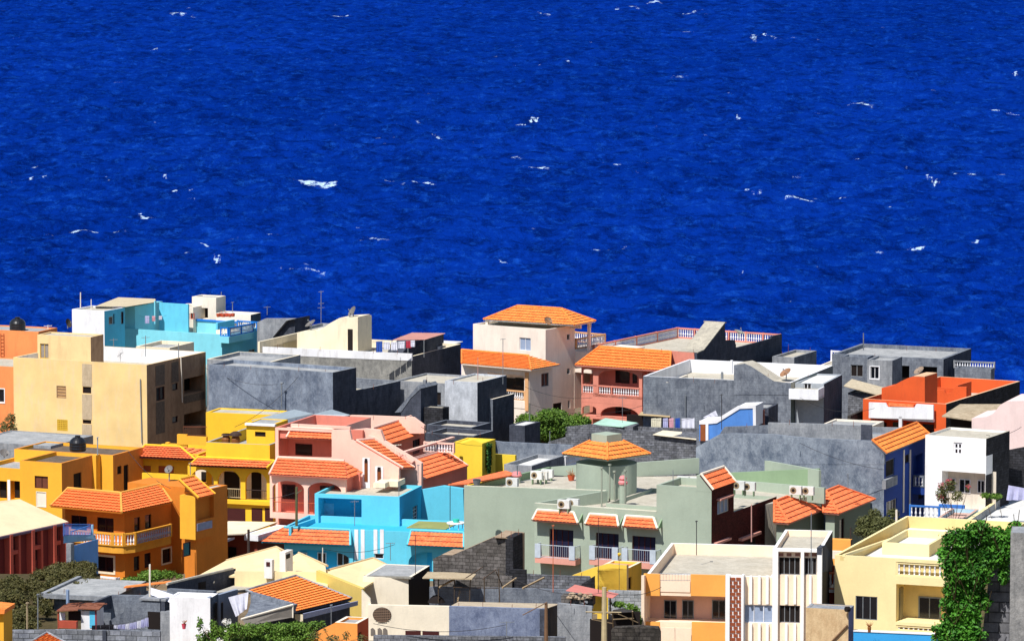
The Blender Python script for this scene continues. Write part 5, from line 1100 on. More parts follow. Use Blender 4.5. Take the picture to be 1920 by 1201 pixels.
for x in (-28,14,56,96):
    p=A0+e*along(x+1); 
    zz_=zt-1.55
    colm(x,1.0 if x<90 else .7,deep=.3,name='window_band',z0=zz_,z1=zz_+.3); colm(x+1,.6,deep=.04,name='upper_window',z0=zz_+.35,z1=zt-.15,m=GLASS); o=colm(x+1,.6,deep=.04,name='lower_window',z0=zf+.9,z1=zz_-.1,m=GLASS)
TAN=paint('tan_roof',(236,210,170),.95,.12)
rp=ground(37,935,zt+1.35); 
a=A0+n*.42-e*2; b_=A1+n*.42+e*.15; up=V((0,0,1))
ridge_d=V((rp.x,rp.y,0)); 
R0=V((a.x,a.y,zt+.05)); R1=V((b_.x,b_.y,zt+.05)); R2=rp; R3=rp-e*14; 
mb=Mb(); mb.prism([R0,R1,R2,R3],[p-V((0,0,.14)) for p in (R0,R1,R2,R3)]); mb.prism([R1,R1-n*13,R2],[p-V((0,0,.12)) for p in (R1,R1-n*13,R2)]); mb.build('roof',TAN,H)
mb=Mb(); mb.tube(R0-V((0,0,.12)),R1-V((0,0,.12)),.12,4); mb.build('gutter',plain('lilac_gutter',(120,100,120)),H)
part(H,'kerb',concrete('pale_kerb',(150,128,98),(196,172,136),1),None,('tube',ground(-60,1112,1.0),ground(132,1056,1.0),.12,5))
# --- blue yard wall and gate
F=Fr(133,1057,331,-38); t=thing('blue_yard_wall','sky blue yard wall with a grey end pier, between the maroon hall and the corner-balcony house',F,'wall') if False else house('blue_yard_wall','sky blue yard wall with blue railing and grey end pier right of the maroon hall',Fr(133,1057,331,0),'wall')
D1,D2=330,332.6
p0,p1=at(131,1056,D1),at(178,1042,D2); q0,q1=at(131,1024,D1),at(178,1011,D2); nn=V((.2,.3,0))
SB=paint('sky_blue_wall',(128,178,236),.9,.25)
part(t,'wall_panel',SB,None,('prism',[V((p0.x,p0.y,0)),V((p1.x,p1.y,0)),q1,q0],[V((p0.x,p0.y,0))+nn,V((p1.x,p1.y,0))+nn,q1+nn,q0+nn]))
part(t,'wall_panel',paint('light_blue_wall',(150,196,224),.9,.2),None,('prism',[at(119,1018,333),at(175,1012,338),at(172,1003,338),at(119,1004,333)],[at(119,1018,333)+nn,at(175,1012,338)+nn,at(172,1003,338)+nn,at(119,1004,333)+nn]))
part(t,'end_pier',CONCL,None,('prism',[at(124,1056,329.8),at(133,1058,329.8),at(133,1019,329.8),at(124,1018,329.8)],[at(124,1056,329.8)+nn,at(133,1058,329.8)+nn,at(133,1019,329.8)+nn,at(124,1018,329.8)+nn]))
rail(t,at(119,1004,333),at(170,1004,338),.85,plain('blue_iron',(70,130,210)),step=.2,r=.025); part(t,'brace',plain('blue_iron',(70,130,210)),None,('tube',at(133,996,334),at(168,985,337),.04)); part(t,'post',plain('pale_blue_iron',(150,200,230)),None,('tube',at(173,1010,338),at(173,983,338),.1))
# --- vegetation helpers
def leafmat(name,c1,c2,c3):
    if name in MATS: return MATS[name]
    m,nt,b=nodes(name); geo=nt.nodes.new('ShaderNodeNewGeometry'); P=geo.outputs['Position']
    f1,_=noise(nt,P,1.5,4,.7,.35,.65); col=mixc(nt,f1,lin(c1),lin(c2)); f2,_=noise(nt,P,6,3,.7,.5,.7); mm=nt.nodes.new('ShaderNodeMath'); mm.operation='MULTIPLY'; nt.links.new(f2,mm.inputs[0]); mm.inputs[1].default_value=.6; col=mixc(nt,mm.outputs[0],col,lin(c3))
    nt.links.new(col,b.inputs['Base Color']); b.inputs['Roughness'].default_value=.55; b.inputs['Specular IOR Level'].default_value=.25; MATS[name]=m; return m
def crown(name,clumps,n,size,mat,parent,seed=1,jit=.25):
    r=random.Random(seed); vs=[];fs=[]; base=parent_loc(parent) if parent else V((0,0,0)); tot=sum(c[1][0]*c[1][1]*c[1][2] for c in clumps)**1.0
    for c,rad in clumps:
        k=max(20,int(n*rad[0]*rad[1]*rad[2]/tot))
        for _ in range(k):
            d=V((r.gauss(0,1),r.gauss(0,1),r.gauss(0,1))).normalized()*(r.random()**.38)*(1+r.gauss(0,.1))
            p=V(c)+V((d.x*rad[0],d.y*rad[1],d.z*rad[2]))-base
            s=size*r.uniform(.5,1.35); nn_=(V((r.gauss(0,.8),r.gauss(0,.8),r.gauss(0,.8)+.5))+d*.6).normalized(); u=nn_.orthogonal().normalized(); u=(u*math.cos(a_:=r.uniform(0,6.28))+nn_.cross(u)*math.sin(a_)); w=nn_.cross(u)
            i=len(vs); vs+=[p-u*s,p-w*s*.5+u*s*.1,p+u*s-nn_*s*.25,p+w*s*.5+u*s*.1]; fs.append((i,i+1,i+2,i+3))
    me=bpy.data.meshes.new(name); me.from_pydata(vs,[],fs); me.materials.append(mat); me.update(); o=bpy.data.objects.new(name,me); COL.objects.link(o)
    if parent:o.parent=parent
    return o
def tree(name,label,cat,base,clumps,n,size,mat,seed=1,tr=.14,group=None):
    t=thing(name,label,cat,base,group); mb=Mb(); BARK=concrete('bark',(70,56,42),(112,92,70),3)
    hub=V(base)+(V(clumps[0][0])-V(base))*.45; hub.x=base.x; mb.tube(base-V((0,0,.3)),hub,tr,7,None,tr*.7)
    for c,rad in clumps[:14]:
        e_=V(c); m_=hub.lerp(e_,.5)+V((rnd.gauss(0,.2),rnd.gauss(0,.2),.15)); mb.tube(hub,m_,tr*.55,5,None,tr*.35); mb.tube(m_,e_,tr*.35,5,None,tr*.12)
        for _ in range(3): f=e_+V((rnd.gauss(0,.6)*rad[0],rnd.gauss(0,.6)*rad[1],rnd.gauss(0,.6)*rad[2])); mb.tube(m_,f,tr*.15,4,None,tr*.05)
    mb.build('trunk',BARK,t); crown('crown',clumps,n,size,mat,t,seed); return t
def pxclumps(spec,D,dj=1.5,seed=0):
    r=random.Random(seed); out=[]
    for px,py,w,h in spec:
        d=D+r.uniform(-dj,dj); c=at(px,py,d); k=d/FPX; out.append((c,(w*k,max(w,h)*k*.9,h*k)))
    return out
LG=leafmat('tree_leaf',(66,100,30),(102,134,46),(132,152,74)); LO=leafmat('scrub_leaf',(62,62,32),(98,90,50),(88,96,46)); LI=leafmat('ivy_leaf',(36,84,22),(72,132,34),(118,176,66)); LD=leafmat('tamarisk_leaf',(70,76,42),(98,100,56),(112,108,66))
tree('leafy_tree','broad feathery green tree in front of the cream villa and coral house','tree',at(1040,842,400)*1 and V((at(1040,830,400).x,400,0)),pxclumps([(1040,800,40,28),(990,795,22,18),(1080,795,26,20),(1010,815,26,20),(1060,815,30,18),(1095,808,14,14),(1030,780,26,14),(985,782,16,8),(1100,790,10,9),(972,792,8,10),(1050,775,14,8),(1020,826,20,10)],401,2,3),30000,.11,LG,2,.2)
tree('olive_scrub_tree','sparse olive-brown tree between the olive bays and the blue balcony house','tree',V((at(1655,1000,338).x,338,0)),pxclumps([(1655,985,30,18),(1625,980,20,14),(1690,985,18,16),(1640,965,14,12),(1675,962,12,10),(1705,990,12,10),(1615,995,14,10),(1650,1000,36,10)],339,2,5),14000,.09,LD,4,.14)
# scrub slope lower left: stuff
sp=[]
r_=random.Random(9)
for _ in range(170):
    x=r_.uniform(-15,178); y0=1092-.22*x; y=r_.uniform(max(1058,y0-4),1175 if x<70 else (1150 if x<92 else 1098)); sp.append((x,y,r_.uniform(9,17),r_.uniform(7,12)))
cl=[]
for x,y,w,h in sp:
    d=330-(y-1060)*.2+r_.uniform(-1,1); c=at(x,y,d); k=d/FPX; cl.append((c,(w*k,w*k,h*k)))
o=crown('scrub',cl,60000,.085,LO,None,7); o['kind']='stuff'
mb=Mb(); Q=[[at(x,y,333-(y-1050)*.19)-V((0,0,.35)) for x in range(-40,200,12)] for y in (1066,1085,1105,1130,1160,1200,1240)]
for i in range(6):
    for j in range(19): mb.poly([Q[i+1][j],Q[i+1][j+1],Q[i][j+1],Q[i][j]])
struct('slope',mb,concrete('scrub_earth',(60,54,36),(96,84,56),.8))
tree('green_shrub','green shrub in front of the corner-balcony house, right of its white gate','shrub',V((at(285,1100,335).x,335,0)),pxclumps([(285,1078,26,10),(250,1088,22,8),(315,1076,16,8),(230,1092,12,7),(335,1080,8,5)],336,1,5),3500,.1,LG,4,.08)

# --- grey flat house with the wash lines, lower left
F=Fr(275,1120,310,15); H=house('grey_wash_line_house','grey render house with stepped flat roofs behind the wash lines, lower left',F)
zd=at(180,1120,312).z
def slabpoly(pxs,z,th,m,name,H=None): 
    P=[ground(x,y,z) for x,y in pxs]; mb=Mb(); mb.prism([p-V((0,0,th)) for p in P][::-1],[V(p) for p in P][::-1]); return mb.build(name,m,H)
G=Fr(210,1121,316,15); B=Block(H,G,xl=101,L=7,m=CONC,par=.05,deck=DECKG,name='left_wall'); B.done()
z=G.z
part(H,'roof_edge',CONCL,G,('box',G.A(79),0,-.6,-.35,z-.1,z+.2),('box',G.A(79),G.A(79)+.3,-.6,7,z-.1,z+.2)); part(H,'roof_slab',DECKG,G,('box',G.A(79)+.3,.0,-.35,7,z-.1,z+.05)); part(H,'rear_parapet',CONCL,G,('box',G.A(135,7),G.A(300,7),7,7.25,-1,G.fa(200,1104,7)[1]))
J=Fr(295,1117,311,15); mb=Mb(J); mb.pF([(208,1115),(275,1116),(275,1200),(208,1200)],.0,.3,CONC); mb.build('middle_wall',None,H)
part(H,'stair_side',CONCD,J,('pS',[(172,1131),(209,1115),(209,1140),(172,1150)],J.A(209),J.A(209)-.2))
K=Fr(309,1126,307,15); mb=Mb(K); mb.pF([(205,1163),(265,1126),(309,1126),(309,1210),(205,1210)],0,3,CONC,CONCL); mb.build('stair_room_wall',None,H); part(H,'stair_room_side',CONCD,K,('pS',[(309,1124),(317,1118),(317,1146),(309,1146)],.03,-.3)); part(H,'roof_slab',CONCL,K,('prism',[K.W(K.A(262),-.1,K.z),K.W(.1,-.1,K.z),K.W(.1,3.2,K.z),K.W(K.A(262),3.2,K.z)],[K.W(K.A(262),-.1,K.z+.14),K.W(.1,-.1,K.z+.14),K.W(.1,3.2,K.z+.14),K.W(K.A(262),3.2,K.z+.14)]))
part(H,'door',DARK,K,('bF',277,1146,300,1178,-.03,.1)); part(H,'pier',CONCL,K,('bF',301,1146,321,1205,-.3,.3))
part(H,'yard_wall',CONCL,J,('bF',37,1160,102,1180,1,1.2)); part(H,'yard_wall_side',CONCD,J,('pF',[(8,1180),(36,1158),(37,1178),(12,1182)],-.5,-.3))
part(H,'chimney_pipe',plain('blue_pipe',(140,160,190)),J,('tube',J.fp(127,1131,0),J.fp(127,1105,0),.12))
F=Fr(330,1182,300,8); t=house('block_yard_front_wall','long grey lava block wall along the bottom left, in front of the wash lines',F,'wall'); part(t,'blocks',concrete('lava_block',(100,104,112),(166,170,176),1.5,.34),F,('pF',[(8,1181),(120,1180),(300,1183),(300,1230),(8,1230)],0,.3)); part(t,'pier',CONCD,F,('bF',192,1181,199,1230,-.12,.0))
# little shack
F=Fr(181,1146,306,12); H=house('tin_shack','tiny white shack with rusty plank roof and light blue door behind the block wall',F,'shack')
part(H,'wall',WHITEO,F,('bF',152,1144,181,1180,0,1.6)); part(H,'door',plain('light_blue_door',(90,190,226)),F,('bF',168,1145,178,1176,-.05,0)); part(H,'door_frame',plain('maroon_frame',(140,60,70)),F,('bF',178,1142,181,1180,-.07,.0))
part(H,'window',DARK,F,('bF',128,1146,152,1162,0,.5)); part(H,'counter',plain('red_counter',(176,80,60)),F,('bF',109,1164,143,1177,-.5,-.1)); part(H,'post',plain('red_counter',(176,80,60)),F,('bF',108,1142,110,1178,-.5,-.4)); part(H,'panel',WHITEO,F,('bF',112,1148,122,1164,.2,.3))
pr=concrete('rusty_planks',(110,66,50),(160,104,80),4)
part(H,'plank_roof',pr,F,('prism',[F.fp(106,1146,-.6),F.fp(146,1144,-.6),F.fp(150,1134,1.6),F.fp(120,1135,1.6)],[F.fp(106,1144,-.6),F.fp(146,1142,-.6),F.fp(150,1132,1.6),F.fp(120,1133,1.6)]))
part(H,'plank_roof',pr,F,('prism',[F.fp(146,1141,-.3),F.fp(186,1143,-.3),F.fp(197,1131,1.8),F.fp(160,1131,1.8)],[F.fp(146,1139,-.3),F.fp(186,1141,-.3),F.fp(197,1129,1.8),F.fp(160,1129,1.8)]))
mb=Mb(F)
for k in range(9): p=F.fp(118+k*8,1136-rnd.random()*6,rnd.uniform(0,1.4)); q=F.fp(132+k*8+rnd.uniform(-6,6),1128+rnd.random()*6,rnd.uniform(.3,1.6)); mb.tube(p,q,.035,4)
mb.build('loose_planks',pr,H)
# laundry
def cloth(pts,mat,label,group,name='cloth',amp=.05,cat='laundry'):
    """hanging cloth: pts = top-left, top-right, bottom-right, bottom-left in the world"""
    a,b,c,d=[V(p) for p in pts]; mb=Mb(); n=10; m_=5; nrm=(b-a).cross(V((0,0,1))).normalized(); ph=rnd.random()*6
    g=[[(a.lerp(b,i/n)).lerp(d.lerp(c,i/n),j/m_)+nrm*(amp*math.sin(i*1.7+ph)*(j/m_)) for i in range(n+1)] for j in range(m_+1)]
    for j in range(m_):
        for i in range(n): mb.poly([g[j+1][i],g[j+1][i+1],g[j][i+1],g[j][i]])
    o=centre(mb.build(name,mat,smooth=True)); tag(o,label,cat,group); return o
LWH=plain('white_cloth',(232,232,244),.9); LLI=plain('lilac_cloth',(190,190,226),.9); LDK=plain('dark_cloth',(30,28,36),.9); LRD=plain('red_cloth',(196,60,80),.9); LBL=plain('blue_cloth',(50,90,180),.9); LPK=plain('pink_cloth',(226,170,180),.9); LCR=plain('cream_cloth',(232,224,196),.9)
def line(label,p,q): 
    mb=Mb(); n=10; P=[V(p).lerp(V(q),k/n)-V((0,0,.25*(1-(2*k/n-1)**2))) for k in range(n+1)]
    for a,b in zip(P,P[1:]): mb.tube(a,b,.012,4)
    return tag(centre(mb.build('clothesline',ROPE)),label,'clothesline')
D=303
line('sagging wash line over the block wall lower left',at(168,1172,D),at(281,1152,D))
for i in range(9):
    x=214+i*7.2; y=1171-(i*.3)**2*2.2; cloth([at(x,y,D),at(x+6.6,y-1.6,D),at(x+7,y+7+i*1.1,D+.1),at(x-.4,y+6+i*1.1,D)],LLI if i%3 else LWH,'pale lilac cloth on the sagging wash line lower left','pale lilac washing lower left','hanging_cloth')
for i in range(5):
    x=172+i*8.4; cloth([at(x,1171.5-i*.4,D),at(x+7.6,1171-i*.4,D),at(x+7.4,1180,D),at(x,1180,D)],LDK,'small dark cloth on the sagging wash line lower left','dark washing lower left','hanging_cloth')
cloth([at(281,1100,308),at(335,1117,308),at(322,1130,307),at(281,1113,308)],LWH,'white sheet stretched from a thin pole down to the white wall',None,'hanging_sheet')
cloth([at(321,1121,306),at(328,1122,306),at(329,1130,306),at(322,1129,306)],LRD,'small red cloth beside the stretched white sheet',None,'hanging_cloth')
# --- white wall house
F=Fr(394,1121,303,12); H=house('white_wall_house','white-walled house with two slit windows on its grey side, centre-left foreground',F)
WW=paint('foreground_white',(238,236,236),.94,.3)
B=Block(H,F,xl=318,L=3,m=WW,side=CONC,par=.05,deck=WW); B.L=F.B(400); B.L=2; B.done()
G=Fr(421,1114,301,-24); part(H,'side_wall',plain('soft_blue_grey',(150,160,176),.85),None,('prism',[at(394,1119,303),at(446,1104,311),at(446,1190,311),at(394,1205,303)],[at(394,1119,303)+V((-.2,.2,0)),at(446,1104,311)+V((-.2,.2,0)),at(446,1190,311)+V((-.2,.2,0)),at(394,1205,303)+V((-.2,.2,0))]))
for x in (403,414): part(H,'slit_window',DARK,None,('prism',[at(x,1130,303.5),at(x+4,1128.5,304),at(x+4,1160,304),at(x,1162,303.5)],[at(x,1130,303.5)+V((0,.3,0)),at(x+4,1128.5,304)+V((0,.3,0)),at(x+4,1160,304)+V((0,.3,0)),at(x,1162,303.5)+V((0,.3,0))]))
cloth([at(428,1119,302),at(466,1109,302),at(463,1140,302),at(442,1156,302)],LWH,'big white bed sheet hung over the grey yard between white wall and orange tile roof',None,'hanging_sheet',.12)
# --- grey rooms behind
F=Fr(436,1068,318,14); H=house('grey_parapet_house','grey parapet walls enclosing a yard beside the cream gabled house',F); part(H,'wall',CONC,F,('pF',[(436,1070),(532,1078),(532,1110),(436,1110)],0,.25)); part(H,'wall',CONCD,None,('prism',[at(313,1095,309),at(436,1066,318),at(436,1110,318),at(313,1110,309)],[at(313,1095,309)+nn,at(436,1066,318)+nn,at(436,1110,318)+nn,at(313,1110,309)+nn])); part(H,'slit_window',DARK,None,('prism',[at(370,1092,313),at(380,1090,313.8),at(380,1104,313.8),at(370,1105,313)],[at(370,1092,313)+nn,at(380,1090,313.8)+nn,at(380,1104,313.8)+nn,at(370,1105,313)+nn]))
part(H,'coping',DECK,None,('tube',at(313,1094,309),at(436,1065,318),.1)); part(H,'front_parapet',CONC,None,('prism',[at(313,1103,308.5),at(400,1108,308),at(400,1120,308),at(313,1117,308.5)],[at(313,1103,308.5)+nn,at(400,1108,308)+nn,at(400,1120,308)+nn,at(313,1117,308.5)+nn]))
part(H,'yard_floor',DECK,None,('prism',[at(395,1112,308),at(460,1104,312),at(520,1098,318),at(440,1096,318)],[at(395,1115,308),at(460,1107,312),at(520,1101,318),at(440,1099,318)]))
t=tag(centre(Mb().prism([at(232,1100,318),at(320,1090,318.5),at(322,1087.5,320),at(236,1097,320)],[at(232,1102,318),at(320,1092,318.5),at(322,1090,320),at(236,1099,320)]).build('low_tile_roof',T1)),'low sliver of orange roof above the grey flat house lower left','roof')
# --- cream gabled roofs
GC=paint('gable_cream',(240,214,164),.96,.1); GY=paint('straw_yellow',(226,196,108),.95,.1)
F=Fr(680,1170,312,20); H=house('cream_gabled_house','house with three pale cream gabled roofs and two chimneys in front of the turquoise house',F)
def quadslab(pts,m,name,th=.12): mb=Mb(); mb.prism([V(p) for p in pts],[V(p)-V((0,0,th)) for p in pts]); return mb.build(name,m,H)
quadslab([at(372,1078,318),at(525,1080,316),at(552,1052,321),at(518,1024.5,325),at(424,1050,323)],GC,'roof')
quadslab([at(372,1078,318),at(424,1050,323),at(436,1066,320),at(400,1090,315)],paint('pale_gable',(242,232,212),.96,.1),'roof')
quadslab([at(525,1100,312),at(615,1100,312),at(610,1060,320),at(560,1035.5,324),at(538,1048,322)],GC,'roof')
quadslab([at(610,1072,316),at(680,1102,312),at(740,1065,320),at(700,1045.5,325),at(608,1071,320)],GC,'roof')
for a_,b_,c_,d_ in (((424,1050),323,(518,1024.5),325),((518,1024.5),325,(548,1040),323),((560,1035.5),324,(614,1060),320),((608,1070),320,(700,1045.5),325),((700,1045.5),325,(740,1066),320)): part(H,'ridge_cap',paint('tan_ridge',(200,174,132),.95,.1),None,('tube',at(*a_,b_),at(*c_,d_),.09))
part(H,'straw_wall',GY,None,('prism',[at(593,1069,314),at(678,1103,310.5),at(680,1165,310.5),at(593,1120,314)],[at(593,1069,314)+nn,at(678,1103,310.5)+nn,at(680,1165,310.5)+nn,at(593,1120,314)+nn])); part(H,'wall',GC,None,('prism',[at(440,1070,317),at(593,1072,314.5),at(593,1115,314.5),at(440,1100,317)],[at(440,1070,317)+nn,at(593,1072,314.5)+nn,at(593,1115,314.5)+nn,at(440,1100,317)+nn]))
for x0,x1,x2,yt,yb,l,wn in ((495,510,513,1049,1078,'low white chimney',(502,1057)),(524,535,549,1035,1080,'taller white chimney',(540,1043))):
    f=Fr(x1,yt,315.5,20); b1=f.B(x2) if x2>x1+3 else .4
    cc=part(H,'chimney',paint('chimney_white',(236,230,224),.95,.15),f,('box',f.A(x0),0,0,max(.3,b1),at(x1,yb+6,315.5).z,f.z),label=l); 
    if wn[0]<510: part(cc,'chimney_vent',MAROON,f,('bF',499,1053,506,1061,-.03,0))
    else: part(cc,'chimney_vent',DARK,f,('bS',537,1038,544,1046,.03,0))
# --- big orange tile roof
F=Fr(557,1145,305,0); H=house('orange_tile_house','house with a large plain orange tile roof and a lilac fascia, centre-left foreground',F)
a,b,c,d=at(553,1147,300),at(659,1122,309),at(555,1080,314),at(462,1107,306)
roof(H,[a,b,c,d],T1,under=CONCD,cap=CONCL,course=.46)
part(H,'fascia',plain('lilac_fascia',(150,156,184)),None,('prism',[at(568,1160,299.5),at(671,1134,309.5),at(671,1126,309.5),at(568,1150,299.5)],[at(568,1160,299.5)+V((0,.2,0)),at(671,1134,309.5)+V((0,.2,0)),at(671,1126,309.5)+V((0,.2,0)),at(568,1150,299.5)+V((0,.2,0))])); part(H,'fascia_end',CREAM,None,('prism',[at(553,1160,300),at(568,1166,299.4),at(568,1151,299.4),at(553,1150,300)],[at(553,1160,301),at(568,1166,300.4),at(568,1151,300.4),at(553,1150,301)]))
part(H,'wall',CONCD,None,('prism',[at(556,1152,301.2),at(656,1127,310),at(656,1190,310),at(556,1205,301.2)],[at(556,1152,301.2)+V((-3,3,0)),at(656,1127,310)+V((-3,3,0)),at(656,1190,310)+V((-3,3,0)),at(556,1205,301.2)+V((-3,3,0))]))
part(H,'yard_parapet',CONC,None,('prism',[at(470,1110,304.5),at(552,1133,299),at(548,1145,299),at(455,1160,297),at(470,1140,304)],[at(470,1110,304.5)+nn,at(552,1133,299)+nn,at(548,1145,299)+nn,at(455,1160,297)+nn,at(470,1140,304)+nn]))
part(H,'fence_coping',CREAMW,None,('tube',at(452,1160,296.5),at(549,1133,298.5),.08)); part(H,'fence_panel',plain('slat_grey',(146,138,128),.85),None,('prism',[at(454,1160,296.5),at(549,1134,298.5),at(549,1156,298.5),at(462,1173,296.5)],[at(454,1160,296.5)+nn*.3,at(549,1134,298.5)+nn*.3,at(549,1156,298.5)+nn*.3,at(462,1173,296.5)+nn*.3])); part(H,'fence_coping',CREAMW,None,('tube',at(549,1134,298.5),at(549,1157,298.5),.06))
# --- orange small room
F=Fr(670,1168,292,16); H=house('small_orange_room','small peach-orange room with white-rimmed flat roof at the bottom edge',F,'room')
B=Block(H,F,xl=628,xr=691,m=paint('bright_peach',(246,158,78),.94,.1),side=paint('red_orange',(222,98,54),.95,.1),par=.15,rim=CREAMW,deck=DECKG,t=.22); B.win('s',672,1184,678,1199,nx=1,pane=DARK,fc=MAROON); B.done(); part(H,'sloping_wall',paint('bright_peach',(246,158,78),.94,.1),F,('pF',[(560,1205),(600,1180),(628,1167),(628,1230),(560,1230)],.1,.4))
F=Fr(28,1150,297,10); H=house('amber_corner_room','amber corner with orange tile edge at the far bottom left',F,'house'); part(H,'wall',AM,F,('bF',-30,1150,7,1210,0,2)); part(H,'tile_edge',T1,F,('pF',[(-30,1150),(-30,1138),(9,1142),(8,1150)],-.4,2))
F=Fr(90,1190,293,0); H=house('small_tile_roof_hut','peak of a small orange tile roof at the bottom edge, before the block wall',F,'hut'); pk=at(88,1186,295); roof(H,[at(58,1204,292),at(125,1206,292),pk,pk],T1,cap=CONCL,under=CONC)
# --- cream flat house with broken balcony lattice
F=Fr(766,1084,314,14); H=house('cream_flat_house','cream flat-roofed house with an oval ironwork opening and a rough concrete roof slab, lower centre',F)
CF=paint('flat_cream',(238,226,202),.95,.2)
B=Block(H,F,xl=680,xr=806,m=CF,side=DARK,par=.02,deck=DECKG); B.done()
part(H,'roof_slab',concrete('rough_slab',(120,116,106),(164,160,148),1.5),None,('prism',[at(682,1081,315.3),at(770,1085,313.6),at(806,1074,325),at(722,1066,325)],[at(682,1078,315.3),at(770,1082,313.6),at(806,1071,325),at(722,1063,325)]))
G=Fr(843,1135,304,6); mb=Mb(G); mb.pF([(690,1133),(843,1136),(843,1200),(690,1200)],0,.3,CF); mb.build('front_wall',None,H)
part(H,'side_upright',CF,G,('pF',[(678,1105),(694,1122),(700,1165),(694,1206),(678,1206)],.2,.5))
t=part(H,'vent_window',MAROON,G,('bF',760,1182,823,1191,-.03,.02)); part(t,'mullion',CREAM,G,('bF',789,1182,792,1191,-.05,0))
cx,cz=G.fa(716,1152,-.1); mb=Mb(G); n=20
q=[G.W(cx+.62*math.cos(k*2*math.pi/n)*(1),-.02,cz+.5*math.sin(k*2*math.pi/n)) for k in range(n)]; mb.prism(q,[p+V((0,.03,0)) for p in q]); o=mb.build('oval_opening',DARK,H)
mb=Mb(G)
for k in range(-4,5): w_=.6*math.sqrt(max(0,1-(k/4.6)**2)); mb.tube(G.W(cx-w_,-.07,cz+k*.11),G.W(cx+w_,-.07,cz+k*.11),.02,4); mb.tube(G.W(cx+k*.13,-.07,cz-w_*.8),G.W(cx+k*.13,-.07,cz+w_*.8),.02,4)
mb.build('grille',plain('worn_iron',(150,124,104)),o)
for x in (695,708,718): part(H,'arch_pane',plain('grey_shadow',(120,112,104)),G,('pF',[(x,1178),(x+4,1176),(x+8,1180),(x+9,1190),(x,1190)],-.03,.0))
# --- lava stone stair house
F=Fr(962,1007,318,18); H=house('stone_stair_house','unplastered lava block house with a steep stair gable, in front of the olive house',F)
LB=concrete('lava_block_small',(74,70,66),(134,128,122),1.6,.24)
mb=Mb(F); mb.pF([(812,1047),(828,1039),(848,1040),(926,1006),(962,1008),(962,1120),(812,1120)],0,2.6,LB,concrete('sandy_cap',(150,128,104),(186,164,138),1)); mb.build('gable_wall',None,H); part(H,'side_wall',BLOCKD,F,('pS',[(962,1007),(980,998),(981,1100),(962,1110)],.04,-.5)); part(H,'top_slab',concrete('sandy_cap',(150,128,104),(186,164,138),1),None,('prism',[at(928,1006,318),at(962,1008,318),at(981,997,324),at(948,993,325)],[at(928,1007.5,318),at(962,1009.5,318),at(981,998.5,324),at(948,994.5,325)]))
G=Fr(987,1072,314,10); part(H,'rear_room_wall',LB,G,('bF',815,1078,960,1108,.5,.8)); part(H,'dark_side',BLOCKD,G,('bF',955,1068,986,1105,.8,1.2))
F=Fr(1115,1082,318,10); t=house('block_yard_wall','block yard wall under the olive house awnings, with leaning planks',F,'wall'); part(t,'blocks',BLOCK,F,('pF',[(985,1075),(1030,1078),(1105,1080),(1115,1098),(1115,1120),(985,1120)],0,.25)); part(t,'wall_return',BLOCKD,F,('pF',[(1090,1095),(1114,1080),(1114,1105),(1090,1105)],-.4,0))
# --- blue-grey rendered walls
BG=concrete('blue_grey_render',(92,102,128),(150,160,182),.8)
F=Fr(1045,1140,303,6); H=house('blue_grey_house','roofless blue-grey rendered house shell with rusty rods, bottom centre',F)
part(H,'front_wall',BG,F,('pF',[(842,1136),(1021,1141),(1021,1205),(842,1205)],0,.3)); part(H,'dark_side',CONCD,F,('pS',[(1021,1141),(1045,1132),(1048,1205),(1021,1205)],F.A(1021)+.02,F.A(1021)-.3)); part(H,'right_wall',CONCL,F,('pF',[(1045,1130),(1110,1136),(1110,1205),(1045,1205)],1.5,1.8)); part(H,'dark_gap',DARK,F,('bF',1106,1160,1155,1205,1.3,1.4))
part(H,'roof_floor',concrete('sandy_screed',(176,160,136),(206,190,164),1),None,('prism',[at(843,1136,304.6),at(1021,1141,303.7),at(1050,1131,309),at(860,1127,309)],[at(843,1137,304.6),at(1021,1142,303.7),at(1050,1132,309),at(860,1128,309)]))
G=Fr(1140,1108,313,6); part(H,'rear_wall',CONC,G,('pF',[(805,1100),(940,1102),(1112,1106),(1112,1140),(805,1140)],0,.3)); 
t=tag(centre(Mb(Fr(1200,1190,299,4)).pF([(700,1191),(960,1193),(1060,1194),(1060,1215),(700,1215)],0,.4).build('rubble_edge_wall',BLOCK)),'strip of block wall along the very bottom edge, centre','wall')
# rough shelter in the yard
F=Fr(900,1080,311,8); H=house('pole_shelter','makeshift shelter of poles and tan matting in front of the stone stair house',F,'shelter')
mat_=concrete('tan_matting',(170,150,120),(206,188,156),2)
part(H,'matting_roof',mat_,None,('prism',[at(792,1082,310),at(885,1084,310),at(893,1075,314),at(850,1072,315),at(802,1071,314)],[at(792,1084,310),at(885,1086,310),at(893,1077,314),at(850,1074,315),at(802,1073,314)]))
for x0,y0,x1,y1 in ((852,1082,852,1135),(908,1080,908,1137),(935,1065,937,1136),(882,1084,880,1133),(822,1083,822,1130)): part(H,'pole',plain('weathered_pole',(84,70,56)),None,('tube',at(x0,y0,310.5),at(x1,y1,310.5),.04))
WD=plain('old_timber',(170,146,112)); 
for x0,y0,x1,y1 in ((824,1100,850,1086),(942,1101,968,1083),(980,1102,1020,1082),(858,1128,862,1107)): part(H,'leaning_plank',WD,None,('tube',at(x0,y0,310),at(x1,y1,312),.07,4))
for x0,y0,x1,y1 in ((870,1085,905,1062),(905,1085,930,1067),(930,1070,943,1100),(850,1100,935,1102)): part(H,'brushwood',plain('brush',(92,74,60)),None,('tube',at(x0,y0,310),at(x1,y1,312),.035,4))
t=thing('wire_mesh_panel','square wire mesh panel standing in the shelter yard','panel',at(855,1133,310)); mb=Mb()
for k in range(8): x=852+k*4.3; mb.tube(at(x,1108,310),at(x,1134,310),.012,4); mb.tube(at(852,1108+k*3.6,310),at(882,1108+k*3.6,310),.012,4)
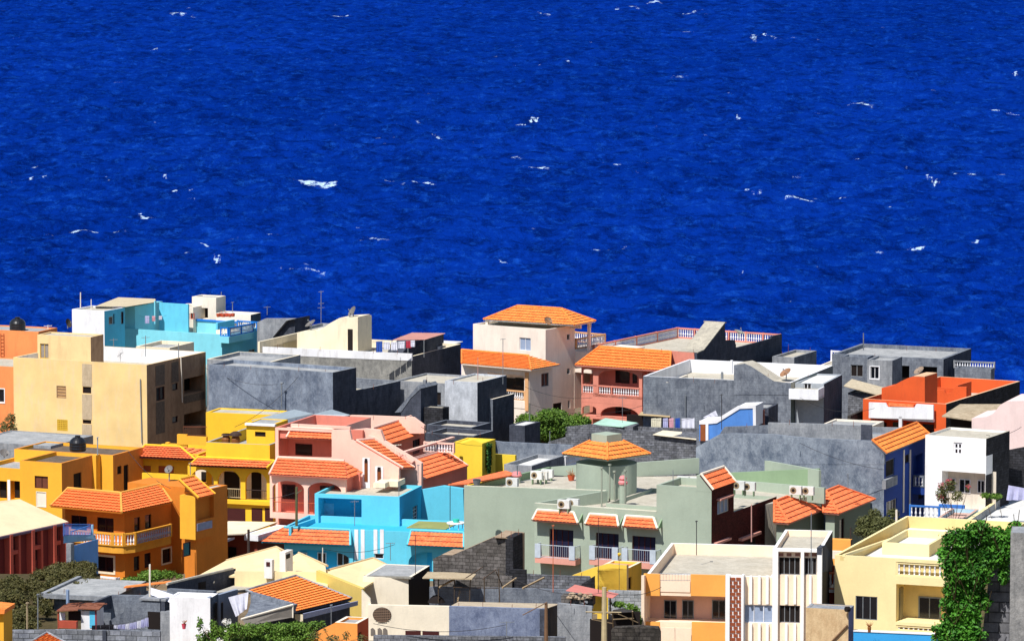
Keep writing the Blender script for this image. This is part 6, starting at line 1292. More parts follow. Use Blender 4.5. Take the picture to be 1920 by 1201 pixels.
mb.build('mesh',ROPE,t)
t=thing('black_tarp_heap','heap of black tarpaulin on the shelter roof floor','heap',at(818,1128,311)); mb=Mb(); p=at(818,1128,311); mb.lathe(p,[(.6,0),(.45,.25),(.2,.45),(0,.5)],9); mb.build('tarp',DARK,t)
F=Fr(1158,1117,306,10); H=house('pink_sheet_shed','low stone shed under a tilted salmon pink metal sheet',F,'shed')
part(H,'sheet_roof',paint('pink_sheet2',(214,132,120),.9,.2),None,('prism',[at(1061,1106,307),at(1149,1120,305),at(1160,1112,308),at(1078,1095,311)],[at(1061,1107,307),at(1149,1121,305),at(1160,1113,308),at(1078,1096,311)]))
part(H,'stone_wall',LB,F,('bF',1052,1117,1112,1134,0,1)); part(H,'post',plain('weathered_pole',(84,70,56)),None,('tube',at(1144,1118,306),at(1144,1150,306),.06))
mb=Mb(F)
for k in range(26): p=at(rnd.uniform(1058,1110),rnd.uniform(1114,1124),rnd.uniform(305.5,307)); mb.lathe(p,[(rnd.uniform(.08,.2),0),(rnd.uniform(.1,.2),.1),(0,.2)],6)
o=mb.build('rubble',concrete('sandy_cap',(150,128,104),(186,164,138),1),H); o['kind']='stuff'
# concrete lattice utility pole
def pole(label,px,y0,y1,D,w0=.09,w1=.06,mat=None,name='utility_pole',cat='pole',arms=(),group=None):
    p=at(px,y1,D); q=at(px,y0,D); t=thing(name,label,cat,p,group); mb=Mb(); mb.tube(p,q,w0,8,None,w1); mb.build('shaft',mat or CONCL,t)
    for ax,ay,bx,by in arms: mb=Mb(); mb.tube(at(ax,ay,D-.1),at(bx,by,D-.1),.035,5); mb.build('crossarm',mat or CONCL,t)
    return t
t=pole('pale ladder-slotted concrete utility pole with a long crossarm, bottom right of centre',1133,1100,1215,295,.2,.14,plain('pole_cream',(190,172,132)),arms=((1098,1146,1165,1147),))
pole('stubby wooden utility pole wrapped in cable at the corner of the blue-grey house',1024,1130,1215,297,.14,.1,plain('brown_pole',(120,90,66)),arms=((980,1152,1026,1128),))
pole('greenish wooden pole in front of the salmon house arches',556,912,985,348,.1,.09,plain('green_pole',(96,98,66)),arms=((556,925,566,918),))
pole('dark wooden pole beside the maroon shop under the cream roof',466,992,1040,331,.1,.09,plain('dark_pole',(66,52,46)))
pole('slim grey pole rising through the leafy tree',993,755,830,396,.07,.06,plain('grey_green_pole',(100,110,96)))
pole('white metal post standing on the scrub tree side',1681,955,1004,332,.1,.08,CREAMW)
pole('leaning brown pole in the yard of the yellow corner terrace',1595,988,1010,330,.05,.04,plain('dark_pole',(66,52,46)))
# --- small yellow house
F=Fr(1175,1066,318,20); H=house('small_yellow_house','little yellow house with an arched parapet beside the cream and orange balcony house',F)
YH=paint('warm_yellow',(244,204,80),.95,.08); mb=Mb(F); mb.pF([(1072,1078),(1110,1064),(1140,1056),(1175,1059),(1175,1150),(1072,1150)],0,.4,YH,paint('tan_ridge',(200,174,132))); mb.build('front_wall',None,H)
B=Block(H,F,xl=1120,xr=1203,m=YH,side=paint('mustard',(226,178,60)),par=.15,rim=CREAM,deck=paint('orange_screed',(226,150,90))); B.win('s',1178,1081,1184,1104,fc=MAROON,nx=1,pane=DARK); B.done()
# --- cream and orange balcony house
F=Fr(1450,1081,304,9); H=house('cream_orange_house','cream house with orange balcony panels, a brown lattice strip and a white-framed window tower',F)
CO=paint('soft_peach',(250,224,196),.97,.06); OO=paint('balcony_orange',(246,172,84),.95,.08); WF=paint('clean_white',(246,244,240),.98,.05)
B=Block(H,F,xl=1213,L=13,m=CO,par=.75,rim=WF,inner=CO,deck=DECK)
h1=B.hole('f',1214,1110,1360,1166,1.5); h2=B.hole('f',1214,1190,1360,1230,1.5); B.win('f',1395,1133,1450,1167,fc=WHITE,pane=CURT,nx=3); B.done()
UM=paint('dusty_mauve',(222,180,160),.95,.1)
part(H,'porch_back_wall',UM,F,('box',h1[0],h1[1],1.42,1.48,h1[2],h1[3]))
for x0,x1 in ((1245,1269),(1279,1301),(1335,1361)): r=F.fr(x0,1124,x1,1159,1.4); w_=part(H,'porch_window',GREYMETAL,F,('box',r[0],r[1],1.36,1.42,r[2],r[3])); m_=(r[0]+r[1])/2; pb=Mb(F); pb.box(r[0]+.06,m_-.03,1.33,1.355,r[2]+.06,r[3]-.06); pb.box(m_+.03,r[1]-.06,1.33,1.355,r[2]+.06,r[3]-.06); pb.build('pane',GLASS,w_)
for x0,x1,y0,y1 in ((1207,1237,1075,1116),(1295,1360,1077,1117),(1206,1237,1165,1180),(1297,1360,1166,1215)): part(H,'orange_panel',OO,F,('bF',x0,y0,x1,y1,-.55,-.4))
part(H,'balcony_panel',CO,F,('bF',1238,1089,1294,1109,-.45,-.35)); part(H,'balcony_panel',CO,F,('bF',1238,1176,1296,1215,-.45,-.35)); part(H,'balcony_floor',CO,F,('box',F.A(1208),F.A(1360),-.4,0,F.fa(1290,1112)[1]-.1,F.fa(1290,1112)[1]+.1)); part(H,'left_side_wall',CO,F,('pS',[(1208,1078),(1213,1077),(1213,1210),(1208,1210)],F.A(1213),F.A(1213)-.2))
rail(H,F.fp(1238,1089,-.42),F.fp(1294,1089,-.42),.5,GREYMETAL,.18,'balcony_railing')
for x0,x1 in ((1360,1368),(1390,1394)): part(H,'white_mullion',WF,F,('bF',x0,1078,x1,1215,-.6,-.0))
part(H,'lattice_back',WF,F,('bF',1368,1078,1390,1215,-.45,-.2))
k=0
BRL=plain('lattice_brown',(150,76,44))
for row in range(19):
    y=1082+row*7.05
    for x in ((1369,1378.5),(1380,1389)) if row%2==0 else ((1369,1372.5),(1375,1383),(1385.5,1389)):
        part(H,'lattice_block',BRL,F,('bF',x[0],y,x[1],y+5.4,-.5,-.45))
for x0,x1 in ((1394.5,1397),(1405,1410),(1421,1426),(1436,1441)): part(H,'vertical_fin',WF,F,('bF',x0,1079,x1,1132,-.2,.0)); part(H,'vertical_fin',WF,F,('bF',x0,1169,x1,1215,-.2,0))
T=Fr(1541,1029,303.6,9); TB=Block(H,T,xl=1450,xr=1561,m=CO,side=DARK,par=.4,rim=WF,deck=DECK,name='tower_wall')  # near-black side colour paints the shade of the narrow right wall
for x0,x1,y0,y1,nx in ((1460,1500,1044,1077,4),(1508,1531,1045,1077,3),(1461,1500,1134,1167,4)): TB.win('f',x0,y0,x1,y1,fc=GREYMETAL,nx=nx,pane=DARK,depth=.2)
TB.done()
for x0,x1,y0,y1 in ((1448,1458.5,1028,1215),(1501,1507,1034,1215),(1532,1541,1028,1136)): part(H,'white_pilaster',WF,T,('bF',x0,y0,x1,y1,-.3,0))
part(H,'white_cornice',WF,T,('bF',1458.5,1029,1532,1034,-.3,0))
for x0,x1 in ((1460,1469),(1475,1484),(1491,1500),(1507,1516),(1522,1531)): part(H,'recess_panel',plain('mauve_panel',(150,104,92)),T,('bF',x0,1036,x1,1042,-.02,.0))
for x in (1474,1490,1519): part(H,'vertical_fin',WF,T,('bF',x-2,1078,x+2.5,1132,-.15,0))
for x in (1474,1490): part(H,'vertical_fin',WF,T,('bF',x-2,1168,x+2.5,1215,-.15,0))
part(H,'stair_side',CONCD,T,('pS',[(1541,1026),(1548,1020),(1561,1046),(1565,1068),(1541,1072)],.03,-.3))
rd=ground(1300,1040,F.z)
part(H,'rear_parapet_end',WF,None,('prism',[at(1298,1041,345),at(1308,1041,345),at(1308,1014,345),at(1298,1012,345)],[at(1298,1041,345.3),at(1308,1041,345.3),at(1308,1014,345.3),at(1298,1012,345.3)])) if False else None
# red baluster balcony at the right of the tower
F=Fr(1570,1086,309,15); H=house('orange_rail_balcony_house','house sliver with orange-railed white balusters between the window tower and the yellow house',F)
part(H,'wall',WF,F,('bF',1538,1104,1572,1110,-.1,3)); part(H,'lower_wall',plain('oxide_red',(140,52,36)),F,('bF',1538,1109,1572,1215,.2,3)); balus(H,F.fp(1538,1103,0),F.fp(1568,1104,0),1.15,paint('orange_rail',(226,132,90)),WHITE)
part(H,'back_wall',plain('oxide_red',(140,52,36)),F,('bF',1538,1060,1570,1104,2,2.3))
F=Fr(1595,1012,330,15); H=house('orange_cube_house','small bright orange cube room with a railing, between the window tower and the scrub tree',F)
B=Block(H,F,xl=1548,xr=1598,m=OO,side=MAROON,par=.05,deck=OO); B.done(); mb=Mb(F); balus(H,F.fp(1620,1024,-2),F.fp(1648,1023,-2),.5,paint('orange_rail',(226,132,90)),WHITE); part(H,'low_wall',CREAMW,F,('bF',1552,1034,1650,1048,-2.5,-2.2))
# --- yellow balcony house on the right
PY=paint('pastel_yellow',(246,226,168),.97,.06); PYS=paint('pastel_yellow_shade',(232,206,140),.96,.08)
F=Fr(1800,1053,305,20); H=house('pastel_yellow_house','pastel yellow house with white balusters set in its balcony wall, right foreground',F)
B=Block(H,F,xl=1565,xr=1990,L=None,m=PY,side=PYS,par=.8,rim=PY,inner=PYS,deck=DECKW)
B.L=18
hb=B.hole('f',1680,1055,1776,1081,.5); 
B.win('f',1604,1117,1645,1161,fc=GREYMETAL,nx=3,depth=.12); hp=B.hole('f',1680,1097,1790,1168,2.0); hb2=B.hole('f',1680,1174,1790,1184,.4); B.done()
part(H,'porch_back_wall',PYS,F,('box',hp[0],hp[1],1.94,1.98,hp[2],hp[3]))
r=F.fr(1722,1118,1764,1160,1.9); w_=part(H,'porch_window',GREYMETAL,F,('box',r[0],r[1],1.88,1.94,r[2],r[3])); m_=(r[0]+r[1])/2; pb=Mb(F); pb.box(r[0]+.1,m_-.04,1.85,1.875,r[2]+.1,r[3]-.1); pb.box(m_+.04,r[1]-.1,1.85,1.875,r[2]+.1,r[3]-.1); pb.build('pane',GLASS,w_)
part(H,'porch_door',plain('olive_door',(150,140,110)),F,('box',hp[0]+.02,hp[0]+.1,.7,1.5,hp[2],hp[3]-.4))
balus(H,F.W(hb[0],.15,hb[2]),F.W(hb[1],.15,hb[2]),hb[3]-hb[2]-.02,PY,WHITE,step=.33); balus(H,F.W(hb2[0],.15,hb2[2]),F.W(hb2[1],.15,hb2[2]),hb2[3]-hb2[2]-.01,PY,WHITE,step=.33)
mid=Fr(0,1020,0,20,P=F.W(F.A(1742,6),6,F.fa(1690,1018,6)[1])); B=Block(H,mid,xl=1654,L=6,m=PY,side=PYS,par=.5,rim=PY,deck=DECKW,name='roof_room_wall',z0=F.z-1); B.done()
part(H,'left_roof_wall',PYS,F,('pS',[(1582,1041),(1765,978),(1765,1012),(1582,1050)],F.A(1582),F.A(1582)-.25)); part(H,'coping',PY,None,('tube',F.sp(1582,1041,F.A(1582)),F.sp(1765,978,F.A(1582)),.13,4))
rr2=F.W(F.A(1765,20),20,0)
G=Fr(1900,990,337,20); B=Block(H,G,xl=1766,L=1,m=PY,par=.3,deck=PY,name='rear_wall'); hh=B.hole('f',1770,984,1792,1006,.4); B.done(); balus(H,G.W(hh[0],.1,hh[2]),G.W(hh[1],.1,hh[2]),hh[3]-hh[2]-.02,PY,WHITE,step=.3)
# roof terrace house behind ivy
F=Fr(1990,985,341,18); H=house('cream_roof_house','cream flat-roofed house with a white screed terrace behind the ivy',F); B=Block(H,F,xl=1808,L=17,m=PY,par=.55,rim=PY,inner=DECKG,deck=DECKW,t=.3); B.done()
part(H,'roof_step',CONC,F,('pS',[(1827,967),(1867,955),(1867,962),(1840,968)],F.A(1830,3),F.A(1830,3)-.2))
F=Fr(1808,972,347,18); H=house('blue_trim_house','pale blue and pink low house with a blue-railed baluster terrace below the blue balcony house',F)
B=Block(H,F,xl=1758,L=5,m=paint('pale_blue_paint',(170,206,224),.95,.1),par=.3,rim=paint('dusty_pink_rim',(206,170,156)),deck=paint('dusty_pink_rim',(206,170,156))); B.done()
part(H,'blue_wall',paint('cobalt_wall',(60,120,200),.9,.15),F,('bF',1760,946,1808,952,3,3.3)); balus(H,F.fp(1705,969,2),F.fp(1762,972,2),.95,paint('cobalt_wall',(60,120,200)),WHITE,step=.33); part(H,'base_wall',CREAMW,F,('bF',1700,969,1765,1020,2,2.3))
# cyan wall and sandstone shed bottom right
F=Fr(1760,1186,287,14); t=house('cyan_wall','bright cyan garden wall along the bottom edge, below the pastel yellow house',F,'wall'); part(t,'wall_panel',paint('cyan_paint',(60,160,222),.96,.05),F,('bF',1600,1185.5,1764,1230,0,.3)); part(t,'coping',WHITE,F,('bF',1600,1184.5,1764,1186.5,-.05,.35))
F=Fr(1591,1142,288,16); H=house('sandstone_shed','sandy stone shed wall with a black funnel on top, bottom right',F,'shed'); B=Block(H,F,xl=1511,xr=1601,m=concrete('sandstone',(190,158,118),(224,198,156),1.4),side=plain('indigo_side',(70,90,140)),par=.03,deck=CONCL,rim=CONCL); B.done()
part(H,'timber_brace',plain('brown_pole',(120,90,66)),F,('tube',F.fp(1560,1201,-.1),F.fp(1589,1171,-.1),.05)); part(H,'pipe_end',DARK,F,('tube',F.fp(1586,1141,-.4),F.fp(1592,1141,-.2),.17,10))
t=thing('palm_pot','brown potted plant standing on the cyan wall','plant pot',at(1630,1184,287)); p=at(1630,1184,287); mb=Mb(); mb.lathe(p,[(.09,0),(.12,.3),(.1,.34)],10); mb.build('pot',plain('clay',(140,86,40)),t); mb=Mb()
for k in range(12): a_=k*.55; mb.tube(p+V((0,0,.3)),p+V((math.cos(a_)*.25,math.sin(a_)*.25,.6+.1*math.sin(k*2.3))),.03,4,None,.005)
mb.build('leaves',plain('dry_leaf',(170,110,60)),t)
# ---------------- ivy wall and concrete column on the near hillside, right edge
D=90
def A9(px,py,d=D): return at(px,py,d)
F=Fr(1893,1065,D,10); t=house('near_block_wall','close grey block wall half swallowed by ivy, at the right edge',F,'wall'); t.location.z=terr(F.O.x,D)
NB=concrete('near_block',(98,98,102),(150,150,152),4,.2)
part(t,'blocks',NB,F,('pF',[(1838,1230),(1846,1150),(1853,1090),(1858,1060),(1895,1055),(1900,1230)],0,.22),('pF',[(1790,1230),(1800,1190),(1838,1160),(1838,1230)],.03,.2))
F=Fr(1991,1000,88.3,8); t=house('near_concrete_column','tall weathered grey concrete column at the right edge, in front of the ivy',F,'column'); t.location.z=terr(F.O.x,89)
B=Block(t,F,xl=1895,L=.8,m=concrete('column_render',(112,112,112),(170,168,164),2.5),par=.002,deck=CONCL,name='column_shaft',z0=36,t=.02); B.done()
Fi=Fr(1840,1100,89.7,0); t=thing('ivy','glossy dark green ivy mass cascading over the near block wall','climbing plant',V((Fi.O.x,Fi.O.y,terr(Fi.O.x,90))))
spec=[(1800,1010,36,22),(1835,1000,36,22),(1870,1010,30,24),(1815,1040,44,26),(1860,1040,36,26),(1785,1050,24,22),(1800,1075,34,24),(1835,1075,28,26),(1790,1105,24,20),(1820,1110,30,28),(1790,1150,24,26),(1815,1150,28,30),(1780,1180,26,22),(1815,1190,34,24),(1770,1035,14,12),(1768,1195,22,14),(1885,1030,16,30),(1882,1075,12,22),(1905,985,12,10),(1755,1178,12,6),(1840,985,14,10),(1895,1000,10,14),(1775,1130,14,12),(1848,1130,10,16),(1790,1215,40,16),(1828,1215,26,20)]
cl=[(at(x,y,89.72+rnd.uniform(-.12,.05)),(w*D/FPX,.17,h*D/FPX)) for x,y,w,h in spec]
crown('leaves',cl,20000,.046,LI,t,11); mb=Mb()
for _ in range(30): x,y,w,h=spec[rnd.randrange(len(spec))]; mb.tube(at(x,y+20,89.5),at(x+rnd.uniform(-25,25),y-rnd.uniform(5,30),89.4),.008,4)
mb.build('stems',plain('vine_stem',(66,54,34)),t)
# flowering bush bottom, bougainvillea, shrubs
cb=lambda D,spec,s:pxclumps(spec,D,1,s)
t=tree('flowering_bush','bush with white flowers at the bottom edge in front of the white wall','bush',V((at(420,1200,293).x,293,at(420,1240,293).z)),cb(293,[(385,1195,18,12),(410,1185,18,14),(440,1180,20,14),(470,1180,22,12),(500,1176,20,10),(425,1200,30,10),(480,1196,30,12),(400,1170,8,10),(375,1170,6,14)],2),5200,.1,LG,5,.07)
crown('blossom',cb(292.6,[(425,1165,10,8),(440,1185,8,8),(388,1180,6,6),(430,1178,8,10),(412,1198,8,4)],3),260,.09,plain('white_blossom',(236,232,224),.8),t,3)
tree('dark_green_bush','green bush along the bottom edge between the white blossoms and the small orange room','bush',V((at(550,1200,293.5).x,293.5,at(550,1240,293).z)),cb(294,[(530,1178,26,12),(560,1175,24,12),(590,1172,16,9),(540,1195,34,10),(580,1192,24,12),(605,1168,8,6),(515,1190,16,12)],4),4600,.09,LG,6,.07)
tree('wispy_bush','wispy dry bush in front of the small orange room','bush',V((at(640,1200,289).x,289,at(640,1240,289).z)),cb(289,[(590,1190,12,8),(625,1196,16,7),(650,1190,8,10),(680,1195,10,9),(610,1180,6,6)],8),520,.07,LD,6,.04)
t=tree('bougainvillea','dry pink-flowering bougainvillea in front of the white overhang house','shrub',V((at(1782,945,348).x,348,0)),cb(347,[(1768,918,10,12),(1782,910,12,12),(1795,930,12,10),(1770,935,12,8),(1760,925,6,8),(1815,915,6,8)],9),900,.1,LD,8,.06)
crown('blossom',cb(346.6,[(1766,912,8,8),(1780,903,8,8),(1762,930,8,6),(1816,912,6,5)],6),260,.09,plain('pink_blossom',(190,90,96),.8),t,4)
tree('bright_bush','bright green bush between the pole and the cream and orange balcony house','bush',V((at(1192,1160,305).x,305,0)),cb(305,[(1190,1150,12,14),(1182,1138,9,8),(1198,1165,8,12),(1160,1132,14,5)],9),1300,.11,LG,9,.06)
tree('small_green_bush','small green bush at the foot of the white overhang house corner','bush',V((at(1870,935,349).x,349,0)),cb(348,[(1868,930,12,6),(1848,928,10,6)],9),500,.1,LG,3,.05)
for i,(x,y,D_) in enumerate(((8,800,392),(20,785,392))): tree('ochre_shrub',('dry ochre creeper low on the peach wall at the left edge','dry ochre creeper higher on the peach wall at the left edge')[i],'shrub',V((at(x,y,D_).x,D_,0)),cb(D_,[(x,y,10,12),(x+4,y+18,9,12)],i),420,.1,LD,i,.04)
# --- shop roofs between corner-balcony house and turquoise house
F=Fr(484,1003,350,26); H=house('maroon_shop','maroon low building with pale cream flat roof and white fascia, left of the turquoise eaves',F)
MS=paint('maroon_wall',(150,74,58),.9,.2)
B=Block(H,F,xl=458,xr=546,m=WHITE,side=WHITEO,par=.02,z0=at(484,1010,350).z,deck=CREAM,name='fascia_wall'); B.z0=at(484,1014,350).z; B.done()
part(H,'wall',MS,F,('box',F.A(400,1.2),-.4,1.0,1.3,-1,F.z-.2)); part(H,'side_wall',MS,F,('box',-.6,-.35,.5,9,-1,F.z-.25)); part(H,'flat_roof',CREAM,None,('prism',[at(380,1003,347),at(458,1000,350),at(520,978,361),at(430,976,364),at(404,982,362)],[at(380,1005,347),at(458,1002,350),at(520,980,361),at(430,978,364),at(404,984,362)])); part(H,'canopy',plain('grey_canopy',(170,170,180)),None,('prism',[at(376,1020,345),at(402,1025,345),at(440,1010,350),at(376,1010,350)],[at(376,1014,345),at(402,1018,345),at(440,1006,350),at(376,1006,350)])); part(H,'front_wall',MS,F,('box',F.A(376,-2),F.A(412,-2),-2.2,-2,-1,at(390,1018,347).z)); part(H,'shop_door',DARK,F,('bF',428,1025,442,1050,.9,1.0)); part(H,'shop_window',GLASS,F,('bF',388,1028,402,1044,-2.3,-2.2))
# --- rooftop gear: antennas, masts, dishes
def mast(label,px,y0,y1,D,bars=((0,14),),r=.035,m=None):
    p,q=at(px,y1,D),at(px,y0,D); t=thing('tv_antenna',label,'antenna',p,'rooftop aerials'); mb=Mb(); mb.tube(p,q,r,5); mb.build('mast',m or GREYMETAL,t)
    for dy,w in bars:
        mb=Mb(); a,b=at(px-w/2,y0+dy,D),at(px+w/2,y0+dy-.8,D); mb.tube(a,b,.022,4)
        for k in range(5): c=a.lerp(b,k/4); mb.tube(c-V((0,.25,0)),c+V((0,.25,0)),.014,4)
        mb.build('element',m or GREYMETAL,t)
    return t
mast('tallest triple-element aerial behind the cream stair house, against the sea',602,545,612,443,((2,9),(24,10),(32,12)))
mast('short aerial against the sea right of the white house',501,574,590,452,((2,12),))
mast('thin mast on the white cube of the turquoise house',151,548,577,447,(),.05,CREAMW); mast('stub pole beside the thin mast on the white cube',171,561,580,447,(),.04,CREAMW)
mast('aerial rod on the white house stair room',415,547,559,457,()); mast('aerial stub on the white wing roof',436,566,586,455,((1,5),))
mast('aerial on the beige house deck, near the turquoise wall',273,629,668,401,((4,14),)); mast('aerial left of centre behind the beige roof room',213,634,650,408,((3,14),))
mast('mast on the brown side edge of the beige house',335,643,672,399,(),.04); mast('low cross aerial on the peach house',90,609,622,417,((2,14),),.04,CREAMW)
mast('thin aerial in front of the cream villa',943,634,720,396,((2,10),),.03); mast('bent aerial rod before the orange villa eave',896,670,712,398,(),.03,plain('pink_rod',(200,150,140)))
mast('wall aerial on the grey terrace house',1353,738,805,372,((2,7),),.03,ROPE); mast('mast with crossbar left of the mint shed',1167,742,792,399,((4,14),),.02)
mast('rod at the front of the olive roof',1262,880,915,333,(),.03); mast('aerial on the turquoise roof',748,890,930,346,(),.025); mast('aerial in the turquoise recess',665,937,985,342,((3,14),),.025); mast('wall aerial of the turquoise rear wall',844,903,975,348,((0,3),),.03,ROPE)
mast('aerial over the salmon house side porch',784,870,905,350,((2,5),),.03); mast('aerial with four prongs by the salmon stair',742,833,850,359,((1,20),),.025,CREAMW)
mast('aerial on a wire pole before the white turquoise stripes',732,1017,1050,335,((1,16),),.025); mast('leaning rod in front of the arched turquoise windows',605,1026,1065,326,(),.035,CREAMW)
mast('long thin pole beside the stretched white sheet',281,1057,1118,306,(),.06,CREAMW); mast('pale pole rising from the lower left yard wall',51,1128,1178,305,((2,5),),.06,plain('tan_pole',(170,150,120))); mast('darker pole rising from the lower left yard wall',71,1113,1178,305,((1,4),),.04)
mast('mast with dark joint in front of the olive bays',1409,945,1015,320,(),.04,plain('pink_rod',(200,150,140))); mast('slim mast before the olive brick bays',1521,960,1075,300,(),.03); mast('aerial on the left parapet of the cream orange house',1306,975,1040,313,((2,4),),.03,ROPE)
mast('tall dark rod above the small yellow house',1122,970,1110,306,(),.025,ROPE); mast('rusty rod rising past the olive balcony',1037,985,1110,309,((0,4),),.025,plain('rusty_orange',(190,100,60))); mast('dark antenna in front of the left turquoise awning',779,1002,1075,312,(),.025,ROPE)
mast('crossed aerial in front of the blue-grey wall',950,1164,1195,299,((2,28),),.03); mast('rod by the orange roof fascia',621,1133,1180,295,((1,4),),.03); mast('sea-edge mast on the grey block house',1619,624,656,440,(),.05)
mast('rod in front of the mottled blue-house wall',1590,888,915,343,((0,5),),.03); mast('cross aerial on the dark flat house',817,826,842,374,((1,18),),.025,CREAMW); mast('aerial mast behind the long grey yard wall',1031,808,858,382,(),.03)
mast('aerial mast on the olive roof beside the terracotta pot',1021,884,912,338,((1,18),),.03,CREAMW); mast('lamp-like rod on the olive roof left',970,872,890,341,((0,5),),.05)
mast('rod on the yellow tile roof',357,868,893,360,((0,6),),.03); mast('blue-grey mast on the amber house',183,820,852,366,((0,3),),.05,plain('blue_grey_mast',(150,160,170)))
DG=plain('dish_grey',(120,116,112),.6,.1)
def dish(label,px,py,D,r,face=(-.75,-.35,.5),h=.5,m=None):
    c=at(px,py,D); t=thing('satellite_dish',label,'satellite dish',c-V((0,0,h)),'satellite dishes'); n=V(face).normalized(); u=n.orthogonal().normalized(); w=n.cross(u); mb=Mb(); prev=None
    for i in range(5):
        rr=r*i/4; off=n*(.22*r*(i/4)**2*1.3); ring=[c+off+(u*math.cos(k*2*math.pi/20)+w*math.sin(k*2*math.pi/20))*rr for k in range(20)]
        if prev:
            for k in range(20):
                j=(k+1)%20
                if i==1: mb.poly([c,ring[k],ring[j]])
                else: mb.poly([prev[k],ring[k],ring[j],prev[j]])
        prev=ring
    mb.build('reflector',m or DG,t,smooth=True); mb=Mb(); mb.tube(c-V((0,0,h)),c-n*.05,.05); mb.build('stand',GREYMETAL,t); mb=Mb(); f=c+n*r*.9; mb.tube(c-w*r*.8,f,.02,4); mb.lathe(f-V((0,0,.06)),[(.06,0),(.06,.12),(0,.13)],6); mb.build('feed_arm',GREYMETAL,t)
dish('large grey dish on top of the cream stair room',662,585,434,.55); dish('tilted grey dish left of the cream stair slope',583,608,436,.55,(-.5,-.2,.8)); dish('brown dish on the orange villa roof',1027,602,421,.42,(.4,-.6,.5),.3,plain('dish_brown',(150,110,80)))
dish('pale dish on the coral terrace rail',1386,624,412,.5,(.3,-.1,.9),.4,plain('dish_beige',(150,146,130))); dish('brown dish on the white terrace roof',1474,700,402,.55,(-.5,-.3,.75),.6,plain('dish_brown',(150,110,80))); dish('tan dish behind the orange stair tower',1724,696,410,.5,(-.5,-.3,.75),.6,plain('dish_tan',(150,130,110)))
dish('grey dish on the yellow lower wall beside the amber house',317,880,352,.34,(-.3,-.6,.5),.9); dish('dark dish behind the white cube',127,606,448,.45,(.7,-.4,.3),.5,plain('dish_dark',(80,70,60))); dish('pale dish at the left edge roof',8,850,372,.4,(.3,-.5,.6),.3)
dish('small dish by the amber terrace corner',263,903,356,.2,(-.5,-.5,.5),.6)
# more washing
D=424
for i,(x,y,w,h,m_,l) in enumerate(((705,640,12,20,LBL,'blue and white towel hanging leftmost under the pink awning'),(719,641,12,14,LWH,'white shirt under the pink awning, next to the blue towel'),(733,641,12,15,LWH,'white cloth in the middle of the pink awning wash line'),(747,640,12,13,LWH,'white cloth right of the middle under the pink awning'),(761,639,10,13,LRD,'red cloth at the right end of the pink awning wash line'),(770,638,8,12,LWH,'last white cloth under the pink awning'))): cloth([at(x,y,D),at(x+w,y-.5,D),at(x+w,y+h,D),at(x,y+h,D)],m_,l,None,'hanging_cloth')
line('wash line under the pink awning',at(698,640,D),at(790,637,D))
D=403
for i,(x,w,h,m_,l) in enumerate(((1221,9,18,LCR,'tan striped towel at the left of the shed wash line'),(1230,10,22,LCR,'cream sheet on the shed wash line'),(1243,9,20,LLI,'lilac cloth on the shed wash line'),(1254,9,18,LPK,'pink cloth on the shed wash line'),(1266,9,18,LBL,'navy cloth on the shed wash line'),(1278,24,18,LWH,'wide white sheet on the shed wash line'))): cloth([at(x,784,D),at(x+w,783,D),at(x+w,784+h,D),at(x,784+h,D)],m_,l,None,'hanging_cloth')
line('wash line behind the cream shed roof',at(1215,785,D),at(1312,780,D))
cloth([at(1318,782,385),at(1342,769,385),at(1346,779,385),at(1326,786,385)],LWH,'white towel draped on the blue stair tower edge',None,'draped_cloth')
D=440
for x,w,h,m_,l in ((272,8,14,LLI,'pale lilac shirt beside the turquoise porch'),(285,6,10,LPK,'pink cloth beside the turquoise porch'),(298,6,7,LWH,'white cloth at the right end of the turquoise washing')): cloth([at(x,592,D),at(x+w,592,D),at(x+w,592+h,D),at(x,592+h,D)],m_,l,None,'hanging_cloth')
line('wash line on the turquoise terrace',at(262,592,D),at(312,591,D))
cloth([at(1891,909,345),at(1930,916,345),at(1930,937,345),at(1887,937,345)],LLI,'large lilac sheet hanging at the right edge before the black wall',None,'hanging_sheet',.1)
# wires
def wire(label,p,q,sag=.6,r=.02):
    mb=Mb(); n=14; P=[V(p).lerp(V(q),k/n)-V((0,0,sag*(1-(2*k/n-1)**2))) for k in range(n+1)]
    for a,b in zip(P,P[1:]): mb.tube(a,b,r,4)
    tag(centre(mb.build('power_wire',ROPE)),label,'wire')
wire('power wire running from the villa to the coral house',at(985,725,400),at(1110,745,402),.4); wire('power wire from the leafy tree pole to the coral porch',at(993,757,396),at(1205,760,402),.8)
wire('wire from the small pole to the scrub tree',at(1595,990,330),at(1681,1006,332),.5); wire('wire across the blue-grey wall front',at(700,1168,300),at(950,1170,299),.5); wire('wire from the green pole to the corner house',at(405,925,347),at(556,922,348),.5)
wire('wire from the pink wall corner of the blue stair tower to the white terrace house',at(1432,770,373),at(1505,790,395),.6)
t=thing('yellow_rag','small yellow rag tied to a rod before the olive balconies','rag',at(1161,1045,312)); p=at(1161,1043,312); mb=Mb(); mb.lathe(p,[(0,0),(.1,.1),(.14,.2),(0,.3)],7); mb.build('cloth',plain('yellow_cloth',(230,190,60)),t); mb=Mb(); mb.tube(at(1161,1105,312),p,.02,4); mb.build('rod',ROPE,t)
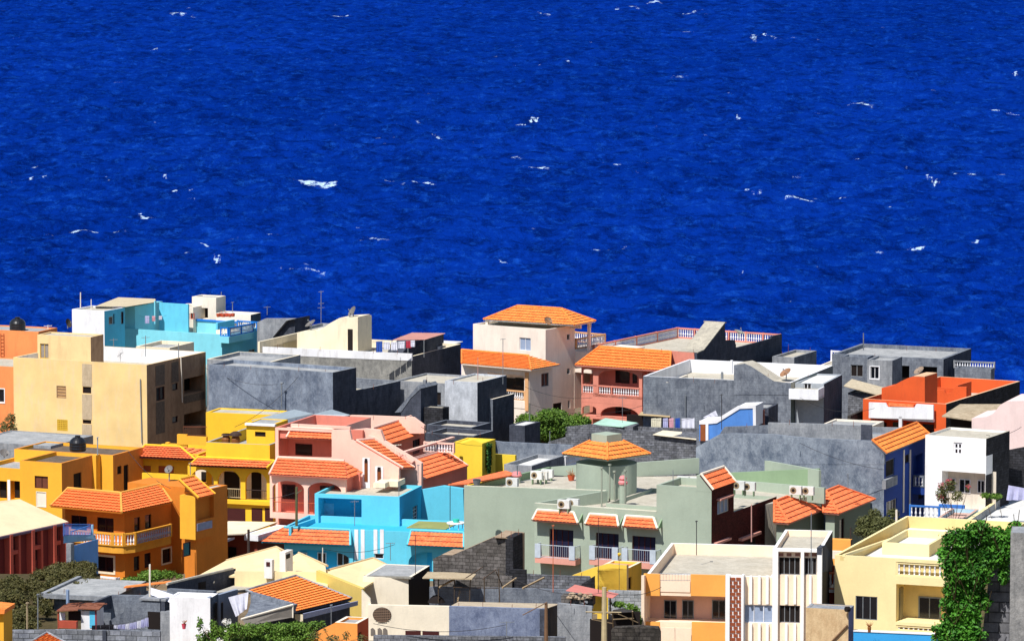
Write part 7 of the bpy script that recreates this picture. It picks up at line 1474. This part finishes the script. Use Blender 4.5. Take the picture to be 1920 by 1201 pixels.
# roof clutter
t=thing('parasol_bin','pink and blue plastic crate on the amber terrace','crate',at(172,920,350)); f=Fr(172,920,350,20); part(t,'blue_crate',plain('blue_plastic',(60,100,200)),f,('box',0,.45,0,.5,f.z-.3,f.z+.05)); part(t,'pink_crate',plain('pink_plastic',(230,160,180)),f,('box',-.5,-.02,0,.5,f.z-.25,f.z+.05))
t=thing('plant_pot','terracotta pot with plant on the olive roof','plant pot',at(1071,897,350)); p=at(1071,900,350); mb=Mb(); mb.lathe(p,[(.2,0),(.28,.35),(.3,.4)],10); mb.build('pot',plain('terracotta_pot',(205,92,55)),t); mb=Mb()
for k in range(40): d=V((rnd.gauss(0,.18),rnd.gauss(0,.18),.6+rnd.gauss(0,.2))); mb.tube(p+V((0,0,.35)),p+d,.012,3)
mb.build('foliage',plain('dry_leaf',(170,110,60)),t)
t=thing('grey_tub','grey metal tub on the olive roof edge','tub',at(894,905,338)); mb=Mb(); mb.lathe(at(894,908,338),[(.2,0),(.3,.35),(.33,.4),(.25,.38)],12); mb.build('body',GREYMETAL,t)
t=thing('flower_pot','pink flower pot on the block wall before the white house','plant pot',at(345,1178,301)); p=at(345,1178,301); mb=Mb(); mb.lathe(p,[(.1,0),(.15,.3),(.16,.33)],10); mb.build('pot',plain('pink_pot',(220,80,100)),t); mb=Mb()
for k in range(14): mb.tube(p+V((0,0,.3)),p+V((rnd.gauss(0,.12),rnd.gauss(0,.1),.55)),.014,3)
mb.build('foliage',plain('dry_leaf',(170,110,60)),t)

# more of the yard right of the pole
F=Fr(1207,1108,310,8); t=house('pale_block_wall','pale washed block wall under the little yellow house, left of the cream orange house',F,'wall'); part(t,'blocks',concrete('pale_block',(140,146,150),(196,200,200),1.2,.24),F,('bF',1140,1107,1207,1215,0,.3))
F=Fr(1190,1150,303,6); H=house('scrap_shelter','dark scrap shelter of poles and planks right of the pale utility pole',F,'shelter')
part(H,'dark_back',DARK,F,('bF',1148,1146,1200,1176,.6,.8)); part(H,'sheet_roof',plain('dark_sheet',(60,54,50)),None,('prism',[at(1146,1148,302),at(1188,1146,303),at(1184,1138,306),at(1150,1142,306)],[at(1146,1149,302),at(1188,1147,303),at(1184,1139,306),at(1150,1143,306)]))
for x0,y0,x1,y1 in ((1100,1146,1160,1150),(1148,1146,1150,1180),(1186,1145,1187,1178),(1150,1160,1188,1158),(1110,1160,1150,1168),(1160,1150,1196,1166)): part(H,'plank',plain('old_timber',(170,146,112)),None,('tube',at(x0,y0,301.5),at(x1,y1,302.5),.045,4))
F=Fr(1236,1178,300,6); t=house('rough_stone_wall','rough dark stone wall stub at the bottom, just left of the orange balcony panels',F,'wall'); part(t,'stone',concrete('rubble',(40,38,38),(98,92,84),1.5,.25),F,('pF',[(1146,1181),(1152,1176),(1200,1174),(1234,1176),(1238,1186),(1238,1215),(1146,1215)],0,.7))
for i,(x,y) in enumerate(((1088,1130),(1096,1126),(1073,1133))): tag(centre(Mb(Fr(x,y,306,10)).bF(x,y,x+6,y+4,0,.2).build('loose_block',CONCL)),('loose block left under the pink sheet','loose block right under the pink sheet','loose block by the shell house corner')[i],'block')
# rebar and pipe stubs rising from parapets, fixed to their houses
HS={h.name:h for h in bpy.data.objects if h.parent is None and h.type=='EMPTY'}
for nm,D,pts in (('grey_block_house',438,((1640,672,9),(1650,673,7),(1700,655,6),(1755,657,7))),('small_grey_house',433,((1478,659,14),(1519,656,5),(1466,664,5))),('white_terrace_house',402,((1300,714,8),(1340,716,6),(1440,706,6),(1515,704,5))),
 ('mottled_grey_house',394,((420,687,6),(470,690,5),(560,694,7),(610,698,6),(700,727,7))),('white_room_house',400,((850,718,6),(905,715,8),(800,712,6))),('cream_stair_house',425,((520,652,7),(600,656,6),(700,660,8),(745,662,6))),
 ('coral_house',424,((1300,660,6),(1240,658,5))),('blue_balcony_house',349,((1480,794,8),(1560,797,6),(1600,798,9),(1400,799,6))),('block_yard_wall',316,((1000,1075,7),(1050,1077,9),(1090,1079,6))),('blue_grey_house',304,((860,1136,7),(905,1137,9),(960,1139,7),(1005,1140,10),(1070,1132,8),(1095,1134,9))),
 ('grey_wash_line_house',312,((120,1110,7),(222,1116,8),(262,1117,6),(300,1125,9))),('dark_flat_house',378,((810,812,5),(860,814,6),(900,816,6))),('salmon_house',362,((560,798,6),(700,785,6),(760,783,5))),('stone_stair_house',318,((940,1005,9),(958,1007,11),(972,1000,9)))):
    for x,y,h in pts: part(HS[nm],'rebar_stub',RUST,None,('tube',at(x,y+2,D),at(x+.4,y-h,D),.022,4))

for l,p,q,s_ in (('cable from the mottled grey house to the yellow terrace',at(560,705,392),at(440,800,372),.5),('cable sagging along the salmon house to the lemon house',at(790,800,362),at(905,835,370),.4),
 ('long cable crossing from the grey terrace house to the orange-red house',at(1500,745,398),at(1640,765,400),.7),('cable from the olive brick side down to the window tower',at(1440,950,330),at(1460,1030,306),.2),
 ('cable over the pastel yellow house roof',at(1600,1040,309),at(1790,1010,330),.5),('cable from the amber house to the corner-balcony roof',at(240,845,366),at(320,915,346),.4),
 ('cable between the cream gables and the turquoise eaves',at(605,1028,326),at(740,1020,335),.4),('cable along the shelter yard towards the pale pole',at(935,1068,310),at(1133,1110,296),.7),
 ('cable from the pale pole to the cream orange house balcony',at(1133,1108,296),at(1240,1100,303),.4),('cable from the beige house corner to the mottled grey house',at(386,690,400),at(520,720,393),.5),
 ('cable from the white overhang house to the pale pink house',at(1849,815,352),at(1915,800,370),.3),('cable across the blue balcony house wall',at(1500,830,347),at(1658,880,347),.3)):
    wire(l,p,q,s_,.018)
for b in BLK:
    if not(2<b.z1<13) or b.W<=0 or b.L<=0 or b.L>40: print('BLOCK',b.H.name,b.name,'z1 %.1f W %.1f L %.1f D %.0f'%(b.z1,b.W,b.L,b.F.O.y))
